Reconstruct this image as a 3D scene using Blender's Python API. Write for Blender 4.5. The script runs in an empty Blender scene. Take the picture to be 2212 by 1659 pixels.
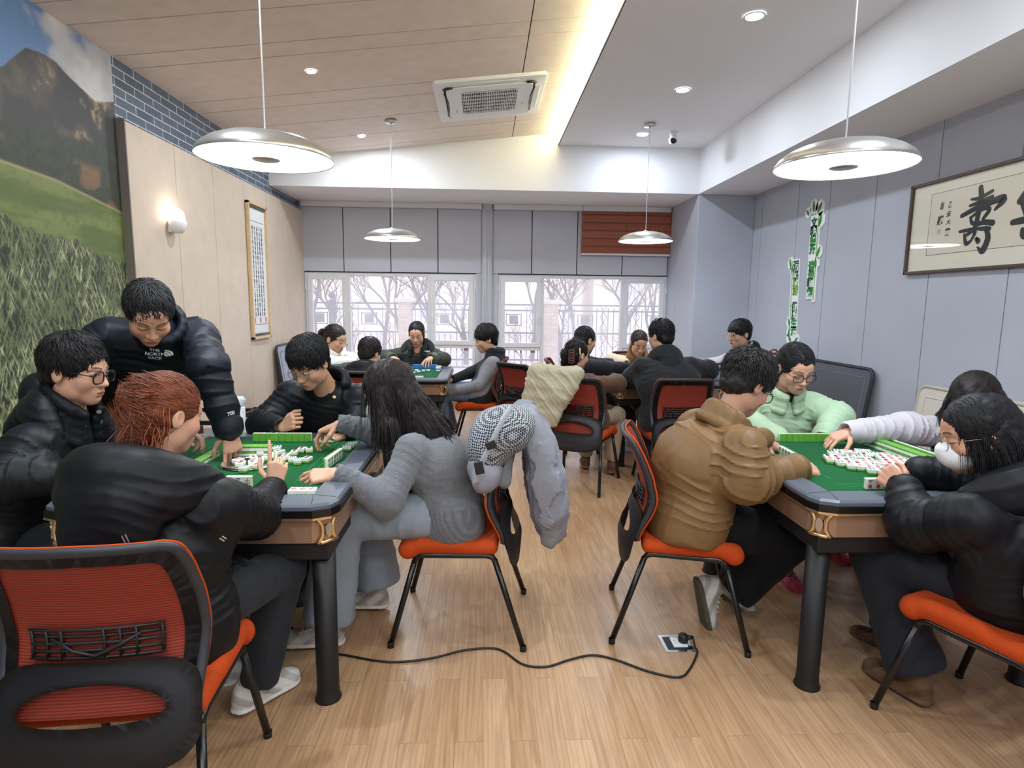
import bpy, bmesh, math, random
import numpy as np
from mathutils import Vector, Matrix
S = bpy.context.scene
COL = S.collection
PI = math.pi
rng = np.random.default_rng(7)
random.seed(7)

# ------------------------------------------------------------------ camera
CW, CH, CF = 2212.0, 1659.0, 1280.0
CAMH = 1.45
_p, _y, _r = 0.135241, 0.046518, -0.011444
_fwd = Vector((math.sin(_y)*math.cos(_p), math.cos(_y)*math.cos(_p), -math.sin(_p)))
_rt = Vector((math.cos(_y), -math.sin(_y), 0))
_dn = _fwd.cross(_rt)
RT = _rt*math.cos(_r) + _dn*math.sin(_r)
DN = _dn*math.cos(_r) - _rt*math.sin(_r)
cam_d = bpy.data.cameras.new('camera'); cam = bpy.data.objects.new('camera', cam_d); COL.objects.link(cam)
cam_d.sensor_fit = 'HORIZONTAL'; cam_d.sensor_width = 36.0; cam_d.lens = 36.0*CF/CW
cam_d.clip_start = 0.02; cam_d.clip_end = 200
m3 = Matrix((RT, -DN, -_fwd)).transposed()
cam.matrix_world = Matrix.Translation((0, 0, CAMH)) @ m3.to_4x4()
S.camera = cam

def at(px, py, x=None, y=None, z=None):
    """world point on the sight line through a photo pixel, at a given x, y or z"""
    d = RT*((px-CW/2)/CF) + DN*((py-CH/2)/CF) + _fwd
    t = x/d.x if x is not None else (y/d.y if y is not None else (z-CAMH)/d.z)
    return np.array((d.x*t, d.y*t, CAMH+d.z*t))

# ------------------------------------------------------------------ world, exposure
S.view_settings.view_transform = 'Standard'; S.view_settings.look = 'None'
S.view_settings.gamma = 1.0; S.view_settings.use_curve_mapping = False
S.view_settings.exposure = 1.27
w = bpy.data.worlds.new('overcast_sky'); S.world = w; w.use_nodes = True
nt = w.node_tree; bg = nt.nodes['Background']
tc = nt.nodes.new('ShaderNodeTexCoord'); sx = nt.nodes.new('ShaderNodeSeparateXYZ'); rp = nt.nodes.new('ShaderNodeValToRGB')
nt.links.new(tc.outputs['Generated'], sx.inputs[0]); nt.links.new(sx.outputs['Z'], rp.inputs[0]); nt.links.new(rp.outputs[0], bg.inputs[0])
rp.color_ramp.elements[0].position = 0.0; rp.color_ramp.elements[0].color = (0.93, 0.92, 0.95, 1)
rp.color_ramp.elements[1].position = 0.6; rp.color_ramp.elements[1].color = (0.80, 0.86, 1.0, 1)
bg.inputs[1].default_value = 0.95

# ------------------------------------------------------------------ room constants (metres)
XL, XR, YB, YW = -2.503, 3.238, -1.6, 8.286          # left wall, right wall, wall behind camera, window wall
XB, YC, ZB = 2.545, 7.215, 2.77                        # beam face, rear beam / column face, soffit height
ZW = 3.288                                             # white ceiling
XF = 0.845                                             # edge where the wood ceiling meets the white one
def zwood(x): return 3.061 + 0.1094*(x-XL)

# ------------------------------------------------------------------ helpers
def srgb(r, g, b):
    f = lambda c: (c/255/12.92) if c/255 <= 0.04045 else ((c/255+0.055)/1.055)**2.4
    return (f(r), f(g), f(b), 1.0)

_mats = {}
def mat(name, col=(0.8, 0.8, 0.8, 1), rough=0.6, metal=0.0, spec=0.5, bump=None, attr=False, emit=None, var=None, sheen=0, alpha=None, trans=0, coat=0):
    """principled material; bump=(scale,strength,detail[,stretch xyz]); var=(scale,amount) noise tint; attr=True multiplies colour attribute"""
    if name in _mats: return _mats[name]
    m = bpy.data.materials.new(name); m.use_nodes = True; n = m.node_tree; b = n.nodes['Principled BSDF']
    b.inputs['Base Color'].default_value = col; b.inputs['Roughness'].default_value = rough; b.inputs['Metallic'].default_value = metal
    b.inputs['Specular IOR Level'].default_value = spec
    if sheen: b.inputs['Sheen Weight'].default_value = sheen
    if coat: b.inputs['Coat Weight'].default_value = coat
    if trans: b.inputs['Transmission Weight'].default_value = trans
    if alpha is not None: b.inputs['Alpha'].default_value = alpha
    src = None
    if attr:
        a = n.nodes.new('ShaderNodeAttribute'); a.attribute_name = 'Col'; src = a.outputs['Color']
    if var:
        t = n.nodes.new('ShaderNodeTexCoord'); no = n.nodes.new('ShaderNodeTexNoise'); no.inputs['Scale'].default_value = var[0]; no.inputs['Detail'].default_value = 5
        n.links.new(t.outputs['Object'], no.inputs['Vector'])
        mr = n.nodes.new('ShaderNodeMapRange'); mr.inputs[1].default_value = 0.3; mr.inputs[2].default_value = 0.7; mr.inputs[3].default_value = 1-var[1]; mr.inputs[4].default_value = 1+var[1]
        n.links.new(no.outputs[0], mr.inputs[0])
        mx = n.nodes.new('ShaderNodeMix'); mx.data_type = 'RGBA'; mx.blend_type = 'MULTIPLY'; mx.inputs[0].default_value = 1
        if src: n.links.new(src, mx.inputs[6])
        else: mx.inputs[6].default_value = col
        n.links.new(mr.outputs[0], mx.inputs[7]); src = mx.outputs[2]
    if src: n.links.new(src, b.inputs['Base Color'])
    if bump:
        t = n.nodes.new('ShaderNodeTexCoord'); no = n.nodes.new('ShaderNodeTexNoise'); no.inputs['Scale'].default_value = bump[0]
        no.inputs['Detail'].default_value = bump[2] if len(bump) > 2 else 3
        v = t.outputs['Object']
        if len(bump) > 3:
            mp = n.nodes.new('ShaderNodeMapping'); mp.inputs['Scale'].default_value = bump[3]; n.links.new(v, mp.inputs[0]); v = mp.outputs[0]
        n.links.new(v, no.inputs['Vector'])
        bp = n.nodes.new('ShaderNodeBump'); bp.inputs['Strength'].default_value = bump[1]; bp.inputs['Distance'].default_value = 0.01
        n.links.new(no.outputs[0], bp.inputs['Height']); n.links.new(bp.outputs[0], b.inputs['Normal'])
    if emit:
        b.inputs['Emission Color'].default_value = emit[0]; b.inputs['Emission Strength'].default_value = emit[1]
    _mats[name] = m
    return m

def tag(o, label=None, cat=None, group=None, kind=None):
    if label: o['label'] = label
    if cat: o['category'] = cat
    if group: o['group'] = group
    if kind: o['kind'] = kind
    return o
def link(name, me, parent=None):
    o = bpy.data.objects.new(name, me); COL.objects.link(o)
    if parent is not None: o.parent = parent
    return o
def thing(name, label, cat, loc=(0, 0, 0), rz=0, group=None):
    o = link(name, None); o.location = [float(c) for c in loc]; o.rotation_euler = (0, 0, rz); o.empty_display_size = 0.05
    return tag(o, label, cat, group)

class MB:
    """gathers shapes into ONE mesh"""
    def __init__(s): s.bm = bmesh.new(); s.mi = 0
    def _fin(s, geom, n0):
        for f in geom:
            f.material_index = s.mi
    def box(s, c, size, rot=None, bev=0, seg=2):
        b2 = bmesh.new(); bmesh.ops.create_cube(b2, size=1)
        bmesh.ops.scale(b2, vec=Vector(size), verts=b2.verts)
        if bev: bmesh.ops.bevel(b2, geom=list(b2.edges)+list(b2.verts), offset=bev, segments=seg, profile=0.5, affect='EDGES')
        M = Matrix.Translation(Vector([float(q) for q in c]))
        if rot is not None: M = M @ (rot.to_4x4() if not isinstance(rot, (int, float)) else Matrix.Rotation(rot, 4, 'Z'))
        b2.transform(M); s._merge(b2); return s
    def _merge(s, b2):
        b2.verts.index_update(); mp = [s.bm.verts.new(v.co) for v in b2.verts]
        for f in b2.faces:
            try:
                nf = s.bm.faces.new([mp[v.index] for v in f.verts]); nf.material_index = s.mi; nf.smooth = f.smooth
            except ValueError: pass
        b2.free()
    def quad(s, *ps):
        f = s.bm.faces.new([s.bm.verts.new([float(q) for q in p]) for p in ps]); f.material_index = s.mi; return s
    def prism(s, pts, d):
        """polygon pts (3D) pushed by vector d"""
        d = Vector([float(q) for q in d]); a = [s.bm.verts.new([float(q) for q in p]) for p in pts]; b = [s.bm.verts.new(v.co+d) for v in a]
        n = len(a); fs = [s.bm.faces.new(a[::-1]), s.bm.faces.new(b)]
        for i in range(n): fs.append(s.bm.faces.new((a[i], a[(i+1) % n], b[(i+1) % n], b[i])))
        for f in fs: f.material_index = s.mi
        return s
    def tube(s, path, r, seg=10, cap=True, closed=False, sx=1.0):
        P = [Vector([float(q) for q in p]) for p in path]; n = len(P); rs = r if hasattr(r, '__len__') else [r]*n
        rings = []; t0 = (P[1]-P[0]).normalized(); up = Vector((0, 0, 1)) if abs(t0.z) < 0.9 else Vector((1, 0, 0)); u = t0.cross(up).normalized()
        for i in range(n):
            if closed: t = (P[(i+1) % n]-P[i-1]).normalized()
            else: t = ((P[min(i+1, n-1)]-P[max(i-1, 0)])).normalized()
            u = (u - t*u.dot(t)).normalized(); v = t.cross(u)
            rings.append([s.bm.verts.new(P[i]+(u*math.cos(2*PI*k/seg)*sx+v*math.sin(2*PI*k/seg))*rs[i]) for k in range(seg)])
        fs = []
        for i in range(n if closed else n-1):
            a, b = rings[i], rings[(i+1) % n]
            for k in range(seg): fs.append(s.bm.faces.new((a[k], a[(k+1) % seg], b[(k+1) % seg], b[k])))
        for f in fs: f.smooth = True
        if cap and not closed: fs += [s.bm.faces.new(rings[0][::-1]), s.bm.faces.new(rings[-1])]
        for f in fs: f.material_index = s.mi
        return s
    def lathe(s, prof, c=(0, 0, 0), seg=32, axis='Z', smooth=True):
        c = Vector([float(q) for q in c]); rings = []
        for r, z in prof:
            if r < 1e-6: rings.append([s.bm.verts.new(c+Vector((0, 0, z)))])
            else: rings.append([s.bm.verts.new(c+Vector((r*math.cos(2*PI*k/seg), r*math.sin(2*PI*k/seg), z))) for k in range(seg)])
        for a, b in zip(rings, rings[1:]):
            for k in range(seg):
                k2 = (k+1) % seg
                vs = [a[0] if len(a) == 1 else a[k], a[0] if len(a) == 1 else a[k2], b[0] if len(b) == 1 else b[k2], b[0] if len(b) == 1 else b[k]]
                vs = list(dict.fromkeys(vs))
                if len(vs) > 2:
                    f = s.bm.faces.new(vs); f.smooth = smooth; f.material_index = s.mi
        return s
    def build(s, name, m, parent=None, smooth=None):
        me = bpy.data.meshes.new(name); bmesh.ops.recalc_face_normals(s.bm, faces=s.bm.faces)
        if smooth is not None:
            for f in s.bm.faces: f.smooth = smooth
        s.bm.to_mesh(me); s.bm.free()
        for q in (m if isinstance(m, (list, tuple)) else [m]): me.materials.append(q)
        return link(name, me, parent)
def rrect(w, d, r, n=5, cx=0, cy=0):
    """rounded rectangle outline, ccw"""
    o = []
    for sx, sy, a0 in ((1, 1, 0), (-1, 1, 90), (-1, -1, 180), (1, -1, 270)):
        for k in range(n+1):
            a = math.radians(a0+90*k/n); o.append((cx+sx*(w/2-r)+r*math.cos(a), cy+sy*(d/2-r)+r*math.sin(a)))
    return o
def copy_tree(o, parent=None):
    c = o.copy(); COL.objects.link(c)
    if parent is not None: c.parent = parent
    for ch in list(o.children): copy_tree(ch, c)
    return c
def struct(name, mb, m):
    return tag(mb.build(name, m), kind='structure')
def catmull(pts, n=8):
    P = [np.array(p, float) for p in pts]; P = [2*P[0]-P[1]]+P+[2*P[-1]-P[-2]]; out = []
    for i in range(1, len(P)-2):
        for k in range(n):
            t = k/n; a, b, c, d = P[i-1:i+3]
            out.append(0.5*((2*b)+(-a+c)*t+(2*a-5*b+4*c-d)*t*t+(-a+3*b-3*c+d)*t**3))
    out.append(P[-2]); return out
# ------------------------------------------------------------------ SDF engine (numpy) : organic shapes
class Field:
    def __init__(s, h): s.h = h; s.ops = []
    def _add(s, fn, lo, hi, k, mode): s.ops.append((fn, np.array(lo, float), np.array(hi, float), k, mode)); return s
    def cap(s, a, b, ra, rb=None, k=0.01, flat=None, mode='u'):
        a = np.array(a, float); b = np.array(b, float); rb = ra if rb is None else rb; d = b-a; L2 = max(float(d@d), 1e-9); rm = max(ra, rb)
        if flat is not None: fn_ = np.array(flat[0], float); fn_ /= np.linalg.norm(fn_); fs = flat[1]-1
        m = rm*(1 if flat is None else max(1, 1/flat[1]))
        def f(X, Y, Z):
            px, py, pz = X-a[0], Y-a[1], Z-a[2]
            t = np.clip((px*d[0]+py*d[1]+pz*d[2])/L2, 0, 1)
            qx, qy, qz = px-t*d[0], py-t*d[1], pz-t*d[2]
            if flat is not None:
                q = (qx*fn_[0]+qy*fn_[1]+qz*fn_[2])*fs
                qx, qy, qz = qx+q*fn_[0], qy+q*fn_[1], qz+q*fn_[2]
            return np.sqrt(qx*qx+qy*qy+qz*qz)-(ra+(rb-ra)*t)
        return s._add(f, np.minimum(a, b)-m, np.maximum(a, b)+m, k, mode)
    def chain(s, pts, rs, k=0.01, **kw):
        for i in range(len(pts)-1): s.cap(pts[i], pts[i+1], rs[i], rs[i+1], k=k, **kw)
        return s
    def ell(s, c, r, M=None, k=0.01, mode='u'):
        c = np.array(c, float); r = np.array(r, float); A = np.eye(3) if M is None else np.array(M, float)   # rows = local axes in world
        ext = np.sqrt(((A*r[:, None])**2).sum(0))
        def f(X, Y, Z):
            px, py, pz = X-c[0], Y-c[1], Z-c[2]; k0 = 0; k1 = 0
            for i in range(3):
                u = (px*A[i, 0]+py*A[i, 1]+pz*A[i, 2])/r[i]; k0 = k0+u*u; u = u/r[i]; k1 = k1+u*u
            k0 = np.sqrt(k0); return k0*(k0-1)/np.maximum(np.sqrt(k1), 1e-6)
        return s._add(f, c-ext, c+ext, k, mode)
    def box(s, c, hs, M=None, rd=0.01, k=0.01, mode='u'):
        c = np.array(c, float); hs = np.array(hs, float); A = np.eye(3) if M is None else np.array(M, float)
        ext = np.abs(A*hs[:, None]).sum(0)
        def f(X, Y, Z):
            px, py, pz = X-c[0], Y-c[1], Z-c[2]; o2 = 0; ins = -9.0
            for i in range(3):
                q = np.abs(px*A[i, 0]+py*A[i, 1]+pz*A[i, 2])-hs[i]+rd
                o2 = o2+np.maximum(q, 0)**2; ins = np.maximum(ins, q)
            return np.sqrt(o2)+np.minimum(ins, 0)-rd
        return s._add(f, c-ext, c+ext, k, mode)
    def eval(s):
        h = s.h; U = [o for o in s.ops if o[4] == 'u']
        lo = np.min([o[1] for o in U], 0)-4*h-0.012; hi = np.max([o[2] for o in U], 0)+4*h+0.012
        n = np.ceil((hi-lo)/h).astype(int)+1; V = np.full(n, 0.08, np.float32)
        ax = [(lo[i]+h*np.arange(n[i])).astype(np.float32) for i in range(3)]
        for fn, a, b, k, mode in s.ops:
            i0 = np.clip(np.floor((a-k-4*h-lo)/h).astype(int), 0, n-1); i1 = np.clip(np.ceil((b+k+4*h-lo)/h).astype(int)+1, 1, n)
            if np.any(i1 <= i0): continue
            sl = tuple(slice(i0[j], i1[j]) for j in range(3))
            d = fn(ax[0][sl[0]][:, None, None], ax[1][sl[1]][None, :, None], ax[2][sl[2]][None, None, :]).astype(np.float32)
            v = V[sl]
            if mode == 'u':
                t = np.clip(0.5+0.5*(v-d)/k, 0, 1); V[sl] = v*(1-t)+d*t-k*t*(1-t)
            else:
                d = -d; t = np.clip(0.5-0.5*(v-d)/k, 0, 1); V[sl] = v*(1-t)+d*t+k*t*(1-t)
        return V, lo, ax
    def mesh(s, name, mats, parent=None, disp=None, color=None, smooth=1, extra=None):
        V, lo, ax = s.eval(); h = s.h
        if disp is not None:
            I = np.nonzero(np.abs(V) < 4*h+0.01)
            P = np.stack([ax[i][I[i]] for i in range(3)], 1); V[I] += disp(P).astype(np.float32)
        P, Q = surfnet(V, lo, h)
        return sdf_object(name, P, Q, mats, parent, color, smooth, extra)
_C8 = [(i, j, k) for i in (0, 1) for j in (0, 1) for k in (0, 1)]
_E12 = [(a, b) for a in range(8) for b in range(8) if a < b and sum(abs(_C8[a][q]-_C8[b][q]) for q in range(3)) == 1]
def surfnet(V, lo, h):
    Sg = V < 0; n = V.shape; cnt = np.zeros([q-1 for q in n], np.int8)
    for i, j, k in _C8: cnt += Sg[i:n[0]-1+i, j:n[1]-1+j, k:n[2]-1+k]
    act = (cnt > 0) & (cnt < 8); I = np.argwhere(act)
    vals = [V[I[:, 0]+c[0], I[:, 1]+c[1], I[:, 2]+c[2]] for c in _C8]
    acc = np.zeros((len(I), 3)); ct = np.zeros(len(I))
    for a, b in _E12:
        va, vb = vals[a], vals[b]; m = (va < 0) != (vb < 0); t = np.where(m, va/np.where(m, va-vb, 1), 0)
        ca, cb = np.array(_C8[a], float), np.array(_C8[b], float)
        acc += m[:, None]*(ca+t[:, None]*(cb-ca)); ct += m
    P = lo+h*(I+acc/ct[:, None])
    vid = np.full(act.shape, -1, np.int32); vid[act] = np.arange(len(I)); Q = []
    for axn in range(3):
        o1, o2 = [(1, 2), (2, 0), (0, 1)][axn]
        sl0 = [slice(1, -1)]*3; sl1 = [slice(1, -1)]*3; sl0[axn] = slice(0, -1); sl1[axn] = slice(1, None)
        A = Sg[tuple(sl0)]; B = Sg[tuple(sl1)]; E = np.argwhere(A != B)
        if not len(E): continue
        fl = A[E[:, 0], E[:, 1], E[:, 2]]
        base = E.copy(); base[:, o1] += 1; base[:, o2] += 1
        def g(d1, d2):
            b = base.copy(); b[:, o1] += d1; b[:, o2] += d2; return vid[b[:, 0], b[:, 1], b[:, 2]]
        q = np.stack([g(-1, -1), g(0, -1), g(0, 0), g(-1, 0)], 1); q[~fl] = q[~fl][:, ::-1]; Q.append(q)
    Q = np.concatenate(Q); Q = Q[(Q >= 0).all(1)]
    return P, Q
def lap(P, Q, it=1, lam=0.5):
    e = np.concatenate([Q[:, [0, 1]], Q[:, [1, 2]], Q[:, [2, 3]], Q[:, [3, 0]]])
    deg = np.bincount(e.ravel(), minlength=len(P)).astype(float)
    for _ in range(it):
        N = np.zeros_like(P)
        for c in range(3): N[:, c] = np.bincount(e[:, 0], P[e[:, 1], c], len(P))+np.bincount(e[:, 1], P[e[:, 0], c], len(P))
        P = P+lam*(N/np.maximum(deg, 1)[:, None]-P)
    return P
def vnormals(P, Q):
    fn = np.cross(P[Q[:, 2]]-P[Q[:, 0]], P[Q[:, 3]]-P[Q[:, 1]]); N = np.zeros_like(P)
    for c in range(3):
        for j in range(4): N[:, c] += np.bincount(Q[:, j], fn[:, c], len(P))
    return N/np.maximum(np.linalg.norm(N, axis=1), 1e-12)[:, None]
def np_mesh(name, P, Q, mats, parent=None, color=None, smooth=True, mi=None):
    me = bpy.data.meshes.new(name); P = np.asarray(P, np.float32); Q = np.asarray(Q, np.int32); nv = Q.shape[1]
    if parent is not None: P = P-np.array(parent.location, np.float32)
    me.vertices.add(len(P)); me.vertices.foreach_set('co', P.ravel())
    me.loops.add(Q.size); me.loops.foreach_set('vertex_index', Q.ravel())
    me.polygons.add(len(Q)); me.polygons.foreach_set('loop_start', np.arange(0, Q.size, nv, dtype=np.int32))
    if smooth: me.polygons.foreach_set('use_smooth', np.ones(len(Q), bool))
    for m in (mats if isinstance(mats, (list, tuple)) else [mats]): me.materials.append(m)
    if mi is not None: me.polygons.foreach_set('material_index', np.asarray(mi, np.int32))
    if color is not None:
        a = me.color_attributes.new('Col', 'FLOAT_COLOR', 'POINT'); c = np.ones((len(P), 4), np.float32); c[:, :3] = color; a.data.foreach_set('color', c.ravel())
    me.update(calc_edges=True)
    return link(name, me, parent)
def sdf_object(name, P, Q, mats, parent=None, color=None, smooth=1, extra=None):
    if smooth: P = lap(P, Q, smooth)
    C = color(P) if color is not None else None
    if extra is not None:
        P2, Q2, C2 = extra(P, vnormals(P, Q))
        if C is not None: C = np.concatenate([C, C2])
        Q = np.concatenate([Q, Q2+len(P)]); P = np.concatenate([P, P2])
    return np_mesh(name, P, Q, mats, parent, C)
def waves(seed, freq, n=7):
    """cheap smooth noise field in [-1,1]"""
    r = np.random.default_rng(seed); K = r.normal(size=(n, 3)); K = K/np.linalg.norm(K, axis=1)[:, None]*freq*r.uniform(0.6, 1.5, (n, 1)); ph = r.uniform(0, 6.28, n); w_ = r.normal(size=(n, 3))*0.6
    def f(P):
        A = P@K.T+ph
        A = A+1.2*np.sin(A[:, ::-1]*0.7+ph)
        return np.sin(A).sum(1)/math.sqrt(n)/1.5
    return f
def unit(v): v = np.array(v, float); return v/max(np.linalg.norm(v), 1e-9)
def sstep(a, b, x): t = np.clip((x-a)/(b-a), 0, 1); return t*t*(3-2*t)
# ------------------------------------------------------------------ materials of the setting
def nodes_mat(name):
    m = bpy.data.materials.new(name); m.use_nodes = True; _mats[name] = m
    return m, m.node_tree, m.node_tree.nodes['Principled BSDF']
def N(n, t, **k):
    q = n.nodes.new(t)
    for a, v in k.items():
        if a.startswith('i_'): q.inputs[int(a[2:])].default_value = v
        else: setattr(q, a, v)
    return q
def schlick(n, f0=0.04):
    lw = N(n, 'ShaderNodeLayerWeight'); lw.inputs[0].default_value = 0.5; pw = N(n, 'ShaderNodeMath', operation='POWER', i_1=5.0); n.links.new(lw.outputs['Facing'], pw.inputs[0])
    ma = N(n, 'ShaderNodeMath', operation='MULTIPLY_ADD', i_1=1-f0, i_2=f0); n.links.new(pw.outputs[0], ma.inputs[0]); return ma.outputs[0]
def floor_material():
    m, n, b = nodes_mat('oak_laminate')
    t = N(n, 'ShaderNodeTexCoord'); mp = N(n, 'ShaderNodeMapping'); mp.inputs['Rotation'].default_value = (0, 0, PI/2); n.links.new(t.outputs['Object'], mp.inputs[0])
    def brick(c1, c2, mo):
        br = N(n, 'ShaderNodeTexBrick'); br.offset = 0.37; br.inputs['Scale'].default_value = 1; br.inputs['Brick Width'].default_value = 0.9; br.inputs['Row Height'].default_value = 0.092
        br.inputs['Mortar Size'].default_value = 0.0008; br.inputs['Mortar Smooth'].default_value = 0.3; br.inputs['Bias'].default_value = 0
        br.inputs['Color1'].default_value = c1; br.inputs['Color2'].default_value = c2; br.inputs['Mortar'].default_value = mo
        n.links.new(mp.outputs[0], br.inputs['Vector']); return br
    br = brick(srgb(192, 158, 124), srgb(180, 144, 109), srgb(140, 108, 80))
    bw = brick((0, 0, 0, 1), (1, 1, 1, 1), (0.5, 0.5, 0.5, 1))
    # grain, shifted per board
    mp2 = N(n, 'ShaderNodeMapping'); mp2.inputs['Scale'].default_value = (16, 1.3, 1); n.links.new(t.outputs['Object'], mp2.inputs[0])
    ad = N(n, 'ShaderNodeVectorMath', operation='MULTIPLY_ADD'); n.links.new(bw.outputs[0], ad.inputs[0]); ad.inputs[1].default_value = (7, 3, 9); n.links.new(mp2.outputs[0], ad.inputs[2])
    no = N(n, 'ShaderNodeTexNoise'); no.inputs['Scale'].default_value = 1.6; no.inputs['Detail'].default_value = 7; no.inputs['Distortion'].default_value = 1.6; n.links.new(ad.outputs[0], no.inputs['Vector'])
    cr = N(n, 'ShaderNodeValToRGB'); e = cr.color_ramp.elements; e[0].position = 0.32; e[0].color = (0.66, 0.58, 0.52, 1); e[1].position = 0.62; e[1].color = (1.08, 1.06, 1.04, 1); n.links.new(no.outputs[0], cr.inputs[0])
    wv = N(n, 'ShaderNodeTexWave', wave_type='BANDS', bands_direction='X'); wv.inputs['Scale'].default_value = 1.1; wv.inputs['Distortion'].default_value = 9; wv.inputs['Detail'].default_value = 3; wv.inputs['Detail Scale'].default_value = 0.8; n.links.new(ad.outputs[0], wv.inputs['Vector'])
    cr2 = N(n, 'ShaderNodeValToRGB'); e = cr2.color_ramp.elements; e[0].position = 0.0; e[0].color = (0.86, 0.81, 0.77, 1); e[1].position = 0.35; e[1].color = (1, 1, 1, 1); n.links.new(wv.outputs[0], cr2.inputs[0])
    x1 = N(n, 'ShaderNodeMix', data_type='RGBA', blend_type='MULTIPLY'); x1.inputs[0].default_value = 0.6; n.links.new(br.outputs[0], x1.inputs[6]); n.links.new(cr.outputs[0], x1.inputs[7])
    x2 = N(n, 'ShaderNodeMix', data_type='RGBA', blend_type='MULTIPLY'); x2.inputs[0].default_value = 0.8; n.links.new(x1.outputs[2], x2.inputs[6]); n.links.new(cr2.outputs[0], x2.inputs[7])
    n.links.new(x2.outputs[2], b.inputs['Base Color']); b.inputs['Roughness'].default_value = 0.33; b.inputs['Specular IOR Level'].default_value = 0.5
    bp = N(n, 'ShaderNodeBump'); bp.inputs['Strength'].default_value = 0.06; n.links.new(no.outputs[0], bp.inputs['Height']); n.links.new(bp.outputs[0], b.inputs['Normal'])
    return m
def brick_material(name, c1, c2, mo, bw, rh, ms, axes=(1, 2)):
    m, n, b = nodes_mat(name)
    t = N(n, 'ShaderNodeTexCoord'); sp = N(n, 'ShaderNodeSeparateXYZ'); cb = N(n, 'ShaderNodeCombineXYZ'); n.links.new(t.outputs['Object'], sp.inputs[0])
    n.links.new(sp.outputs[axes[0]], cb.inputs[0]); n.links.new(sp.outputs[axes[1]], cb.inputs[1])
    br = N(n, 'ShaderNodeTexBrick'); br.inputs['Scale'].default_value = 1; br.inputs['Brick Width'].default_value = bw; br.inputs['Row Height'].default_value = rh; br.inputs['Mortar Size'].default_value = ms; br.inputs['Mortar Smooth'].default_value = 0.2
    br.inputs['Color1'].default_value = c1; br.inputs['Color2'].default_value = c2; br.inputs['Mortar'].default_value = mo; n.links.new(cb.outputs[0], br.inputs['Vector'])
    no = N(n, 'ShaderNodeTexNoise'); no.inputs['Scale'].default_value = 25; no.inputs['Detail'].default_value = 4; n.links.new(t.outputs['Object'], no.inputs['Vector'])
    mr = N(n, 'ShaderNodeMapRange', i_3=0.75, i_4=1.25); n.links.new(no.outputs[0], mr.inputs[0])
    x = N(n, 'ShaderNodeMix', data_type='RGBA', blend_type='MULTIPLY'); x.inputs[0].default_value = 1; n.links.new(br.outputs[0], x.inputs[6]); n.links.new(mr.outputs[0], x.inputs[7]); n.links.new(x.outputs[2], b.inputs['Base Color'])
    b.inputs['Roughness'].default_value = 0.7
    return m
M_floor = floor_material()
M_white = mat('white_paint', srgb(240, 240, 244), 0.85, bump=(220, 0.03))
M_wood = mat('ceiling_wood', srgb(234, 220, 210), 0.7, var=(9, 0.05), bump=(40, 0.05, 4, (0.3, 6, 6)))
M_dark = mat('dark_gap', srgb(30, 28, 28), 0.9)
M_beige = mat('beige_panel', srgb(208, 192, 178), 0.75, var=(6, 0.04), bump=(300, 0.05, 2, (1, 0.1, 1)))
M_grey = mat('grey_panel', srgb(182, 185, 197), 0.7, var=(3, 0.025))
M_greyb = mat('grey_window_panel', srgb(194, 196, 207), 0.7, var=(3, 0.02))
M_upvc = mat('white_window_frame', srgb(226, 226, 230), 0.4)
M_brickpaper = brick_material('slate_brick_paper', srgb(84, 96, 116), srgb(102, 114, 132), srgb(214, 222, 230), 0.235, 0.0625, 0.0035)
M_metalgrey = mat('grey_metal_trim', srgb(128, 120, 112), 0.5, 0.3)
M_led = mat('warm_led', (1, 0.93, 0.62, 1), 0.5, emit=((1.0, 0.94, 0.58, 1), 6.5))
M_black = mat('black_plastic', srgb(22, 22, 24), 0.45)
M_nickel = mat('brushed_nickel', srgb(196, 194, 190), 0.32, 0.85, bump=(60, 0.03, 2, (1, 1, 14)))
M_lampglow = mat('lamp_diffuser', (1, 1, 1, 1), 0.5, emit=((0.80, 0.91, 1.0, 1), 8.2))
M_downglow = mat('downlight_glow', (1, 1, 1, 1), 0.5, emit=((0.82, 0.92, 1.0, 1), 30.0))
M_whiteplastic = mat('white_plastic', srgb(236, 237, 240), 0.4)
M_chrome = mat('chrome', srgb(210, 212, 215), 0.18, 1.0)
M_base = mat('baseboard_wood', srgb(176, 128, 92), 0.5, var=(12, 0.1))

# ------------------------------------------------------------------ shell
struct('floor', MB().box(((XL+XR)/2, (YB+YW)/2, -0.05), (XR-XL+0.6, YW-YB+0.3, 0.1)), M_floor)
struct('wall_back', MB().box(((XL+XR)/2, YB-0.05, 1.9), (XR-XL+0.6, 0.1, 4.0)), M_white)
struct('wall_left', MB().box((XL-0.06, (YB+YW)/2, 1.9), (0.12, YW-YB+0.3, 4.0)), M_brickpaper)
# beige wall panelling on the left wall, board by board over a dark groove
mb = MB(); ys = [4.335, 4.985, 5.645, 6.33, 6.94, 7.585, 8.28]
mb.mi = 1; mb.box((XL+0.012, (4.34+YW)/2, 1.325), (0.024, YW-4.35, 2.63)); mb.mi = 0
for a, b in zip(ys, ys[1:]): mb.box((XL+0.026, (a+b)/2, 1.325), (0.05, b-a-0.007, 2.65), bev=0.002, seg=1)
mb.mi = 2; mb.box((XL+0.03, 4.325, 1.33), (0.062, 0.012, 2.66))
struct('wall_left_panelling', mb, [M_beige, M_dark, M_metalgrey])
# right wall grey boards
mb = MB(); ys = [YB, -0.7, 0.1, 0.85, 1.55, 2.23, 2.91, 3.59, 4.26, 4.945, 5.62, 6.2, 7.01, YW]
mb.mi = 1; mb.box((XR+0.06, (YB+YW)/2, 1.9), (0.1, YW-YB+0.3, 4.0)); mb.mi = 0
for a, b in zip(ys, ys[1:]): mb.box((XR+0.025, (a+b)/2, 1.9), (0.05, b-a-0.008, 4.0), bev=0.002, seg=1)
struct('wall_right', mb, [M_grey, M_dark])
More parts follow.
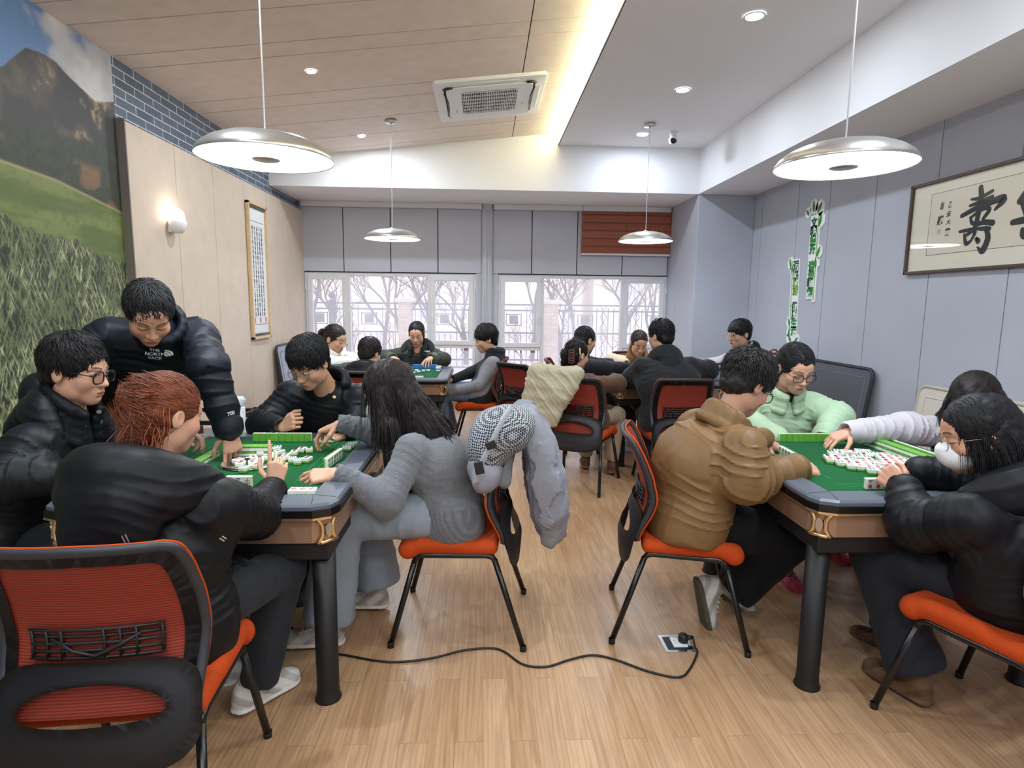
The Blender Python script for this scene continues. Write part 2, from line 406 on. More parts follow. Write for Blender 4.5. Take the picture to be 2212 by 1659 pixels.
# projecting column in the far right corner
mb = MB(); mb.mi = 1; mb.box(((XB+XR)/2+0.01, (YC+YW)/2+0.012, 1.6), (XR-XB-0.02, YW-YC, 3.2)); mb.mi = 0
mb.box(((XB+XR)/2+0.004, YC+0.01, 1.6), (XR-XB-0.012, 0.02, 3.2), bev=0.002, seg=1)
for a, b in ((YC+0.006, YC+0.72), (YC+0.726, YW)): mb.box((XB+0.01, (a+b)/2, 1.6), (0.02, b-a-0.006, 3.2), bev=0.002, seg=1)
struct('wall_column', mb, [M_grey, M_dark])
# wood ceiling boards, rising to the right
mb = MB(); yg = [YB, -0.9, -0.2, 0.05, 0.75, 1.0, 1.7, 1.95, 2.65, 2.9, 3.64, 3.9, 4.35, 4.565, 5.30, 5.57, 6.06, 6.60, 7.04, YC+0.05]
for a, b in zip(yg, yg[1:]):
    for x0, x1 in ((XL-0.05, 0.302), (0.31, XF)):
        mb.prism([(x0, a+0.0055, zwood(x0)), (x1, a+0.0055, zwood(x1)), (x1, b-0.0055, zwood(x1)), (x0, b-0.0055, zwood(x0))], (0, 0, 0.02))
mb.mi = 1
mb.prism([(XL-0.05, YB, zwood(XL-0.05)+0.012), (XF, YB, zwood(XF)+0.012), (XF, YC+0.05, zwood(XF)+0.012), (XL-0.05, YC+0.05, zwood(XL-0.05)+0.012)], (0, 0, 0.05))
struct('ceiling_wood', mb, [M_wood, M_dark])
# lowered white ceiling on the right with its lit edge
mb = MB(); mb.box(((XF+XR)/2+0.02, (YB+YC)/2, ZW+0.1), (XR-XF+0.04, YC-YB+0.1, 0.2))
struct('ceiling_white', mb, M_white)
struct('trim_1', MB().box((XF+0.0, (YB+YC)/2, ZW+0.09), (0.012, YC-YB, 0.18)), M_white)
led = MB().box((XF-0.012, (YB+YC-0.06)/2, ZW+0.075), (0.016, YC-YB-0.1, 0.085), bev=0.005).build('led_strip', M_led)
tag(led, 'glowing warm yellow light strip along the step between wood and white ceiling', 'light strip')
# beams
struct('wall_rear_beam', MB().box(((XL+XB)/2-0.1, (YC+YW)/2, (ZB+3.8)/2), (XB-XL+0.4, YW-YC, 3.8-ZB)), M_white)
struct('ceiling_beam_right', MB().box(((XB+XR)/2+0.1, (YB+YW)/2, (ZB+3.8)/2), (XR-XB+0.2, YW-YB, 3.8-ZB)), M_white)
struct('baseboard_right', MB().box((XR-0.006, (YB+YC)/2, 0.04), (0.014, YC-YB, 0.08)), M_base)
struct('baseboard_left', MB().box((XL+0.056, (4.34+YW)/2, 0.04), (0.012, YW-4.34, 0.08)), M_base)

# ------------------------------------------------------------------ window wall
WX = [(-2.452, -0.128), (0.178, 2.54)]; ZS, ZT = 0.235, 1.843
mb = MB(); t = 0.16; yc = YW+t/2
mb.mi = 0
mb.box(((XL+XB)/2, yc, ZS/2-0.02), (XB-XL+0.3, t, ZS+0.04))
mb.box(((XL+XB)/2, yc+0.02, (ZT+ZB+0.1)/2), (XB-XL+0.3, t-0.04, ZB+0.1-ZT))
mb.box((0.025, yc, 1.4), (0.30, t, 2.9)); mb.box((XL-0.1, yc, 1.4), (0.302, t, 2.9)); mb.box((XB+0.06, yc, 1.4), (0.13, t, 2.9))
struct('wall_window', mb, M_greyb)
mb = MB(); mb.mi = 1
for gx0, gx1, cuts in ((XL+0.03, -0.05, [742, 844, 946]), (0.1, 2.53, [1149, 1247, 1345])):
    xs = [gx0]+[at(c, 520, y=YW)[0] for c in cuts]+[gx1]
    mb.mi = 1; mb.box(((gx0+gx1)/2, YW+0.018, (ZT+ZB)/2), (gx1-gx0, 0.02, ZB-ZT-0.01)); mb.mi = 0
    for a, b in zip(xs, xs[1:]): mb.box(((a+b)/2, YW-0.002, (ZT+0.012+2.70)/2), (b-a-0.012, 0.024, 2.70-ZT-0.012), bev=0.002, seg=1)
    for a, b in zip(xs, xs[1:]): mb.box(((a+b)/2, YW-0.004, ZS/2), (b-a-0.012, 0.02, ZS-0.03), bev=0.002, seg=1)
struct('wall_window_panelling', mb, [M_greyb, M_dark])
struct('trim_2', MB().box((0.025, YW-0.025, 1.4), (0.135, 0.06, 2.78), bev=0.004).box((-0.045, YW-0.012, 1.4), (0.012, 0.03, 2.78)).box((0.095, YW-0.012, 1.4), (0.012, 0.03, 2.78)), M_greyb)
struct('trim_3', MB().box(((XL+XB)/2, YW-0.03, ZS-0.012), (XB-XL-0.1, 0.09, 0.024), bev=0.006), M_upvc)
struct('baseboard_back', MB().box(((XL+XB)/2, YW-0.02, 0.035), (XB-XL, 0.016, 0.07)), M_base)
def glass_material():
    m, n, b = nodes_mat('window_glass'); n.nodes.remove(b); out = n.nodes['Material Output']
    tr = N(n, 'ShaderNodeBsdfTransparent'); tl = N(n, 'ShaderNodeBsdfTranslucent'); gl = N(n, 'ShaderNodeBsdfGlossy'); gl.inputs['Roughness'].default_value = 0.02
    tl.inputs[0].default_value = (0.95, 0.95, 1.0, 1)
    t = N(n, 'ShaderNodeTexCoord'); no = N(n, 'ShaderNodeTexNoise'); no.inputs['Scale'].default_value = 1.3; no.inputs['Detail'].default_value = 4; n.links.new(t.outputs['Object'], no.inputs['Vector'])
    mr = N(n, 'ShaderNodeMapRange', i_1=0.3, i_2=0.7, i_3=0.12, i_4=0.30); n.links.new(no.outputs[0], mr.inputs[0])  # patchy translucent veil in the glass imitates glare haze over the yard
    m1 = N(n, 'ShaderNodeMixShader'); n.links.new(mr.outputs[0], m1.inputs[0]); n.links.new(tr.outputs[0], m1.inputs[1]); n.links.new(tl.outputs[0], m1.inputs[2])
    m2 = N(n, 'ShaderNodeMixShader'); n.links.new(schlick(n), m2.inputs[0]); n.links.new(m1.outputs[0], m2.inputs[1]); n.links.new(gl.outputs[0], m2.inputs[2]); n.links.new(m2.outputs[0], out.inputs[0])
    return m
M_glass = glass_material()
def frame_bars(mb, x0, x1, z0, z1, wd, y, dp, bev=0.006):
    mb.box(((x0+x1)/2, y, z0+wd/2), (x1-x0, dp, wd), bev=bev); mb.box(((x0+x1)/2, y, z1-wd/2), (x1-x0, dp, wd), bev=bev)
    mb.box((x0+wd/2, y, (z0+z1)/2), (wd, dp, z1-z0-2*wd+0.004), bev=bev); mb.box((x1-wd/2, y, (z0+z1)/2), (wd, dp, z1-z0-2*wd+0.004), bev=bev)
def window(k, x0, x1, c0, c1, zb):
    yf = YW+0.055
    root = link('window_%d' % k, None); root.location = ((x0+x1)/2, yf, ZS); tag(root, kind='structure')
    def loc(o): o.location = (-(x0+x1)/2, -yf, -ZS); return o
    mb = MB(); frame_bars(mb, x0, x1, ZS, ZT, 0.045, yf, 0.07)
    for c in (c0, c1): mb.box((c, yf, (ZS+ZT)/2), (0.05, 0.07, ZT-ZS-0.08), bev=0.005)
    for a, b in ((x0, c0), (c1, x1)): mb.box(((a+b)/2, yf, zb-0.03), (b-a-0.06, 0.066, 0.05), bev=0.005)
    loc(mb.build('window_frame', M_upvc, root))
    for a, b in ((x0+0.035, c0-0.015), (c1+0.015, x1-0.035)):
        mb = MB(); frame_bars(mb, a, b, zb-0.01, ZT-0.035, 0.062, yf-0.022, 0.06); sa = loc(mb.build('sash', M_upvc, root))
        p = MB().box(((a+b)/2, yf-0.01, (zb+ZT)/2-0.02), (b-a-0.11, 0.006, ZT-zb-0.13)).build('pane', M_glass, sa)
        hx = b-0.03 if a < c0 else a+0.03
        MB().box((hx, yf-0.058, 1.27), (0.022, 0.016, 0.06), bev=0.004).box((hx, yf-0.075, 1.235), (0.016, 0.02, 0.12), bev=0.006).build('handle', M_whiteplastic, sa)
        loc(MB().box(((a+b)/2, yf, (ZS+zb-0.05)/2), (b-a-0.02, 0.006, zb-0.05-ZS-0.08)).build('pane', M_glass, root))
        hg = MB()
        for z in (zb+0.12, ZT-0.2): hg.box((x0+0.012 if a < c0 else x1-0.012, yf-0.05, z), (0.018, 0.016, 0.08), bev=0.004)
        hg.build('hinge', M_whiteplastic, sa)
    loc(MB().box(((c0+c1)/2, yf, (ZS+ZT)/2), (c1-c0-0.045, 0.006, ZT-ZS-0.085)).build('pane', M_glass, root))
window(1, WX[0][0], WX[0][1], at(751.5, 650, y=YW)[0], at(927.5, 650, y=YW)[0], 0.875)
window(2, WX[1][0], WX[1][1], at(1171.5, 650, y=YW)[0], at(1345.5, 650, y=YW)[0], 0.85)
# blind cassettes and the brown roller blind
CASS = []
def cassette(x0, x1, label):
    o = MB().box(((x0+x1)/2, YW-0.05, 2.735), (x1-x0, 0.075, 0.068), bev=0.006).build('blind_cassette', M_upvc); tag(o, label, 'blind cassette', 'blind cassettes over the windows'); CASS.append(o)
cassette(XL+0.05, -0.05, 'long white blind cassette above the left window, under the white beam')
cassette(0.11, 1.312, 'short white blind cassette over the right window, beside the pillar, no blind let down')
cassette(1.318, 2.53, 'short white blind cassette from which the brown blind hangs')
M_blind = brick_material('brown_zebra_blind', srgb(152, 84, 62), srgb(160, 92, 68), srgb(126, 66, 48), 9.0, 0.105, 0.012, (0, 2))
th = thing('roller_blind', 'brown striped roller blind half lowered at the right window top', 'blind', (1.925, YW-0.06, 2.13))
MB().box((0, 0, 0.29), (1.225, 0.006, 0.555)).build('blind_fabric', M_blind, th)
MB().box((0, 0, 0.0), (1.235, 0.022, 0.028), bev=0.008).build('bottom_rail', M_upvc, th)
for i, (x, z0) in enumerate(((0.062, 0.62), (0.002, 0.75))):
    MB().tube([(x, YW-0.075, 2.7), (x, YW-0.075, z0)], 0.0035, 6).tube([(x-0.02, YW-0.075, 2.7), (x-0.02, YW-0.075, z0)], 0.0035, 6).build('pull_cord', M_whiteplastic, CASS[1-i])
# ------------------------------------------------------------------ lamps
def pendant(cx, cy, z, label, R=0.272, ctop=None):
    t = thing('pendant_lamp', label, 'lamp', (cx, cy, z), group='dome pendant lamps over the tables')
    prof = [(R, 0), (R+0.002, 0.004), (R*0.985, 0.018), (R*0.93, 0.038), (R*0.82, 0.06), (R*0.66, 0.079), (R*0.46, 0.093), (R*0.25, 0.1), (0.03, 0.103), (0.026, 0.112), (0.012, 0.116), (0, 0.117)]
    MB().lathe(prof, seg=64).lathe([(R, 0), (R-0.004, 0.004), (R-0.02, 0.012)], seg=64).build('shade', M_nickel, t)
    MB().lathe([(R-0.004, 0.003), (0.06, 0.003)], seg=64).lathe([(0.06, 0.003), (0.057, 0.006), (0, 0.006)], seg=32).build('diffuser', M_lampglow, t)
    MB().lathe([(0.056, 0.002), (0.058, -0.001), (0.05, -0.004), (0, -0.004)], seg=32).build('cap', M_nickel, t)
    zc = ctop-z
    MB().tube([(0, 0, 0.11), (0, 0, zc)], 0.0035, 8).build('wire', M_whiteplastic, t)
    MB().lathe([(0.0, -0.045), (0.012, -0.04), (0.012, -0.03), (0.055, -0.03), (0.058, -0.026), (0.058, 0.004), (0, 0.004)], c=(0, 0, zc), seg=32).build('canopy', M_nickel, t)
c = at(575, 345, y=2.62); pendant(c[0], c[1], c[2], 'large silver dome pendant lamp over the front left table', ctop=zwood(c[0]))
c = at(1822, 362, y=2.52); pendant(c[0], c[1], c[2], 'large silver dome pendant lamp over the front right table', ctop=ZW)
c = at(848, 517, y=6.2); pendant(c[0], c[1], c[2], 'small-looking pale dome pendant lamp over the rear left table', R=0.28, ctop=zwood(c[0]))
c = at(1394, 522, y=6.3); pendant(c[0], c[1], c[2], 'small-looking pale dome pendant lamp in front of the brown blind', R=0.28, ctop=ZW)
def downlight(x, y, z, r, label, power, wood=False):
    t = thing('downlight', label, 'ceiling light', (x, y, z), group='round ceiling downlights')
    if wood: t.rotation_euler = (0, -math.atan(0.1094), 0)
    MB().lathe([(r, 0), (r*1.18, -0.002), (r*1.22, -0.006), (r*1.0, -0.008), (r*0.94, -0.003)], seg=32).build('ring', M_whiteplastic, t)
    MB().lathe([(r*0.95, -0.004), (0, -0.0045)], seg=32).build('diffuser', M_downglow, t)
    l = bpy.data.lights.new('downlight_bulb', 'AREA'); l.shape = 'DISK'; l.size = r*1.8; l.energy = power; l.color = (0.80, 0.91, 1.0); l.spread = math.radians(180)
    o = bpy.data.objects.new('bulb', l); COL.objects.link(o); o.parent = t; o.location = (0, 0, -0.012)
for q, lab in (((1630, 33), 'largest bright round downlight at the top of the white ceiling'), ((1475, 193), 'middle bright round downlight in the white ceiling'), ((1388, 290), 'round downlight in the white ceiling right beside the lamp canopy')):
    c = at(*q, z=ZW); downlight(c[0], c[1], ZW-0.002, 0.055, lab, 4.5)
for q, lab in (((672, 153), 'tiny round downlight in the wood ceiling above the front left lamp'), ((781, 293), 'tiny round downlight in the wood ceiling near the rear left canopy')):
    d = at(*q, y=5.0)-np.array((0, 0, CAMH)); zl = 3.061-0.1094*XL
    t_ = (zl-CAMH)/(d[2]-0.1094*d[0]); p = np.array((0, 0, CAMH))+d*t_
    downlight(p[0], p[1], zwood(p[0])-0.002, 0.036, lab, 9, True)
for x, y in ((1.75, 2.0), (1.75, 0.2), (1.75, -1.0)): downlight(x, y, ZW-0.002, 0.055, 'added unseen fill downlight in the white ceiling above and behind the viewer', 9)  # out of view, added as fill light for the room
for x, y in ((-1.3, 2.2), (-1.3, 0.3), (-0.3, -1.0)): downlight(x, y, zwood(x)-0.002, 0.036, 'added unseen fill downlight in the wood ceiling above and behind the viewer', 12, True)  # more unseen fill lamps, added to brighten the room

# wall sconce
c = at(380, 480, x=XL+0.1)
t = thing('wall_sconce', 'small oval wall sconce glowing on the beige panelling', 'wall lamp', (XL+0.052, c[1], c[2]))
MB().lathe([(0, -0.085), (0.03, -0.083), (0.055, -0.06), (0.066, -0.02), (0.064, 0.01), (0.058, 0.012), (0.05, 0.0), (0, 0.0)], c=(0.06, 0, 0), seg=32).box((0.012, 0, -0.03), (0.026, 0.07, 0.1), bev=0.008).build('base', M_whiteplastic, t)
MB().lathe([(0.054, 0.004), (0.055, 0.04), (0.046, 0.075), (0.028, 0.098), (0, 0.105)], c=(0.06, 0, 0), seg=32).build('lamp_shade', mat('sconce_glow', (1, 1, 1, 1), 0.5, emit=((1.0, 0.86, 0.68, 1), 7.0)), t)

# ------------------------------------------------------------------ ceiling cassette air conditioner
t = thing('air_conditioner', 'white ceiling cassette air conditioner set into the wood ceiling', 'air conditioner', (0.026, 5.80, zwood(0.026)))
t.rotation_euler = (0, -math.atan(0.1094), 0)
def ring(mb, w, d, r, w2, d2, r2, z0, z1, zi=None):
    zi = z1 if zi is None else zi
    A = rrect(w, d, r, 6); B = rrect(w2, d2, r2, 6); n = len(A)
    va = [[mb.bm.verts.new((p[0], p[1], z)) for p in L] for L, z in ((A, z0), (A, z1), (B, zi), (B, z0))]
    for i in range(4):
        for k in range(n):
            f = mb.bm.faces.new((va[i][k], va[i][(k+1) % n], va[(i+1) % 4][(k+1) % n], va[(i+1) % 4][k])); f.material_index = mb.mi
    return mb
W_, D_ = 0.97, 1.06
mb = ring(MB(), W_, D_, 0.03, 0.80, 0.88, 0.10, 0.0, -0.028, -0.036); mb.mi = 1
mb.box((0, 0, -0.004), (0.86, 0.94, 0.004)); ac = mb.build('panel', [M_whiteplastic, M_dark], t)
mb = ring(MB(), 0.765, 0.845, 0.09, 0.50, 0.60, 0.03, -0.006, -0.044, -0.040); mb.build('front_frame', M_whiteplastic, t)
mb = MB()
for i in range(31): mb.box((-0.24+0.016*i, 0, -0.036), (0.0055, 0.59, 0.012))
for i in range(7): mb.box((0, -0.27+0.09*i, -0.037), (0.49, 0.006, 0.013))
mb.build('intake_grille', M_whiteplastic, t)
MB().box((0, 0, -0.012), (0.5, 0.6, 0.006)).build('filter', M_dark, t)
for sx, sy in ((0, -1), (0, 1), (1, 0), (-1, 0)):
    c_ = (sx*0.425, sy*0.465, -0.03); sz = (0.5, 0.055, 0.012) if sy else (0.055, 0.56, 0.012)
    MB().box(c_, sz, bev=0.005).build('flap', M_whiteplastic, t)
mb = MB()
for sx in (-1, 1):
    mb.tube([(sx*0.32, -0.435, -0.041), (sx*0.37, -0.43, -0.041), (sx*0.40, -0.40, -0.041)], 0.011, 8)
    mb.tube([(sx*0.395, -0.3, -0.041), (sx*0.378, -0.1, -0.041), (sx*0.38, 0.1, -0.041), (sx*0.395, 0.3, -0.041)], 0.009, 8)
mb.build('air_slot', M_black, t)
MB().box((-0.31, 0.18, -0.044), (0.012, 0.07, 0.004)).box((0.31, 0.1, -0.044), (0.008, 0.03, 0.003)).build('indicator', mat('pale_red', srgb(225, 170, 160), 0.5), t)

# ceiling security camera
c = at(1455, 285, z=ZW)
t = thing('security_camera', 'small white ball security camera under the white ceiling', 'camera', (c[0], c[1], ZW))
MB().lathe([(0, 0), (0.05, 0), (0.05, -0.012), (0.038, -0.02), (0.034, -0.05), (0, -0.05)], seg=24).build('base', M_whiteplastic, t)
MB().lathe([(0, 0.048), (0.03, 0.038), (0.046, 0.016), (0.048, 0), (0.044, -0.02), (0.03, -0.038), (0, -0.048)], c=(0, 0, -0.085), seg=24).build('body', M_whiteplastic, t)
mb = MB(); mb.lathe([(0, 0.014), (0.02, 0.012), (0.034, 0.0), (0.036, -0.006)], seg=24)
mb.bm.transform(Matrix.Translation((-0.006, -0.036, -0.092)) @ Matrix.Rotation(math.radians(80), 4, 'X')); mb.build('lens', M_black, t)

# ------------------------------------------------------------------ landscape mural (painted on a fine grid, colours belong to the print)
def fbm2(x, y, seed, octs=5, lac=2.0, gain=0.5):
    r = np.random.default_rng(seed); T = r.random((64, 64)); out = np.zeros_like(x); a = 1.0; tot = 0
    for o in range(octs):
        X = x*lac**o+o*17.3; Y = y*lac**o+o*9.1; xi = np.floor(X).astype(int); yi = np.floor(Y).astype(int); fx = X-xi; fy = Y-yi
        fx = fx*fx*(3-2*fx); fy = fy*fy*(3-2*fy); g = lambda i, j: T[(xi+i) % 64, (yi+j) % 64]
        out += a*((g(0, 0)*(1-fx)+g(1, 0)*fx)*(1-fy)+(g(0, 1)*(1-fx)+g(1, 1)*fx)*fy); tot += a; a *= gain
    return out/tot
def mural():
    y0, y1, z0, z1 = 1.2, 4.318, 0.0, 3.06
    yy = np.concatenate([np.arange(y0, 3.0, 0.02), np.arange(3.0, y1+0.001, 0.0045)]); zz = np.arange(z0, z1+0.001, 0.005)
    Y, Z = np.meshgrid(yy, zz, indexing='ij'); c = lambda r, g, b: np.array(srgb(r, g, b)[:3])
    mix = lambda A, B, t: A*(1-t[..., None])+B*t[..., None]
    n1 = fbm2(Y*2.2, Z*2.6, 1); n2 = fbm2(Y*7, Z*7, 2); n3 = fbm2(Y*26, Z*26, 3, 4); n4 = fbm2(Y*60, Z*22, 4, 3)
    sky = mix(c(94, 130, 182)+0*Z[..., None], c(176, 178, 190), sstep(0.42, 0.58, n1+0.25*(n2-0.5)))
    sky = mix(sky, c(214, 212, 218)+0*Z[..., None], sstep(0.55, 0.78, n1+0.3*(n2-0.5))*0.8)
    ridge = np.interp(Y, [1.2, 2.2, 3.0, 3.37, 3.55, 3.68, 3.78, 3.9, 4.02, 4.12, 4.2, 4.32], [2.5, 2.75, 2.6, 2.63, 2.80, 2.815, 2.81, 2.765, 2.73, 2.70, 2.72, 2.76])+0.02*(n2-0.5)
    mt = mix(c(62, 60, 66)+0*Z[..., None], c(92, 84, 76), sstep(0.4, 0.7, n2)); mt = mix(mt, c(176, 152, 122)+0*Z[..., None], sstep(0.56, 0.66, n1*0.45+n2*0.55)*sstep(0.35, 0.6, n3)*0.75)
    img = mix(sky, mt, sstep(-0.006, 0.006, ridge-Z))
    near = np.interp(Y, [1.2, 3.3, 3.8, 4.32], [2.35, 2.36, 2.40, 2.50])+0.03*(n2-0.5)
    fo = mix(c(48, 52, 50)+0*Z[..., None], c(70, 76, 62), n3); img = mix(img, fo, sstep(-0.03, 0.03, near-Z))
    bush = sstep(0.5, 0.62, fbm2(Y*4+3, Z*5, 9))*sstep(0.0, 0.06, 2.31+0.0*Y-Z)
    img = mix(img, mix(c(150, 112, 88)+0*Z[..., None], c(120, 92, 66), n3), bush*0.75)
    path = np.interp(Y, [1.2, 3.3, 3.7, 4.32], [2.3, 2.15, 2.13, 2.035])
    gr = mix(c(92, 108, 58)+0*Z[..., None], c(122, 132, 80), sstep(0.3, 0.7, fbm2(Y*3, Z*14, 11))); gr = mix(gr, c(84, 104, 58)+0*Z[..., None], sstep(0.5, 0.7, n3)*0.4)
    img = mix(img, gr, sstep(-0.006, 0.006, path-Z)); img = mix(img, c(176, 158, 122)+0*Z[..., None], np.exp(-((Z-path)/0.008)**2)*0.7)
    top = np.interp(Y, [1.2, 3.26, 3.65, 4.32], [2.0, 1.88, 1.80, 1.70])+0.06*(n2-0.5)+0.05*(n4-0.5)
    # tall grass: streaky blades
    st = fbm2((Y+0.45*Z+0.04*n2)*125, Z*17, 21, 3, 1.8, 0.55); st2 = fbm2((Y-0.4*Z+0.04*n1)*135, Z*19, 22, 3, 1.8, 0.55); bl = np.maximum(st, st2)
    gg = mix(c(40, 46, 36)+0*Z[..., None], c(112, 122, 86), sstep(0.42, 0.70, bl)); gg = mix(gg, c(186, 182, 148)+0*Z[..., None], sstep(0.62, 0.80, bl)*sstep(0.34, 0.56, n2)*0.85); gg = gg*(0.72+0.6*n2[..., None])
    img = mix(img, gg, sstep(-0.004, 0.004, top-Z))
    nY, nZ = len(yy), len(zz); P = np.stack([np.full(Y.shape, XL+0.004), Y, Z], -1).reshape(-1, 3)
    i = np.arange(nY-1)[:, None]*nZ+np.arange(nZ-1)[None, :]; Q = np.stack([i, i+nZ, i+nZ+1, i+1], -1).reshape(-1, 4)
    o = np_mesh('landscape_mural', P, Q, mat('mural_print', rough=0.55, attr=True), None, np.clip(img, 0, 1).reshape(-1, 3), smooth=False)
    tag(o, 'large landscape photo mural of mountain, meadow and tall grass on the left wall', 'mural')
mural()

# ------------------------------------------------------------------ lettering
def text_mesh(name, body, size, o, ax, up, m, parent=None, bold=0.0, depth=0.0015, fit=None, center=True, skew=0.0):
    """text as a flat raised mesh at o, running along ax with up; fit=(w,h) scales each glyph box"""
    cu = bpy.data.curves.new('lettering', 'FONT'); cu.body = body; cu.size = size; cu.offset = bold*size; cu.extrude = depth; cu.resolution_u = 3; cu.shear = skew
    if center: cu.align_x = 'CENTER'; cu.align_y = 'CENTER'
    tmp = bpy.data.objects.new('tmp', cu); COL.objects.link(tmp); bpy.context.view_layer.update()
    me = bpy.data.meshes.new_from_object(tmp.evaluated_get(bpy.context.evaluated_depsgraph_get())); bpy.data.objects.remove(tmp); bpy.data.curves.remove(cu)
    P = np.empty(len(me.vertices)*3); me.vertices.foreach_get('co', P); P = P.reshape(-1, 3)
    if fit is not None and len(P):
        lo, hi = P.min(0), P.max(0); P[:, 0] = (P[:, 0]-(lo[0]+hi[0])/2)*fit[0]/(hi[0]-lo[0]); P[:, 1] = (P[:, 1]-(lo[1]+hi[1])/2)*fit[1]/(hi[1]-lo[1])
    ax = unit(ax); up = unit(up); nz = np.cross(ax, up); W = np.array(o)+P[:, :1]*ax+P[:, 1:2]*up+P[:, 2:3]*nz
    if parent is not None: W = W-np.array(parent.location)
    me.vertices.foreach_set('co', W.astype(np.float32).ravel()); me.materials.clear(); me.materials.append(m); me.name = name; me.update()
    return link(name, me, parent)
AXR, UPZ = (0, -1, 0), (0, 0, 1)          # reading direction on the right wall is towards the viewer (-Y), facing -X
M_g = [mat('leaf_green_%d' % i, srgb(*c), 0.5) for i, c in enumerate(((24, 88, 58), (44, 140, 62), (128, 186, 62)))]
M_board = mat('white_foam_board', srgb(244, 246, 244), 0.5)
def leaf(mb, y, z, L, a, wd=0.45):
    x = XR-0.0135; d = np.array((0, -math.cos(a), math.sin(a))); s = np.array((0, math.sin(a), math.cos(a)))
    pts = [np.array((x, y, z))+d*L*t+s*L*wd*w_ for t, w_ in ((0, 0), (0.25, 0.3), (0.55, 0.36), (0.85, 0.16), (1, 0), (0.85, -0.14), (0.55, -0.32), (0.25, -0.28))]
    mb.prism(pts, (0.002, 0, 0))
def sign(label, chars, pts, cols, leaves, stem):
    (y0, z0), (y1, z1) = pts
    t = thing('wall_sign', label, 'sign', (XR, (y0+y1)/2, (z0+z1)/2), group='green slogan signs on the right wall')
    def loc(o): o.location = -np.array(t.location); return o
    mb = MB(); cw = 0.066
    n = len(chars); dz = (z1-z0)/(n-1); dy = (y1-y0)/(n-1)
    prev = None
    mb.prism([(XR-0.001, y0+cw, z0+0.07), (XR-0.001, y0-cw, z0+0.07), (XR-0.001, y1-cw, z1-0.07), (XR-0.001, y1+cw, z1-0.07)], (-0.009, 0, 0))
    sy = stem[0]
    mb.prism([(XR-0.001, y0+sy+0.03, z0+0.05), (XR-0.001, y0+sy-0.03, z0+0.05), (XR-0.001, y1+sy-0.03, z1-0.10), (XR-0.001, y1+sy+0.03, z1-0.10)], (-0.0085, 0, 0))
    for (y, z, L, a) in leaves:
        d = np.array((0, -math.cos(a), math.sin(a))); c_ = np.array((XR-0.001, y, z))+d*L*0.5
        mb.prism([c_+np.array((0, -math.cos(q)*L*0.64, math.sin(q)*L*0.64))*(1.0 if k % 2 else 0.9)+d*0.0 for k, q in enumerate(np.linspace(0, 2*PI, 15)[:-1])], (-0.008, 0, 0))
    loc(mb.build('board', M_board, t))
    for i, ch in enumerate(chars):
        if ch == ' ': continue
        text_mesh('character', ch, 0.11, (XR-0.011, y0+dy*i, z0+dz*i), AXR, UPZ, M_g[cols[i]], t, bold=0.05, fit=(0.114, 0.110))
    mb = MB()
    for L_ in leaves: leaf(mb, *L_)
    loc(mb.build('leaf_ornament', M_g[1], t))
    mb = MB(); mb.prism([(XR-0.0105, y0+sy+0.004, z0+0.05), (XR-0.0105, y0+sy-0.004, z0+0.05), (XR-0.0105, y1+sy-0.004, z1-0.08), (XR-0.0105, y1+sy+0.004, z1-0.08)], (-0.002, 0, 0)); loc(mb.build('stem', M_g[2], t))
a = at(1761, 481, x=XR); b = at(1751, 631, x=XR)
sign('higher green slogan sign on the grey wall, with leaves at its top', '文明娱乐 请勿吸烟', ((a[1], a[2]), (b[1], b[2])), [0, 0, 1, 1, 1, 1, 1, 0, 1], [(a[1]+0.02, a[2]+0.10, 0.12, 1.7), (a[1]-0.04, a[2]+0.08, 0.13, 0.9), (a[1]+0.10, a[2]+0.08, 0.09, 2.3), (a[1]-0.09, a[2]-0.05, 0.13, 1.3), (a[1]-0.09, (a[2]+b[2])/2+0.0, 0.11, 1.1), (a[1]-0.09, (a[2]+b[2])/2-0.11, 0.11, 1.7)], (-0.075,))
a = at(1722, 574, x=XR); b = at(1716, 715, x=XR)
sign('lower green slogan sign on the grey wall, with leaves at its bottom', '远离赌博 健康生活', ((a[1], a[2]), (b[1], b[2])), [0, 0, 2, 2, 1, 0, 0, 1, 1], [(a[1]+0.10, a[2]-0.02, 0.11, 1.9), (a[1]+0.08, a[2]-0.08, 0.09, 1.4), (b[1]+0.08, b[2]+0.04, 0.10, 2.0), (b[1]+0.09, b[2]-0.06, 0.10, 1.5), (b[1]+0.03, b[2]-0.13, 0.12, 2.2), (b[1]-0.03, b[2]-0.11, 0.09, 0.6)], (0.075,))

# calligraphy in a dark frame
fy1, fy0, fz0, fz1 = at(1960, 500, x=XR-0.03)[1], 2.35, at(1950, 594, x=XR-0.03)[2], at(1969, 403, x=XR-0.03)[2]
t = thing('picture_frame', 'dark framed calligraphy picture with black brush characters on the right wall', 'picture', (XR, (fy0+fy1)/2, (fz0+fz1)/2))
def loc(o): o.location = -np.array(t.location); return o
mb = MB(); fw = 0.022; cy, cz = (fy0+fy1)/2, (fz0+fz1)/2
for q in ((cy, fz1-fw/2, fy1-fy0, fw), (cy, fz0+fw/2, fy1-fy0, fw), (fy0+fw/2, cz, fw, fz1-fz0), (fy1-fw/2, cz, fw, fz1-fz0)): mb.box((XR-0.018, q[0], q[1]), (0.034, q[2], q[3]), bev=0.004)
loc(mb.build('frame', mat('dark_walnut', srgb(74, 56, 44), 0.4), t))
loc(MB().box((XR-0.008, cy, cz), (0.012, fy1-fy0-0.03, fz1-fz0-0.03)).build('mat_board', mat('cream_silk', srgb(226, 220, 202), 0.7), t))
ln = MB(); iy1, iz0, iz1 = fy1-0.20, fz0+0.13, fz1-0.095
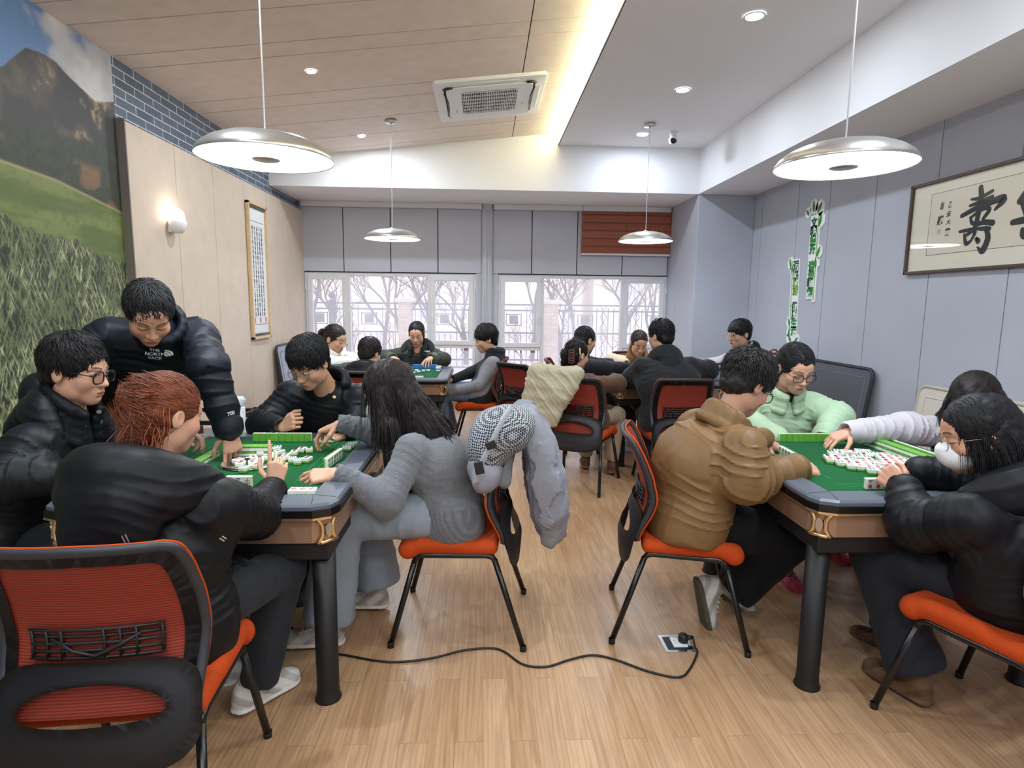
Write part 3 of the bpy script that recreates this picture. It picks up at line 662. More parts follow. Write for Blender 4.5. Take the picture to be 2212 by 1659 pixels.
for q in ((cy-0.1, iz1, iy1-fy0, 0.003), (cy-0.1, iz0, iy1-fy0, 0.003), (iy1, cz+0.015, 0.003, iz1-iz0)): ln.box((XR-0.0145, q[0], q[1]), (0.001, q[2], q[3]))
loc(ln.build('border_line', mat('brown_line', srgb(120, 104, 88), 0.7), t))
loc(MB().box((XR-0.0145, cy-0.1, cz+0.0175), (0.0008, iy1-fy0-0.02, iz1-iz0-0.006)).build('paper', mat('rice_paper', srgb(222, 212, 194), 0.8), t))
M_ink = mat('ink', srgb(40, 44, 44), 0.7)
_sk = [0]
def stroke(mb, pts, ws, x=XR-0.0155):
    _sk[0] += 1; x -= 0.00012*_sk[0]; ws = [q*1.2 for q in ws]
    C = catmull(pts, 6); n = len(C); W2 = np.interp(np.linspace(0, 1, n), np.linspace(0, 1, len(ws)), ws); L_, R_ = [], []
    for i in range(n):
        d = unit(C[min(i+1, n-1)]-C[max(i-1, 0)]); nn = np.array((-d[1], d[0])); L_.append(C[i]+nn*W2[i]); R_.append(C[i]-nn*W2[i])
    for e_, r_ in ((C[0], W2[0]), (C[-1], W2[-1])): mb.prism([(x, e_[0]+r_*math.cos(q), e_[1]+r_*math.sin(q)) for q in np.linspace(0, 2*PI, 15)[:-1]], (-0.00005, 0, 0))
    for i in range(n-1): mb.quad((x, *L_[i]), (x, *L_[i+1]), (x, *R_[i+1]), (x, *R_[i]))
def px2wall(u, v):                               # strokes were read off a 1556 x 1659 enlargement of the picture
    p = at(1940+u*272/1556, 330+v*290/1659, x=XR-0.015); return (p[1], p[2])
mb = MB()
for pts, ws in (([(1025, 430), (1030, 560), (1000, 720), (960, 900)], [.016, .019, .018, .014]), ([(905, 575), (1010, 560), (1170, 470)], [.006, .012, .01]),
                ([(890, 655), (1000, 615), (1170, 540)], [.008, .012, .01]), ([(790, 780), (960, 690), (1280, 560), (1290, 600), (1200, 700)], [.013, .015, .02, .02, .008]),
                ([(895, 800), (920, 870), (1000, 850)], [.008, .012, .008]), ([(900, 800), (1060, 690), (1130, 700), (1050, 820)], [.008, .012, .014, .01]),
                ([(940, 905), (1060, 860), (1170, 865)], [.008, .014, .016]), ([(765, 975), (900, 950), (1090, 925)], [.009, .011, .008]),
                ([(820, 1010), (840, 1120), (900, 1090)], [.008, .014, .008]), ([(830, 1030), (930, 960), (950, 990), (900, 1090)], [.009, .013, .012, .007]),
                ([(970, 1065), (990, 1090)], [.012, .016]), ([(1090, 930), (1110, 1060), (1040, 1210), (980, 1165)], [.013, .018, .02, .004]),
                ([(1010, 950), (1130, 935)], [.006, .012]),
                ([(1570, 490), (1505, 600)], [.012, .016]), ([(1545, 600), (1600, 760)], [.018, .018]), ([(1420, 860), (1560, 830), (1760, 800)], [.015, .018, .018]), ([(1540, 950), (1560, 1020), (1700, 990)], [.012, .02, .02]),
                ([(1620, 500), (1760, 470)], [.014, .016]), ([(1640, 640), (1760, 620)], [.014, .016])):
    stroke(mb, [px2wall(*p) for p in pts], ws)
loc(mb.build('brush_characters', M_ink, t))
mb = MB()
for i, (ch, u, v, w_, h_) in enumerate((('乙', 643, 640, 40, 75), ('未', 625, 755, 60, 85), ('大', 622, 855, 60, 65), ('寒', 605, 985, 70, 120), ('居', 545, 660, 50, 85), ('巍', 520, 835, 80, 120))):
    y_, z_ = px2wall(u, v); hh = abs(px2wall(u, v+h_)[1]-z_); ww = abs(px2wall(u+w_, v)[0]-y_)
    text_mesh('small_character', ch, 0.05, (XR-0.0155, y_, z_), AXR, UPZ, M_ink, t, bold=0.02, depth=0.0003, fit=(ww, hh), skew=0.2)
y_, z_ = px2wall(503, 975); loc(MB().box((XR-0.0155, y_, z_), (0.0006, 0.028, 0.03)).build('seal', mat('faint_seal', srgb(190, 176, 160), 0.8), t))
g_m, n, b = nodes_mat('picture_glass'); n.nodes.remove(b)
tr = N(n, 'ShaderNodeBsdfTransparent'); gl = N(n, 'ShaderNodeBsdfGlossy'); gl.inputs['Roughness'].default_value = 0.01; mx = N(n, 'ShaderNodeMixShader')
n.links.new(schlick(n, 0.05), mx.inputs[0]); n.links.new(tr.outputs[0], mx.inputs[1]); n.links.new(gl.outputs[0], mx.inputs[2]); n.links.new(mx.outputs[0], n.nodes['Material Output'].inputs[0])
loc(MB().quad((XR-0.021, fy1-0.02, fz0+0.02), (XR-0.021, fy0+0.02, fz0+0.02), (XR-0.021, fy0+0.02, fz1-0.02), (XR-0.021, fy1-0.02, fz1-0.02)).build('glass', g_m, t))

# hanging scroll in a light wood frame on the left wall
px = XL+0.055; sy0, sy1 = at(536, 590, x=px)[1], at(575, 590, x=px)[1]; sz0, sz1 = at(537, 735, x=px)[2], at(533, 433, x=px)[2]
t = thing('hanging_scroll', 'tall narrow calligraphy scroll in a light wood frame on the beige panelling', 'picture', (px, (sy0+sy1)/2, (sz0+sz1)/2))
def loc(o): o.location = -np.array(t.location); return o
cy, cz = (sy0+sy1)/2, (sz0+sz1)/2; mb = MB()
for q in ((cy, sz1-0.014, sy1-sy0, 0.028), (cy, sz0+0.014, sy1-sy0, 0.028), (sy0+0.014, cz, 0.028, sz1-sz0), (sy1-0.014, cz, 0.028, sz1-sz0)): mb.box((px+0.018, q[0], q[1]), (0.036, q[2], q[3]), bev=0.003)
loc(mb.build('frame', mat('pale_wood', srgb(214, 184, 144), 0.5, var=(20, 0.08)), t))
loc(MB().box((px+0.006, cy, cz), (0.01, sy1-sy0-0.04, sz1-sz0-0.04)).build('paper', mat('white_scroll_paper', srgb(226, 227, 230), 0.7), t))
loc(MB().tube([(px+0.022, sy0+0.04, sz1-0.045), (px+0.022, sy1-0.04, sz1-0.045)], 0.012, 10).tube([(px+0.022, sy0+0.05, sz0+0.05), (px+0.022, sy1-0.05, sz0+0.05)], 0.012, 10).build('scroll_rod', mat('dark_rod', srgb(96, 84, 74), 0.5), t))
lines = '明月几时有把酒问青天不知天上宫阙今夕是何年我欲乘风归去又恐琼楼玉宇高处不胜寒起舞弄清影何似在人间转朱阁低绮户照无眠不应有恨何事长向别时圆人有悲欢离合月有阴晴圆缺此事古难全但愿人长久千里共婵娟'
k = 0
for c_ in range(5):
    s_ = '\n'.join(lines[(k+i) % len(lines)] for i in range(19)); k += 19
    text_mesh('column_of_characters', s_, 0.056, (px+0.0125, sy1-0.13-(sy1-sy0-0.26)*(4-c_)/4, cz+0.0), (0, 1, 0), UPZ, M_ink, t, fit=(0.036, sz1-sz0-0.48), depth=0.0003, bold=-0.002)
mb = MB()
for y_ in (sy0+0.1, cy, sy1-0.1): mb.box((px+0.0122, y_, sz0+0.2), (0.0006, 0.045, 0.06))
loc(mb.build('red_seal', mat('seal_red', srgb(206, 150, 138), 0.7), t))
loc(MB().box((px+0.0122, cy, sz1-0.19), (0.0006, sy1-sy0-0.12, 0.004)).box((px+0.0122, cy, sz0+0.155), (0.0006, sy1-sy0-0.12, 0.004)).build('border_line', M_ink, t))
# ------------------------------------------------------------------ outside the windows
GZ = -0.15
M_pave = brick_material('pink_pavers', srgb(206, 192, 186), srgb(198, 184, 180), srgb(176, 164, 160), 0.24, 0.12, 0.006, (0, 1))
struct('ground', MB().box((0, YW+26, GZ-0.05), (90, 51, 0.1)), M_pave)
M_stone = brick_material('stacked_stone', srgb(186, 162, 140), srgb(206, 184, 162), srgb(140, 120, 104), 0.26, 0.05, 0.004, (0, 2))
M_fence = mat('grey_iron', srgb(70, 72, 88), 0.6)
M_bark = mat('bare_bark', srgb(112, 92, 84), 0.9); M_bark2 = mat('red_twigs', srgb(138, 98, 86), 0.9)
YF = 13.6
def fx(px): return at(px, 660, y=YF)[0]
def fence(p0, p1, plates, label):
    x0, x1 = fx(p0), fx(p1); zt = 1.42
    t = thing('fence', label, 'fence', ((x0+x1)/2, YF, GZ), group='iron fence panels across the yard'); cx = (x0+x1)/2
    mb = MB()
    for z in (zt, zt-0.13, 0.78, 0.16, -0.02): mb.box((0, 0, z-GZ), (x1-x0, 0.035, 0.035))
    mb.build('rail', M_fence, t)
    mb = MB(); n = int((x1-x0)/0.13)
    for i in range(n+1):
        x = x0+(x1-x0)*i/n-cx
        if any(abs(x+cx-fx(p)) < 0.2 for p in plates): mb.box((x, 0, 0.35-GZ), (0.016, 0.016, 0.8))
        else: mb.box((x, 0, 0.68-GZ), (0.016, 0.016, 1.36))
    mb.build('bars', M_fence, t)
    for p in plates:
        mb = MB(); x = fx(p)-cx; mb.box((x, 0, 1.08-GZ), (0.2, 0.02, 0.2)); mb.box((x, 0, 1.2-GZ), (0.34, 0.02, 0.02)).box((x, 0, 0.95-GZ), (0.34, 0.02, 0.02)).box((x-0.17, 0, 1.08-GZ), (0.02, 0.02, 0.27)).box((x+0.17, 0, 1.08-GZ), (0.02, 0.02, 0.27)); mb.build('plate', M_fence, t)
        mb = MB()
        for s in (-1, 1):
            for k in range(5):
                z = 0.2+0.24*k; xx = x+s*0.42
                mb.tube([(xx-0.07, 0, z-GZ), (xx+0.07, 0, z+0.24-GZ)], 0.008, 5).tube([(xx+0.07, 0, z-GZ), (xx-0.07, 0, z+0.24-GZ)], 0.008, 5)
        mb.build('lattice', M_fence, t)
fence(640, 866, [690, 797], 'iron fence panel behind the left half of the left window')
fence(884, 1176, [960, 1110], 'iron fence panel between the two stone pillars')
fence(1204, 1460, [1265, 1415], 'iron fence panel behind the right part of the right window')
def pillar(px, w_, label):
    t = thing('stone_pillar', label, 'pillar', (fx(px), YF, GZ))
    MB().box((0, 0, 0.8), (w_, w_, 1.6)).build('shaft', M_stone, t); MB().box((0, 0, 1.64), (w_+0.12, w_+0.12, 0.1), bev=0.02).build('cap', mat('pale_stone', srgb(206, 196, 186), 0.8), t)
pillar(876, 0.3, 'stacked stone pillar behind the left window'); pillar(1190, 0.32, 'stacked stone pillar behind the right window')
t = thing('gate_post', 'grey iron gate post with a ball on top behind the left casement', 'post', (fx(717), YF+0.02, GZ))
MB().box((0, 0, 0.82), (0.13, 0.13, 1.64)).build('shaft', M_fence, t); MB().lathe([(0, 0.08), (0.05, 0.06), (0.075, 0), (0.05, -0.06), (0, -0.08)], c=(0, 0, 1.74), seg=16).build('ball', M_fence, t)
def tree(x, y, h, seed, m, label, cat, group, spread=0.55, r0=0.07, lv=5, trunk=0.3):
    r = random.Random(seed); mb = MB()
    def br(p, d, L, rad, k):
        q = p+d*L*0.5+Vector((r.uniform(-1, 1), r.uniform(-1, 1), 0.3))*L*0.06; e = q+(d+Vector((r.uniform(-1, 1), r.uniform(-1, 1), r.uniform(-0.2, 0.6)))*0.2).normalized()*L*0.5
        mb.tube([p, q, e], [rad, rad*0.8, rad*0.62], 5 if k > 2 else 3, cap=False)
        if k == 0: return
        for i in range(3 if k > 1 else 4):
            nd = (d+Vector((r.uniform(-1, 1), r.uniform(-1, 1), r.uniform(-0.35, 0.7)))*spread*1.3).normalized()
            br(q if i == 0 else e, nd, L*r.uniform(0.55, 0.8), rad*0.58, k-1)
    br(Vector((0, 0, 0)), Vector((r.uniform(-.1, .1), r.uniform(-.1, .1), 1)).normalized(), h*trunk, r0, lv)
    o = mb.build('bare_tree' if cat == 'tree' else 'bare_shrub', m); o.location = (x, y, GZ); tag(o, label, cat, group)
tl = ['bare winter tree beyond the fence, seen through the left window', 'bare winter tree beyond the fence, seen through the right window']
for i, (x, y, h, k) in enumerate(((-5.4, 15.6, 4.0, 0), (-3.9, 15.4, 3.6, 0), (-2.2, 15.6, 3.8, 0), (-0.5, 15.5, 3.6, 0), (2.0, 15.5, 3.8, 1), (3.6, 16.0, 4.2, 1), (-4.6, 16.5, 4.4, 0), (-3.0, 17.6, 5.0, 0), (-1.4, 16.2, 4.2, 0), (0.2, 18.5, 5.2, 0), (1.3, 16.4, 4.5, 1), (2.6, 17.0, 5.0, 1), (4.4, 15.4, 4.6, 1), (5.6, 17.5, 5.0, 1))):
    tree(x, y, h, 10+i, M_bark, tl[k], 'tree', 'bare trees beyond the fence')
sl = ['low bare reddish shrub by the fence, seen through the left window', 'low bare reddish shrub by the fence, seen through the right window']
for i, (x, y, k) in enumerate(((-4.2, 14.6, 0), (-3.2, 14.8, 0), (-2.2, 14.4, 0), (-0.2, 14.7, 0), (0.9, 14.6, 1), (2.2, 14.5, 1), (3.2, 14.8, 1), (4.6, 14.6, 1))):
    tree(x, y, 2.2, 40+i, M_bark2, sl[k], 'shrub', 'bare shrubs by the fence', spread=0.8, r0=0.022, lv=5, trunk=0.22)
t = thing('building', 'pale beige apartment building far behind the trees', 'building', (-6, 34, GZ))
MB().box((0, 0, 3.2), (22, 6, 6.4)).build('facade', mat('pale_render', srgb(240, 228, 220), 0.9), t)
for i in range(7):
    for z in (1.6, 4.4): MB().box((-9+3*i, -3.0, z), (1.3, 0.1, 1.4)).build('window', mat('dull_glass', srgb(206, 206, 216), 0.3), t)
t = thing('building', 'cream low building far off behind the right window', 'building', (13, 36, GZ))
MB().box((0, 0, 2.2), (14, 6, 4.4)).build('facade', mat('cream_render', srgb(232, 222, 206), 0.9), t)
for i in range(4): MB().box((-5+3.2*i, -3.0, 2.2), (1.6, 0.1, 1.3)).build('window', mat('dull_glass'), t)
# parked car
c = at(1240, 650, y=46); t = thing('car', 'small blue-grey car parked far beyond the fence behind the right window', 'car', (c[0], 46, GZ), rz=1.35); M_car = mat('car_paint', srgb(96, 116, 150), 0.3, coat=0.4)
prof = [(-2.0, 0.3), (2.0, 0.3), (2.05, 0.6), (1.95, 0.85), (1.1, 0.95), (0.5, 1.4), (-0.9, 1.45), (-1.5, 1.0), (-2.0, 0.9), (-2.08, 0.6)]
mb = MB(); mb.prism([(x, -0.8, z) for x, z in prof], (0, 1.6, 0)); o = mb.build('body', M_car, t); o.modifiers.new('bevel', 'BEVEL').width = 0.06
MB().prism([(0.95, -0.81, 0.97), (0.46, -0.81, 1.34), (-0.85, -0.81, 1.38), (-1.3, -0.81, 1.0)], (0, 1.62, 0)).build('window', mat('dark_glass', srgb(40, 46, 56), 0.1), t)
for x in (-1.3, 1.3):
    for y in (-0.72, 0.72):
        mb = MB(); mb.lathe([(0, -0.1), (0.2, -0.1), (0.3, -0.08), (0.31, 0), (0.3, 0.08), (0.2, 0.1), (0, 0.1)], seg=20); mb.bm.transform(Matrix.Translation((x, y, 0.31)) @ Matrix.Rotation(PI/2, 4, 'X')); mb.build('wheel', M_black, t)

# ------------------------------------------------------------------ mahjong tables
M_felt = mat('green_felt', srgb(3, 84, 40), 0.95, bump=(500, 0.15), sheen=0.08, spec=0.1)
M_rim = mat('grey_table_rim', srgb(92, 98, 109), 0.3)
M_lip = mat('black_lip', srgb(14, 14, 16), 0.25)
M_gold = mat('gold_trim', srgb(226, 196, 146), 0.25, 0.9)
M_rose = mat('rose_gold', srgb(164, 130, 106), 0.3, 0.4)
M_leg = mat('matt_black_metal', srgb(30, 29, 30), 0.5, 0.2)
HX, HY, ZR = 0.49, 0.57, 0.765
def rim_outline(hx, hy, c): return [(hx, -hy+c), (hx, hy-c), (hx-c*0.25, hy-c*0.35), (hx-c, hy), (-hx+c, hy), (-hx+c*0.25, hy-c*0.35), (-hx, hy-c), (-hx, -hy+c), (-hx+c*0.25, -hy+c*0.35), (-hx+c, -hy), (hx-c, -hy), (hx-c*0.25, -hy+c*0.35)]
def make_table():
    t = thing('mahjong_table', 'x', 'table', (0, 0, 0), group='automatic mahjong tables')
    fx_, fy_ = 0.392, 0.462
    mb = MB(); mb.box((0, 0, 0.74), (fx_*2, fy_*2, 0.03)); mb.build('felt_top', M_felt, t)
    # rim : outer outline, inner felt rectangle
    O = rim_outline(HX, HY, 0.075); mb = MB(); n = len(O)
    def inner(p): return (max(-fx_, min(fx_, p[0]*0.92)) if abs(p[0]) < HX-0.07 else math.copysign(fx_, p[0]), math.copysign(fy_, p[1]) if abs(p[1]) > HY-0.09 else p[1])
    I2 = [(math.copysign(fx_, p[0]), math.copysign(fy_, p[1])) for p in O]
    vo = [mb.bm.verts.new((p[0], p[1], ZR-0.008)) for p in O]; vm = [mb.bm.verts.new((p[0]*0.985, p[1]*0.985, ZR)) for p in O]
    cs = {}
    def iv(p, z):
        k = (round(p[0], 4), round(p[1], 4), z)
        if k not in cs: cs[k] = mb.bm.verts.new((p[0], p[1], z))
        return cs[k]
    vb = [mb.bm.verts.new((p[0], p[1], ZR-0.022)) for p in O]
    for i in range(n):
        j = (i+1) % n
        mb.bm.faces.new((vb[i], vb[j], vo[j], vo[i])); mb.bm.faces.new((vo[i], vo[j], vm[j], vm[i]))
        a, b = iv(I2[i], ZR+0.002), iv(I2[j], ZR+0.002)
        f = [vm[i], vm[j], b] + ([a] if a is not b else []); mb.bm.faces.new(f)
        if a is not b: mb.bm.faces.new((a, b, iv(I2[j], 0.745), iv(I2[i], 0.745)))
    mb.bm.faces.new(vb[::-1]); rim = mb.build('rim', M_rim, t)
    mb = MB()
    for sx in (-1, 1):
        for sy in (-1, 1):
            for d in ((0.065, 0.0), (0.0, 0.065)):
                mb.tube([(sx*(fx_-0*d[0]), sy*(fy_), ZR+0.0015), (sx*(HX-0.012-d[0]*1.0), sy*(HY-0.012-d[1]*1.2), ZR+0.0005)], 0.0012, 5)
    mb.build('seam', M_lip, rim)
    mb = MB(); mb.prism([(p[0]*1.012, p[1]*1.012, ZR-0.046) for p in O], (0, 0, 0.026)); mb.build('lip', M_lip, t)
    mb = MB(); mb.prism([(p[0]*1.014, p[1]*1.014, ZR-0.053) for p in O], (0, 0, 0.008)); mb.build('gold_line', M_gold, t)
    A = rim_outline(HX*0.995, HY*0.995, 0.07); mb = MB(); mb.prism([(p[0]*0.985, p[1]*0.985, 0.625) for p in A], (0, 0, 0.088)); mb.build('apron', M_rose, t)
    for sx in (-1, 1):
        for sy in (-1, 1):
            c_ = np.array((sx*(HX-0.026), sy*(HY-0.030), 0.668)); nrm = unit((sx*0.8, sy*0.75, 0)); tn = np.array((-nrm[1], nrm[0], 0))
            mb = MB()
            for s in (-1, 1): mb.tube([c_+tn*s*w_+np.array((0, 0, z))-nrm*abs(w_)*0.35 for w_, z in ((0.040, 0.043), (0.028, 0.034), (0.021, 0.018), (0.020, 0.0), (0.021, -0.018), (0.028, -0.034), (0.038, -0.043))], 0.0085, 8)
            mb.tube([c_+tn*0.03+np.array((0, 0, 0.042))-nrm*0.006, c_-tn*0.03+np.array((0, 0, 0.042))-nrm*0.006], 0.007, 8).tube([c_+tn*0.03-np.array((0, 0, 0.042))-nrm*0.006, c_-tn*0.03-np.array((0, 0, 0.042))-nrm*0.006], 0.007, 8)
            o = mb.build('corner_ornament', M_gold, t)
            mb = MB(); F_ = [c_+nrm*0.004+tn*0.013*math.cos(q)+np.array((0, 0, 0.026*math.sin(q))) for q in np.linspace(0, 2*PI, 20)[:-1]]; mb.prism(F_, -nrm*0.02); mb.build('medallion', M_chrome, o)
            mb = MB(); lx, ly = sx*0.43, sy*0.49
            mb.lathe([(0, 0), (0.047, 0), (0.048, 0.006), (0.042, 0.018), (0.04, 0.05), (0.041, 0.57), (0, 0.57)], c=(lx, ly, 0), seg=28); mb.build('leg', M_leg, t)
    mb = MB(); mb.box((0, 0, 0.592), (HX*2-0.05, HY*2-0.05, 0.068), bev=0.006); mb.build('base_frame', M_leg, t)
    mb = MB(); mb.box((0, 0, 0.52), (0.56, 0.66, 0.08), bev=0.02); mb.build('machine_case', M_leg, t)
    mb = MB(); mb.lathe([(0.088, 0), (0.125, 0.001), (0.13, 0.004), (0.118, 0.008), (0.09, 0.009), (0.086, 0.006)], c=(0, 0, 0.755), seg=40); d = mb.build('dial', M_chrome, t)
    MB().lathe([(0.086, 0.0045), (0, 0.005)], c=(0, 0, 0.755), seg=32).build('dial_face', M_black, d)
    mb = MB()
    for s in (-1, 1):
        mb.box((s*0.30, 0.06, 0.7553), (0.0025, 0.66, 0.0006)); mb.box((0, s*0.37, 0.7553), (0.56, 0.0025, 0.0006)); mb.box((s*0.268, 0.06, 0.7553), (0.0025, 0.66, 0.0006)); mb.box((0, s*0.338, 0.7553), (0.56, 0.0025, 0.0006))
    mb.build('lift_slot', mat('dark_felt_line', srgb(20, 150, 88), 0.9), t)
    return t
TBL = {'L': (-1.0, 2.53), 'R': (1.68, 2.55), 'RL': (-0.83, 5.86), 'RR': (1.66, 5.68)}
tb = make_table(); tb.location = (*TBL['L'], 0); tb['label'] = 'green felt mahjong table under the front left lamp'
for k, lab in (('R', 'green felt mahjong table under the front right lamp'), ('RL', 'green felt mahjong table under the rear left lamp by the left window'), ('RR', 'green felt mahjong table under the rear right lamp by the right window')):
    q = copy_tree(tb); q.location = (*TBL[k], 0); q['label'] = lab
o = MB().box((0, 0, 0), (0.02, 0.006, 0.012), bev=0.002).build('power_light', mat('amber_light', srgb(250, 150, 60), 0.4, emit=((1, 0.45, 0.1, 1), 2.0)), q); o.location = (-0.2, -0.335, 0.52)

# ------------------------------------------------------------------ chairs
M_orange = mat('orange_seat_fabric', srgb(188, 70, 22), 0.85, bump=(420, 0.12), spec=0.25)
M_frame = mat('charcoal_plastic', srgb(44, 46, 52), 0.5)
M_tube = mat('black_tube', srgb(18, 18, 19), 0.28)
def mesh_material():
    m, n, b = nodes_mat('red_orange_mesh'); b.inputs['Base Color'].default_value = srgb(182, 58, 32); b.inputs['Roughness'].default_value = 0.75
    t = N(n, 'ShaderNodeTexCoord'); wv = N(n, 'ShaderNodeTexWave', wave_type='BANDS', bands_direction='Z'); wv.inputs['Scale'].default_value = 42; n.links.new(t.outputs['Object'], wv.inputs[0])
    bp = N(n, 'ShaderNodeBump'); bp.inputs['Strength'].default_value = 0.25; bp.inputs['Distance'].default_value = 0.002; n.links.new(wv.outputs[0], bp.inputs['Height']); n.links.new(bp.outputs[0], b.inputs['Normal'])
    cr = N(n, 'ShaderNodeMix', data_type='RGBA'); cr.inputs[6].default_value = srgb(112, 34, 20); cr.inputs[7].default_value = srgb(150, 52, 30); n.links.new(wv.outputs[0], cr.inputs[0]); n.links.new(cr.outputs[2], b.inputs['Base Color'])
    return m
M_mesh = mesh_material()
def sheet(u, z, off=0.0):
    """backrest surface: u across, z height"""
    y = np.interp(z, [0.32, 0.44, 0.50, 0.58, 0.66, 0.76, 0.86, 0.93], [-0.215, -0.205, -0.190, -0.168, -0.162, -0.183, -0.220, -0.254])
    return np.array((u, y-off+np.interp(z, [0.5, 0.62], [0.012, 0.04])*(u/0.23)**2, z if z < 0.6 else 0.6+(z-0.6)*0.89))
def make_chair():
    t = thing('mesh_back_chair', 'x', 'chair', group='orange chairs around the tables')
    F = Field(0.009); F.box((0, 0.03, 0.432), (0.228, 0.195, 0.032), rd=0.03, k=0.02); F.cap((-0.2, 0.215, 0.418), (0.2, 0.215, 0.418), 0.042, k=0.03); F.cap((-0.21, 0.0, 0.452), (-0.21, 0.16, 0.45), 0.022, k=0.03); F.cap((0.21, 0.0, 0.452), (0.21, 0.16, 0.45), 0.022, k=0.03)
    F.mesh('seat', M_orange, t, smooth=2)
    def hw(z): return np.interp(z, [0.45, 0.6, 0.8, 0.93], [0.215, 0.228, 0.225, 0.208])
    nu, nz = 13, 18; P = [sheet(hw(z)*0.97*u, z, o_) for o_ in (0.0, 0.006) for z in np.linspace(0.46, 0.915, nz) for u in np.linspace(-1, 1, nu)]
    Q = []
    for o_ in (0, 1):
        for i in range(nz-1):
            for j in range(nu-1):
                a = o_*nu*nz+i*nu+j; q = [a, a+1, a+nu+1, a+nu]; Q.append(q if o_ == 0 else q[::-1])
    np_mesh('mesh_back', np.array(P), np.array(Q), M_mesh, None, smooth=True).parent = t
    # frame: flat band along the outline
    path = [(hw(0.46), 0.46), (hw(0.55), 0.55), (hw(0.65), 0.65), (hw(0.75), 0.75), (hw(0.85), 0.85), (hw(0.9)-0.001, 0.896), (hw(0.92)-0.008, 0.916), (hw(0.92)-0.03, 0.926)]
    path = [tuple(p) for p in catmull(path, 4)]
    full = path+[(u, 0.925+0.004*(1-abs(u)/0.17)) for u in np.linspace(0.15, -0.15, 13)]+[(-u, z) for u, z in path[::-1]]
    mb = MB(); mb.tube([sheet(u, z, 0.002) for u, z in full], 0.0155, 8, sx=0.7); mb.build('back_frame', M_frame, t)
    MB().tube([sheet(u*1.035, 0.46+(z-0.46)*1.02, -0.011) for u, z in full], 0.0042, 6).build('piping', M_orange, t)
    mb = MB(); inn = [(u*0.90, 0.46+(z-0.46)*0.945) for u, z in full]
    va = [mb.bm.verts.new(sheet(u, z, 0.010)) for u, z in full]; vb = [mb.bm.verts.new(sheet(u*0.83, 0.46+(z-0.46)*0.905, 0.012)) for u, z in full]
    for i in range(len(full)-1): f = mb.bm.faces.new((va[i], va[i+1], vb[i+1], vb[i])); f.smooth = True
    bmesh.ops.solidify(mb.bm, geom=mb.bm.faces[:], thickness=0.006); mb.build('back_band', M_frame, t)
    # lower shell with oval opening
    mb = MB(); n = 48; rings = []
    for k, w_ in enumerate((0, 0.25, 0.6, 1.0)):
        R_ = []
        for i in range(n):
            a = 2*PI*i/n; ca, sa = math.cos(a), math.sin(a); e = 0.62
            ou, oz = math.copysign(abs(ca)**e, ca)*0.238, 0.462+math.copysign(abs(sa)**e, sa)*0.14
            iu, iz = ca*0.165, 0.508+sa*0.042-0.02*(ca*ca)
            u, z = iu+(ou-iu)*w_, iz+(oz-iz)*w_
            bul = 0.012+0.045*max(0, 1-(u/0.24)**2)*np.interp(z, [0.32, 0.42, 0.6], [0.6, 1, 0.55])
            R_.append(mb.bm.verts.new(sheet(u, z, bul)))
        rings.append(R_)
    for a, b in zip(rings, rings[1:]):
        for i in range(n): f = mb.bm.faces.new((a[i], a[(i+1) % n], b[(i+1) % n], b[i])); f.smooth = True
    bmesh.ops.solidify(mb.bm, geom=mb.bm.faces[:], thickness=0.012); mb.build('back_shell', M_frame, t)
    mb = MB()
    for u in (-0.145, -0.11, -0.075, 0.02, 0.055, 0.09, 0.145): mb.tube([sheet(u, z, 0.016) for z in (0.60, 0.64, 0.68)], 0.0042, 5)
    for z in (0.60, 0.62, 0.64, 0.66, 0.68): mb.tube([sheet(u, z, 0.016) for u in np.linspace(-0.15, 0.15, 7) if not (z in (0.62, 0.64) and abs(u) < 0.04)], 0.0042, 5)
    mb.tube([sheet(u, z, 0.018) for u, z in ((-0.1, 0.655), (-0.05, 0.62), (0, 0.605), (0.05, 0.63), (0.1, 0.66))], 0.005, 5); mb.build('lumbar_lattice', M_black, t)
    for s in (-1, 1):
        f0, f1, r1, r0 = (s*0.245, 0.285, 0.012), (s*0.212, 0.185, 0.375), (s*0.212, -0.15, 0.385), (s*0.248, -0.275, 0.012)
        for a, b in ((f0, f1), (r0, r1)):
            o = MB().tube([a, b], 0.0125, 12).build('leg', M_tube, t); MB().lathe([(0, 0), (0.014, 0), (0.0145, 0.02), (0.0125, 0.024)], c=(a[0], a[1], 0), seg=12).build('foot_cap', M_black, o)
        d = 0.03; MB().tube([(s*0.2135, 0.187, 0.365), (s*0.212, 0.178, 0.388), (s*0.212, 0.15, 0.398), (s*0.212, 0.0, 0.4), (s*0.212, -0.115, 0.402), (s*0.212, -0.142, 0.395), (s*0.2125, -0.153, 0.375)], 0.0125, 12).build('seat_rail', M_tube, t)
    MB().box((0, 0.12, 0.398), (0.41, 0.03, 0.012)).box((0, -0.08, 0.398), (0.41, 0.03, 0.012)).build('cross_bar', M_tube, t)
    return t
CHAIRS = {}
ch0 = make_chair()
def chair(key, x, y, ang, label):
    """ang = direction the sitter faces, degrees from +X"""
    o = ch0 if not CHAIRS else copy_tree(ch0); o.location = (x, y, 0); o.rotation_euler = (0, 0, math.radians(ang-90)); o['label'] = label; CHAIRS[key] = o
chair('P3', -0.94, 1.54, 95, 'orange mesh-back chair nearest the viewer, under the woman with reddish hair')
chair('P1', -1.90, 2.28, 8, 'orange chair at the left edge under the man in black glasses')
chair('P4', -1.0, 3.42, -90, 'orange chair under the man with thin glasses and open collar')
chair('P5', -0.09, 2.585, 176, 'orange chair with a silver jacket on its back, under the grey sweater woman')
chair('P15', 0.875, 2.55, -12, 'orange chair under the man in the tan puffer jacket')
chair('P16', 1.72, 3.50, -92, 'orange chair under the woman in the mint green jacket')
chair('P17', 2.62, 2.65, 178, 'orange chair under the woman reaching out in the pale pink jacket')
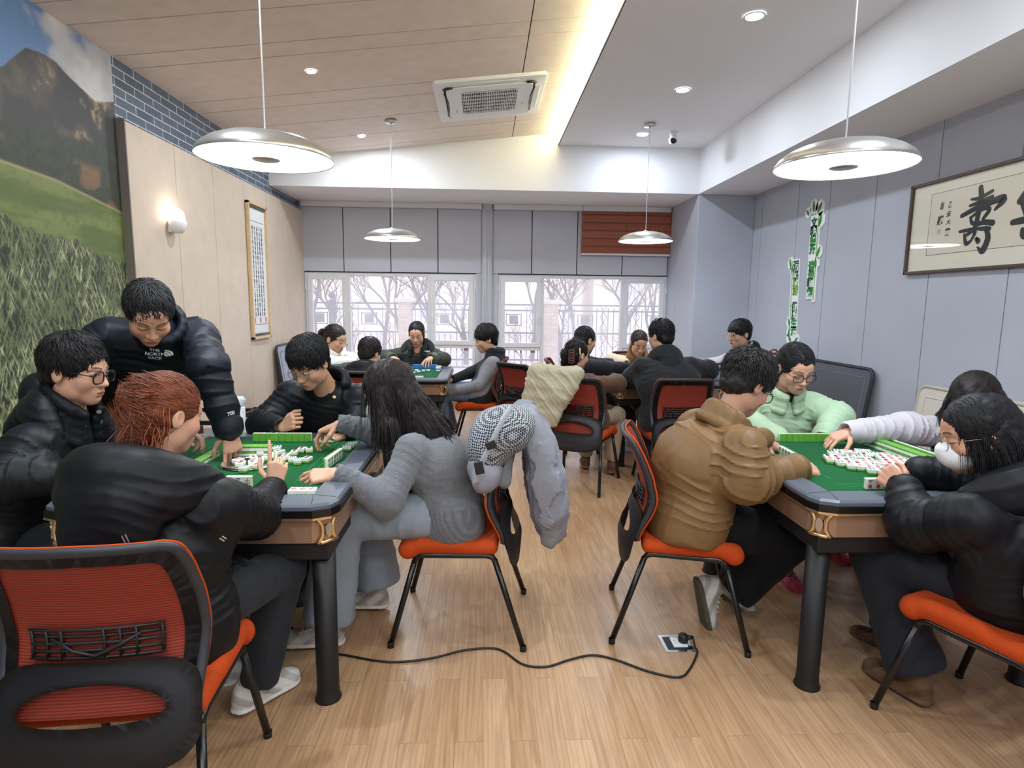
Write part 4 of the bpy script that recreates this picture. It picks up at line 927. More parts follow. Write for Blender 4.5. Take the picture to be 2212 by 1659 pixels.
chair('P18', 1.755, 1.74, 110, 'orange chair at the lower right corner under the masked woman')
chair('P6', -1.72, 6.1, -5, 'orange chair under the woman in the white jacket by the left window')
chair('P7', -1.06, 4.97, 85, 'orange chair under the person in a black hooded jacket, seen behind the grey sweater woman')
chair('P8', -0.82, 6.85, -90, 'orange chair under the smiling woman in green and black')
chair('P9', -0.02, 6.02, 175, 'orange chair under the person in a dark vest by the window pillar')
chair('P10', 0.86, 5.88, -8, 'orange chair with its back near the right window, under the person in the dark coat')
chair('P11', 0.78, 4.66, 62, 'orange chair with a cream jacket hung on it')
chair('P12', 1.72, 6.72, -90, 'orange chair under the woman in the shearling coat')
chair('P13', 1.52, 4.60, 90, 'orange chair seen from behind under the man in a black jacket, beside the column side')
chair('P14', 2.62, 5.6, 178, 'orange chair under the young man in the pale jacket by the grey column')
chair('X', 0.42, 5.62, 40, 'empty orange chair half hidden behind the cream jacket')

# ------------------------------------------------------------------ lids leaning on the walls, side tables, box
def lid(label, m, c, wdt, hgt, side, tilt):
    t = thing('table_lid', label, 'table lid', c, group='square table lids leaning on the walls')
    t.rotation_euler = (0, side*tilt, 0)
    mb = MB(); O = rrect(wdt, hgt, 0.07, 6); mb.prism([(0, p[0], p[1]+hgt/2) for p in O], (-side*0.02, 0, 0)); mb.build('board', m[0], t)
    mb = MB(); mb.tube([(-side*0.012, p[0], p[1]+hgt/2) for p in rrect(wdt-0.01, hgt-0.01, 0.068, 6)], 0.016, 8, closed=True); mb.build('edge', m[1], t)
    I = rrect(wdt-0.16, hgt-0.16, 0.01, 2); mb = MB(); mb.tube([(-side*0.022, p[0], p[1]+hgt/2) for p in I], 0.0022, 5, closed=True); mb.build('crease', m[2], t)
M_lidd = mat('dark_grey_vinyl', srgb(92, 92, 100), 0.55); M_lide = mat('black_edge', srgb(42, 42, 48), 0.5); M_lidc = mat('pale_crease', srgb(140, 140, 148), 0.5)
lid('dark grey square table lid leaning on the right wall behind the mint green jacket', (M_lidd, M_lide, M_lidc), (XR-0.155, 5.2, 0.01), 1.0, 0.94, 1, 0.14)
M_lidb = mat('cream_vinyl', srgb(214, 208, 196), 0.6)
lid('cream square table lid leaning on the right wall behind the pale pink sleeve', (M_lidb, mat('cream_edge', srgb(188, 180, 166), 0.6), M_lidb), (XR-0.14, 3.66, 0.01), 1.0, 0.89, 1, 0.12)
lid('blue-grey square table lid leaning on the beige panelling under the scroll', (mat('blue_grey_vinyl', srgb(150, 158, 176), 0.5), M_lide, M_lidd), (XL+0.21, 7.44, 0.01), 1.0, 0.93, -1, 0.14)
M_smoke = mat('smoked_glass', srgb(96, 92, 92), 0.2)
def side_table(label, x, y, w_, d_, h_):
    t = thing('side_table', label, 'side table', (x, y, 0))
    for sx in (-1, 1):
        for sy in (-1, 1): MB().box((sx*(w_/2-0.014), sy*(d_/2-0.014), h_/2), (0.028, 0.028, h_)).build('leg', M_leg, t)
    mb = MB()
    for s in (-1, 1):
        for z in (h_-0.02, h_-0.16): mb.box((0, s*(d_/2-0.014), z), (w_-0.056, 0.024, 0.024)); mb.box((s*(w_/2-0.014), 0, z), (0.024, d_-0.056, 0.024))
    mb.build('rail', M_leg, t); MB().box((0, 0, h_-0.15), (w_-0.03, d_-0.03, 0.012)).build('shelf', M_smoke, t)
side_table('black framed side table with a thermos by the beige panelling', -1.80, 3.78, 0.56, 0.46, 0.74)
tx, ty, tz = -1.80, 3.78, 0.596
t = thing('thermos', 'white thermos bottle standing on the black side table', 'bottle', (at(517, 880, y=3.72)[0], 3.72, tz))
MB().lathe([(0, 0), (0.032, 0), (0.034, 0.006), (0.034, 0.19), (0.030, 0.2), (0, 0.2)], seg=24).build('body', mat('white_enamel', srgb(238, 238, 240), 0.3), t)
MB().lathe([(0.031, 0.198), (0.033, 0.205), (0.033, 0.24), (0.028, 0.258), (0, 0.262)], seg=24).box((0.034, 0, 0.235), (0.012, 0.02, 0.022), bev=0.004).build('lid', mat('pale_blue_lid', srgb(206, 216, 226), 0.4), t)
t = thing('tea_tray', 'dark wooden tea tray with gold fittings on the black side table', 'tray', (-1.92, 3.70, tz))
MB().box((0, 0, 0.03), (0.24, 0.24, 0.06), bev=0.01).box((0, 0, 0.075), (0.2, 0.2, 0.05), bev=0.02).build('tray', mat('dark_rosewood', srgb(70, 34, 26), 0.3), t)
mb = MB()
for x in (-0.05, 0.03): mb.tube([(x, -0.122, 0.02), (x+0.02, -0.124, 0.05)], 0.005, 6)
mb.build('fitting', M_gold, t)
side_table('small black shelf table beside the dark grey lid on the right', 2.62, 4.55, 0.4, 0.5, 0.62)
t = thing('speaker_box', 'small black box standing on the shelf table by the dark grey lid', 'box', (2.62, 4.5, 0.476))
MB().box((0, 0, 0.09), (0.22, 0.2, 0.18), bev=0.012).build('body', M_black, t); MB().box((-0.02, -0.101, 0.1), (0.12, 0.004, 0.05), bev=0.002).build('display', mat('grey_display', srgb(90, 92, 98), 0.3), t)
c = at(30, 1600, z=0.0); t = thing('carton', 'blue carton at the lower left corner behind the nearest chair', 'box', (c[0]-0.16, c[1]+0.02, 0))
M_blue = mat('blue_card', srgb(0, 92, 156), 0.5)
t.rotation_euler = (0, 0, 0.45)
MB().box((0, 0, 0.11), (0.34, 0.26, 0.22), bev=0.004).build('box_body', M_blue, t); MB().box((-0.02, 0.06, 0.25), (0.28, 0.12, 0.06), bev=0.004).build('flap_top', mat('deep_blue_card', srgb(8, 82, 138), 0.5), t)
MB().box((0.06, -0.131, 0.09), (0.1, 0.002, 0.045)).build('white_sticker', M_whiteplastic, t)

# floor socket, plug, cable
t = thing('floor_socket', 'open metal floor socket box in the wood floor', 'socket', (0.832, 2.35, 0))
mb = ring(MB(), 0.125, 0.128, 0.006, 0.098, 0.10, 0.004, 0.0, 0.004); mb.build('frame', M_chrome, t)
MB().box((0, 0, 0.0015), (0.098, 0.1, 0.003)).build('well', M_black, t)
MB().box((0.012, 0.004, 0.006), (0.062, 0.07, 0.008), bev=0.002).build('outlet_plate', M_whiteplastic, t)
MB().box((-0.006, 0.012, 0.0102), (0.008, 0.003, 0.001)).box((-0.006, -0.008, 0.0102), (0.008, 0.003, 0.001)).build('slot', M_black, t)
t = thing('power_cable', 'black power cable winding across the floor from the socket to the left table', 'cable', (0.862, 2.35, 0))
pix = [(560, 1252), (580, 1284), (600, 1320), (625, 1350), (665, 1387), (700, 1407), (745, 1415), (840, 1430), (930, 1422), (1000, 1405), (1060, 1400), (1090, 1408), (1130, 1435), (1180, 1440), (1230, 1425), (1280, 1415), (1330, 1425), (1400, 1450), (1465, 1463), (1490, 1445), (1506, 1410), (1501, 1397)]
pts = [at(*q, z=0.005) for q in pix]; pts.append(np.array((0.905, 2.352, 0.028))); pts = [np.array((-1.0, 2.53, 0.47)), np.array((-1.02, 2.7, 0.25)), np.array((-1.1, 3.0, 0.02))]+pts
o = MB().tube(catmull(pts, 6), 0.0045, 8).build('cable', M_black, t); o.location = (-0.862, -2.35, 0)
mb = MB(); mb.lathe([(0, 0), (0.02, 0), (0.022, 0.008), (0.02, 0.03), (0.012, 0.036), (0, 0.036)], c=(0.0, 0.002, 0.0105), seg=20); mb.tube([(0.01, 0.002, 0.028), (0.045, 0.002, 0.028)], [0.012, 0.007], 10); mb.build('plug', M_black, t)

# ------------------------------------------------------------------ mahjong tiles
M_tile = mat('white_tile', srgb(240, 240, 232), 0.3); M_tgreen = mat('tile_green_back', srgb(104, 168, 62), 0.35); M_tblue = mat('tile_blue_back', srgb(40, 120, 206), 0.35)
M_tink = mat('tile_black', srgb(30, 32, 40), 0.5); M_tred = mat('tile_red', srgb(190, 40, 36), 0.5); M_tgr = mat('tile_ink_green', srgb(24, 110, 60), 0.5)
TW, TH, TD = 0.0315, 0.043, 0.024                 # width, height, thickness ; face = +Z, back = -Z (local)
def tile_mesh(i, back):
    mb = MB(); mb.box((0, 0, 0.004), (TW, TH, TD-0.008), bev=0.0025, seg=2); mb.mi = 1; mb.box((0, 0, -TD/2+0.0055), (TW, TH, 0.011), bev=0.0025, seg=2)
    z = TD/2+0.0003
    def dot(x, y, r, m): mb.mi = m; mb.prism([(x+r*math.cos(a), y+r*math.sin(a), z-0.0005) for a in np.linspace(0, 2*PI, 10)[:-1]], (0, 0, 0.0008))
    def bar(x, y, w_, h_, m): mb.mi = m; mb.box((x, y, z), (w_, h_, 0.0008))
    if i == 0:
        for y in (-0.012, 0, 0.012): dot(-0.007, y, 0.0042, 2); dot(0.007, y, 0.0042, 4)
    elif i == 1:
        for x in (-0.008, 0, 0.008):
            for y in (-0.010, 0.010): bar(x, y, 0.003, 0.013, 4)
    elif i in (2, 5):
        bar(0, 0.0145, 0.017, 0.0022, 2); bar(0, 0.009, 0.012, 0.002, 2)
        if i == 5: bar(0, 0.0042, 0.018, 0.0022, 2)
        bar(0, -0.002, 0.017, 0.0018, 3); bar(0, -0.008, 0.013, 0.006, 3); bar(0, -0.0135, 0.017, 0.0018, 3); bar(0, -0.009, 0.002, 0.017, 3); bar(-0.007, -0.0165, 0.002, 0.005, 3); bar(0.007, -0.0165, 0.002, 0.005, 3)
    elif i == 3: dot(0, 0.009, 0.0075, 3); dot(0, -0.009, 0.0075, 2)
    elif i == 4: bar(0, 0, 0.0022, 0.034, 3); bar(0, 0.006, 0.018, 0.002, 3); bar(0, -0.006, 0.018, 0.002, 3); bar(-0.008, 0, 0.002, 0.014, 3); bar(0.008, 0, 0.002, 0.014, 3)
    o = mb.build('mahjong_tile', [M_tile, M_tblue if back else M_tgreen, M_tink, M_tred, M_tgr]); me = o.data; bpy.data.objects.remove(o); return me
TM = [[tile_mesh(i, b) for i in range(6)] for b in (0, 1)]
rt = random.Random(3)
def tile(p, rz, label, group, mode='up', kind=None, back=0):
    """mode up: face up; down: face down; stand: upright, face towards local -Y turned by rz"""
    o = link('mahjong_tile', TM[back][rt.randrange(6) if kind is None else kind]); z0 = p[2]
    if mode == 'up': o.rotation_euler = (0, 0, rz); z0 += TD/2+0.0008
    elif mode == 'down': o.rotation_euler = (PI, 0, rz); z0 += TD/2+0.0008
    else: o.rotation_euler = (PI/2, 0, rz); z0 += TH/2+0.0008
    o.location = (p[0], p[1], z0); tag(o, label, 'mahjong tile', group); return o
ZF = 0.7555
def row(a, b, n, label, group, mode, rz, kind=None, back=0, layers=1, gap=1.01):
    a = np.array(a[:2]); b = np.array(b[:2]); d = unit(b-a); st = TW*gap; n = n or int(np.linalg.norm(b-a)/st)
    for L_ in range(layers):
        for i in range(n): q = a+d*st*(i+0.5); tile((q[0], q[1], ZF+L_*TD*1.03), rz, label, group, mode, kind, back)
def scatter(cpx, n, rad, label, group, seed, used):
    r = random.Random(seed); c_ = at(*cpx, z=ZF); k = 0; tr = 0
    while k < n and tr < 4000:
        tr += 1; x = c_[0]+r.uniform(-rad[0], rad[0]); y = c_[1]+r.uniform(-rad[1], rad[1])
        if any((x-u[0])**2+(y-u[1])**2 < 0.042**2 for u in used): continue
        used.append((x, y)); tile((x, y, ZF), r.choice((0, PI/2, PI, 0.4, -0.5, 1.2, 0.2)), label, group); k += 1
def A(px, py, z=ZF): return at(px, py, z=z)
# front left table
a, b = A(527, 966), A(665, 966); row((a[0], 2.93), (b[0], 2.93), None, 'green-backed tile standing in the hand of the man in black behind the front left table', 'tiles standing at the far edge of the front left table', 'stand', PI)
a = A(494, 985); row((a[0], a[1]), (a[0]+0.3, a[1]+0.005), 6, 'green-backed tile lying face down in the double row under the pointing hand', 'face-down double row on the front left table', 'down', 0, layers=2)
used = []
for px, py, rz in ((636, 985, 0.1), (652, 978, 0.0), (668, 978, 0.3), (644, 1003, 0.1), (632, 1000, 0.2), (664, 999, -0.2)): c = A(px, py); used.append((c[0], c[1])); tile(c, rz, 'loose tile lying face up near the centre of the front left table', 'loose tiles on the front left table')
for px, py in ((515, 1003), (528, 1020), (600, 975), (583, 980), (612, 998), (545, 1008), (520, 1010), (533, 1002), (548, 998), (562, 1003), (577, 996), (566, 985), (590, 990), (604, 984), (552, 985), (540, 1016), (555, 1014), (590, 1010), (606, 1003), (618, 992), (574, 1012)):
    c = A(px, py)
    if all((c[0]-u[0])**2+(c[1]-u[1])**2 > 0.037**2 for u in used): used.append((c[0], c[1])); tile(c, rt.uniform(-0.6, 0.6), 'loose tile lying face up near the centre of the front left table', 'loose tiles on the front left table')
c = A(625, 1070); row((c[0], c[1]), (c[0]+0.12, c[1]), 3, 'tile face up in the near row of three on the front left table', 'row of three tiles near the black sleeve', 'up', 0, kind=4)
c = A(680, 957); row((c[0], c[1]), (c[0]+0.1, c[1]+0.0), 3, 'tile face up in the far right corner of the front left table', 'tiles in the far right corner of the front left table', 'up', 0, kind=1)
c = A(748, 975); row((c[0], c[1]), (c[0]+0.02, c[1]+0.15), 3, 'tile face up by the right rim of the front left table', 'tiles by the right rim of the front left table', 'up', PI/2, kind=0)
a, b = A(703, 1013), A(738, 985); row((a[0], a[1]), (b[0]+0.005, b[1]), None, 'tile standing in the row before the grey sweater sleeve', 'tiles standing before the grey sweater', 'stand', PI/2-0.06, kind=1)
c = A(520, 1052); row((c[0]-0.05, c[1]), (c[0]+0.05, c[1]), 3, 'tile standing behind the raised hand of the reddish-haired woman', 'tiles standing at the near edge of the front left table', 'stand', 0)
c = A(465, 985); row((c[0], c[1]), (c[0]-0.0, c[1]-0.25), 6, 'green-backed tile by the left rim of the front left table', 'tiles by the left rim of the front left table', 'down', PI/2)
# front right table
a, b = A(1708, 966), A(1780, 966); row((a[0], 2.935), (a[0]+0.3, 2.935), 9, 'green-backed tile standing before the mint green jacket', 'tiles standing at the far edge of the front right table', 'stand', PI)
a, b = A(1686, 982), A(1735, 1010); row((a[0], a[1]), (b[0], b[1]), None, 'tile standing in the row between the hands of the man in tan', 'tiles standing before the tan jacket', 'stand', -PI/2-0.2, kind=1)
used = []; pile = 'tile lying face up in the large pile on the front right table'
for cy in range(9):
    for cx in range(12):
        u, v_ = (cx-5.5)*TW*1.06, (cy-4)*TH*1.05
        if (u/0.20)**2+(v_/0.20)**2 > rt.uniform(0.55, 1.15) or rt.random() < 0.12: continue
        ca, sa = math.cos(-0.35), math.sin(-0.35); tile((1.735+u*ca-v_*sa, 2.50+u*sa+v_*ca, ZF), -0.35+rt.uniform(-0.03, 0.03), pile, 'large tile pile on the front right table')
c = A(1866, 1056); row((c[0], c[1]), (c[0]+0.1, c[1]), 3, 'upright tile with black and red character in the row of three facing the viewer', 'three upright tiles on the front right table', 'stand', 0.0, kind=2)
c = A(1962, 1055); row((c[0], c[1]+0.03), (c[0]+0.1, c[1]+0.03), 3, 'tile face up beside the masked woman', 'tiles beside the masked woman', 'up', 0, kind=0); row((c[0]-0.03, c[1]+0.09), (c[0]+0.1, c[1]+0.09), 5, 'tile standing beside the masked woman', 'tiles standing beside the masked woman', 'stand', 0, kind=1)
a = A(1905, 965); x_ = 2.0
row((2.03, 2.99), (2.03, 2.34), 20, 'green-backed tile standing along the right rim of the front right table', 'tiles standing along the right rim', 'stand', PI/2)
row((1.955, 2.93), (1.955, 2.45), 15, 'green-backed tile face down in the double row on the front right table', 'face-down double row along the right side', 'down', PI/2, layers=2)
# rear tables
a = A(885, 802); row((a[0], 6.26), (a[0]+0.27, 6.26), 8, 'blue-backed tile standing before the woman in green and black', 'blue tiles on the rear left table', 'stand', PI, back=1)
for px, py in ((893, 808), (905, 806), (915, 804), (925, 803), (900, 803)): tile(A(px, py), rt.uniform(-0.3, 0.3), 'white tile face up on the rear left table', 'loose tiles on the rear left table', back=1)
a = A(892, 818); row((a[0], a[1]), (a[0]+0.12, a[1]), 3, 'white tile face up at the near edge of the rear left table', 'tiles at the near edge of the rear left table', 'up', 0, back=1)
row((-0.47, 5.95), (-0.47, 6.2), 6, 'white tile along the right rim of the rear left table', 'tiles along the right rim of the rear left table', 'up', PI/2, back=1, layers=2)
a = A(1345, 812); row((1.32, 5.75), (1.6, 5.85), 8, 'blue-backed tile on the rear right table', 'blue tiles on the rear right table', 'down', 0, back=1, layers=2)
for px, py in ((1352, 818), (1362, 815), (1372, 818)): tile(A(px, py), 0.2, 'white tile face up on the rear right table', 'loose tiles on the rear right table', back=1)
# ------------------------------------------------------------------ people : builders
from mathutils.bvhtree import BVHTree
M_skin = mat('skin', rough=0.5, attr=True, spec=0.35, bump=(260, 0.05)); M_skin.node_tree.nodes['Principled BSDF'].inputs['Subsurface Weight'].default_value = 0.06
M_skin.node_tree.nodes['Principled BSDF'].inputs['Subsurface Radius'].default_value = (0.012, 0.004, 0.002)
M_hair = mat('hair', rough=0.5, attr=True, spec=0.28)
def cloth(name, rough=0.6, scale=55, st=0.25, sheen=0.0, spec=0.4):
    m = mat(name, rough=rough, attr=True, bump=(scale, st, 3), sheen=sheen, spec=spec)
    for q in m.node_tree.nodes:
        if q.type == 'TEX_NOISE': q.noise_type = 'RIDGED_MULTIFRACTAL'; q.inputs['Distortion'].default_value = 0.6
    return m
M_puff = cloth('puffer_nylon', 0.5, 13, 0.22, 0.0, 0.26); M_cot = cloth('matt_fabric', 0.8, 16, 0.18, 0.1); M_knit = mat('knit_wool', rough=0.95, attr=True, bump=(190, 0.8, 4), sheen=0.25, spec=0.15)
M_denim = cloth('denim', 0.85, 18, 0.22, 0.05, 0.2); M_shoe = cloth('shoe_leather', 0.55, 140, 0.3)
SK = np.array(srgb(208, 160, 134)[:3])
def basis(f, up=(0, 0, 1)):
    f = unit(f); s = unit(np.cross(f, np.array(up, float))); u = np.cross(s, f); return np.array([s, f, u])      # rows: right side, forward, up
def head_ops(F, c, M, s, fem=False):
    W = lambda *p: c+s*(np.array(p, float)@M); E = lambda p, r, k=0.012, mode='u': F.ell(W(*p), np.array(r)*s, M, k=k*s, mode=mode)
    C = lambda a, b, ra, rb, k=0.008, mode='u': F.cap(W(*a), W(*b), ra*s, rb*s, k=k*s, mode=mode)
    jw = 0.92 if fem else 1.0
    E((0, -0.012, 0.036), (0.076, 0.094, 0.086)); E((0, 0.026, -0.028), (0.063*jw, 0.066, 0.084), 0.02); E((0, 0.05, 0.04), (0.058, 0.043, 0.048), 0.02)
    for q in (-1, 1): E((q*0.046*jw, 0.008, -0.062), (0.020, 0.036, 0.032), 0.025); E((q*0.040, 0.058, -0.024), (0.026, 0.026, 0.028), 0.022)
    E((0, 0.064, -0.092), (0.026*jw, 0.024, 0.022), 0.026); E((0, 0.07, -0.062), (0.028, 0.024, 0.026), 0.02)
    for q in (-1, 1): E((q*0.033, 0.106, 0.006), (0.019, 0.016, 0.012), 0.014, 's'); E((q*0.032, 0.079, 0.004), (0.0155, 0.0125, 0.0115), 0.005); C((q*0.014, 0.090, 0.024), (q*0.046, 0.080, 0.026), 0.006, 0.005, 0.012)
    C((0, 0.087, 0.016), (0, 0.104, -0.026), 0.0075, 0.0105, 0.012); E((0, 0.107, -0.031), (0.0115, 0.0105, 0.009), 0.006)
    for q in (-1, 1): E((q*0.0125, 0.097, -0.034), (0.0085, 0.0095, 0.0075), 0.006)
    E((0, 0.0925, -0.0605), (0.021, 0.0085, 0.0055), 0.005); E((0, 0.0905, -0.0705), (0.018, 0.0085, 0.0062), 0.005); C((-0.02, 0.098, -0.0655), (0.02, 0.098, -0.0655), 0.0016, 0.0016, 0.003, 's'); E((0, 0.094, -0.0815), (0.018, 0.008, 0.004), 0.008, 's')
    for q in (-1, 1): E((q*0.079, -0.012, -0.004), (0.009, 0.019, 0.032), 0.006); E((q*0.088, -0.006, 0.0), (0.006, 0.010, 0.018), 0.005, 's')
def face_col(P, c, M, s, sk, eye, brow=1.0, lip=(176, 96, 90)):
    q = ((P-c)@M.T)/s; x, f, u = np.abs(q[:, 0]), q[:, 1], q[:, 2]; C = np.tile(sk, (len(P), 1)); nearm = (np.abs(q).max(1) < 0.15) & (f > 0.03)
    def put(m, col, a=1.0): m = (m*nearm*a)[:, None]; C[:] = C*(1-m)+np.array(srgb(*col)[:3])*m
    put(np.exp(-(((x-0.042)/0.02)**2+((u+0.028)/0.018)**2)), (216, 140, 122), 0.35)
    put(np.exp(-((q[:, 0]/0.012)**2+((u+0.03)/0.01)**2)), (214, 140, 120), 0.3)
    put(1-sstep(0.8, 1.1, np.sqrt((x/0.0215)**2+((u+0.0655)/(0.0105*(1-0.4*(x/0.0215)**2)))**2)), lip, 0.8)
    put((1-sstep(0.0008, 0.0022, np.abs(u+0.0655-0.003*(x/0.02)**2)))*(x < 0.021), (96, 46, 44), 0.8)
    bu = 0.0265+0.005*np.sin(np.clip((x-0.012)/0.036, 0, 1)*2.4)
    put((1-sstep(0.0022, 0.0045, np.abs(u-bu)))*sstep(0.010, 0.014, x)*(1-sstep(0.046, 0.054, x)), (34, 26, 24), 0.85*brow)
    ex = (x-0.032)/0.0155; lid = 0.0035*(1-ex**2)
    if eye == 'open':
        inn = (np.abs(ex) < 1)*(1-sstep(0.0, 0.0015, np.abs(u-0.0035)-0.0048*(1-ex**2))); put(inn, (226, 220, 216)); put(inn*(1-sstep(0.0048, 0.006, np.sqrt((x-0.032)**2+(u-0.0035)**2))), (30, 22, 20))
        put((np.abs(ex) < 1.1)*(1-sstep(0.001, 0.0026, np.abs(u-0.0038-0.0052*(1-ex**2)))), (32, 24, 24))
    else:
        put((np.abs(ex) < 1.05)*(1-sstep(0.0012, 0.003, np.abs(u+0.0005+0.0035*(1-ex**2)))), (34, 24, 24)); put((np.abs(ex) < 1)*(1-sstep(0.001, 0.003, np.abs(u-0.010-0.004*(1-ex**2)))), (150, 100, 84), 0.5)
    for z in (0.0085,): put(1-sstep(0.002, 0.004, np.sqrt((x-z)**2+(u+0.0405)**2)), (90, 46, 40), 0.8)
    return C
FING = ((0.030, 0.088, (0.043, 0.026, 0.021), 0.0086), (0.0098, 0.093, (0.047, 0.030, 0.022), 0.0088), (-0.0108, 0.088, (0.043, 0.028, 0.021), 0.0084), (-0.030, 0.078, (0.034, 0.021, 0.018), 0.0076))
POSE = {'flat': ((0.15, 0.12, 0.1),)*4, 'relaxed': ((0.35, 0.4, 0.25), (0.45, 0.5, 0.3), (0.55, 0.55, 0.35), (0.6, 0.6, 0.35)), 'grip': ((0.75, 0.7, 0.4), (0.8, 0.75, 0.45), (0.85, 0.8, 0.45), (0.9, 0.8, 0.45)),
        'point': ((0.12, 0.12, 0.08), (0.9, 1.1, 0.6), (1.05, 1.2, 0.7), (1.1, 1.2, 0.7)), 'fist': ((1.2, 1.4, 0.8), (1.3, 1.45, 0.8), (1.3, 1.5, 0.8), (1.3, 1.5, 0.8)), 'pinch': ((0.7, 0.55, 0.3), (0.75, 0.6, 0.35), (0.95, 0.8, 0.5), (1.0, 0.9, 0.5))}
def hand_ops(F, w, D, Nn, side, pose, s, spread=0.1):
    """w wrist, D towards fingers, Nn out of the back of the hand, side=+1 if the thumb lies on +S"""
    D = unit(D); Nn = unit(np.array(Nn)-D*np.dot(Nn, D)); Sx = np.cross(D, Nn)*side; p = lambda a, b, c_: w+s*(a*Sx+b*D+c_*Nn)
    for sx, kn, _, r in FING: F.cap(p(sx*0.55, 0.008, 0), p(sx, kn, 0.002), 0.0135*s, 0.0108*s, k=0.012*s)
    F.cap(p(0.012, 0.02, -0.008), p(0.02, 0.06, -0.009), 0.013*s, 0.010*s, k=0.012*s)
    tips = []
    for i, (sx, kn, seg, r) in enumerate(FING):
        a = p(sx, kn, 0.001); ang = 0.0; sp = spread*(1.1, 0.25, -0.45, -1.2)[i]; dd = unit(D*math.cos(sp)+Sx*math.sin(sp)); rr = r
        for j in range(3):
            ang += POSE[pose][i][j]; d = dd*math.cos(ang)-Nn*math.sin(ang); b = a+d*seg[j]*s; F.cap(a, b, rr*s, rr*0.9*s, k=0.0032*s); a = b; rr *= 0.9
        tips.append(a)
    a = p(0.022, 0.022, -0.006); cl = 0.9 if pose in ('fist', 'pinch', 'grip') else 0.45
    for j, (L, r) in enumerate(((0.044, 0.0122), (0.033, 0.0102), (0.026, 0.009))):
        d = unit(Sx*(0.75-0.25*j-0.25*cl*j)+D*(0.65+0.15*j)-Nn*(0.25+0.3*cl)); b = a+d*L*s; F.cap(a, b, r*s, r*0.88*s, k=0.005*s); a = b
    return tips
def locks(roots, nrm, dirs, L, r0, lift, droop, col, rr, seg=6, jit=0.35, curl=0.0, snap=None):
    """tapered hair locks grown from scalp points"""
    n = len(roots); d = dirs+rr.normal(size=(n, 3))*jit; d -= nrm*(d*nrm).sum(1)[:, None]; d /= np.maximum(np.linalg.norm(d, axis=1), 1e-6)[:, None]; L = L*rr.uniform(0.6, 1.25, n)
    pts = []; p = roots.copy(); dd = d+nrm*lift; side = np.cross(d, nrm); ph = rr.uniform(0, 6.28, n)
    for i in range(seg):
        pts.append(p.copy()); dd = dd+np.array((0, 0, -1.0))*droop/seg*2-nrm*lift*1.1/seg+side*(np.sin(ph+i*1.7)*curl)[:, None]; dd /= np.linalg.norm(dd, axis=1)[:, None]; p = p+dd*(L/(seg-1))[:, None]
        if snap is not None: p = snap(p, (i+1)/(seg-1))
    V = np.zeros((n, seg, 4, 3)); taper = np.array([0.8, 1.0, 0.85, 0.55, 0.12]+[0.1]*10)[:seg] if seg <= 5 else np.interp(np.linspace(0, 1, seg), [0, 0.15, 0.6, 1], [0.75, 1, 0.75, 0.1])
    for i in range(seg):
        t = pts[min(i+1, seg-1)]-pts[max(i-1, 0)]; t /= np.linalg.norm(t, axis=1)[:, None]; a = np.cross(t, nrm); a /= np.maximum(np.linalg.norm(a, axis=1), 1e-6)[:, None]; b = np.cross(a, t); w_ = r0*taper[i]
        V[:, i, 0] = pts[i]+a*w_*1.5; V[:, i, 1] = pts[i]+b*w_*0.55; V[:, i, 2] = pts[i]-a*w_*1.5; V[:, i, 3] = pts[i]-b*w_*0.55
    base = (np.arange(n)[:, None, None]*seg+np.arange(seg-1)[None, :, None])*4+np.arange(4)[None, None, :]; nx = base-np.arange(4)[None, None, :]+(np.arange(4)[None, None, :]+1) % 4
    Q = np.stack([base, nx, nx+4, base+4], -1).reshape(-1, 4); k = rr.uniform(0.55, 1.5, n); C = np.repeat(np.array(col)[None, :]*k[:, None], seg*4, 0)
    return V.reshape(-1, 3), Q, C
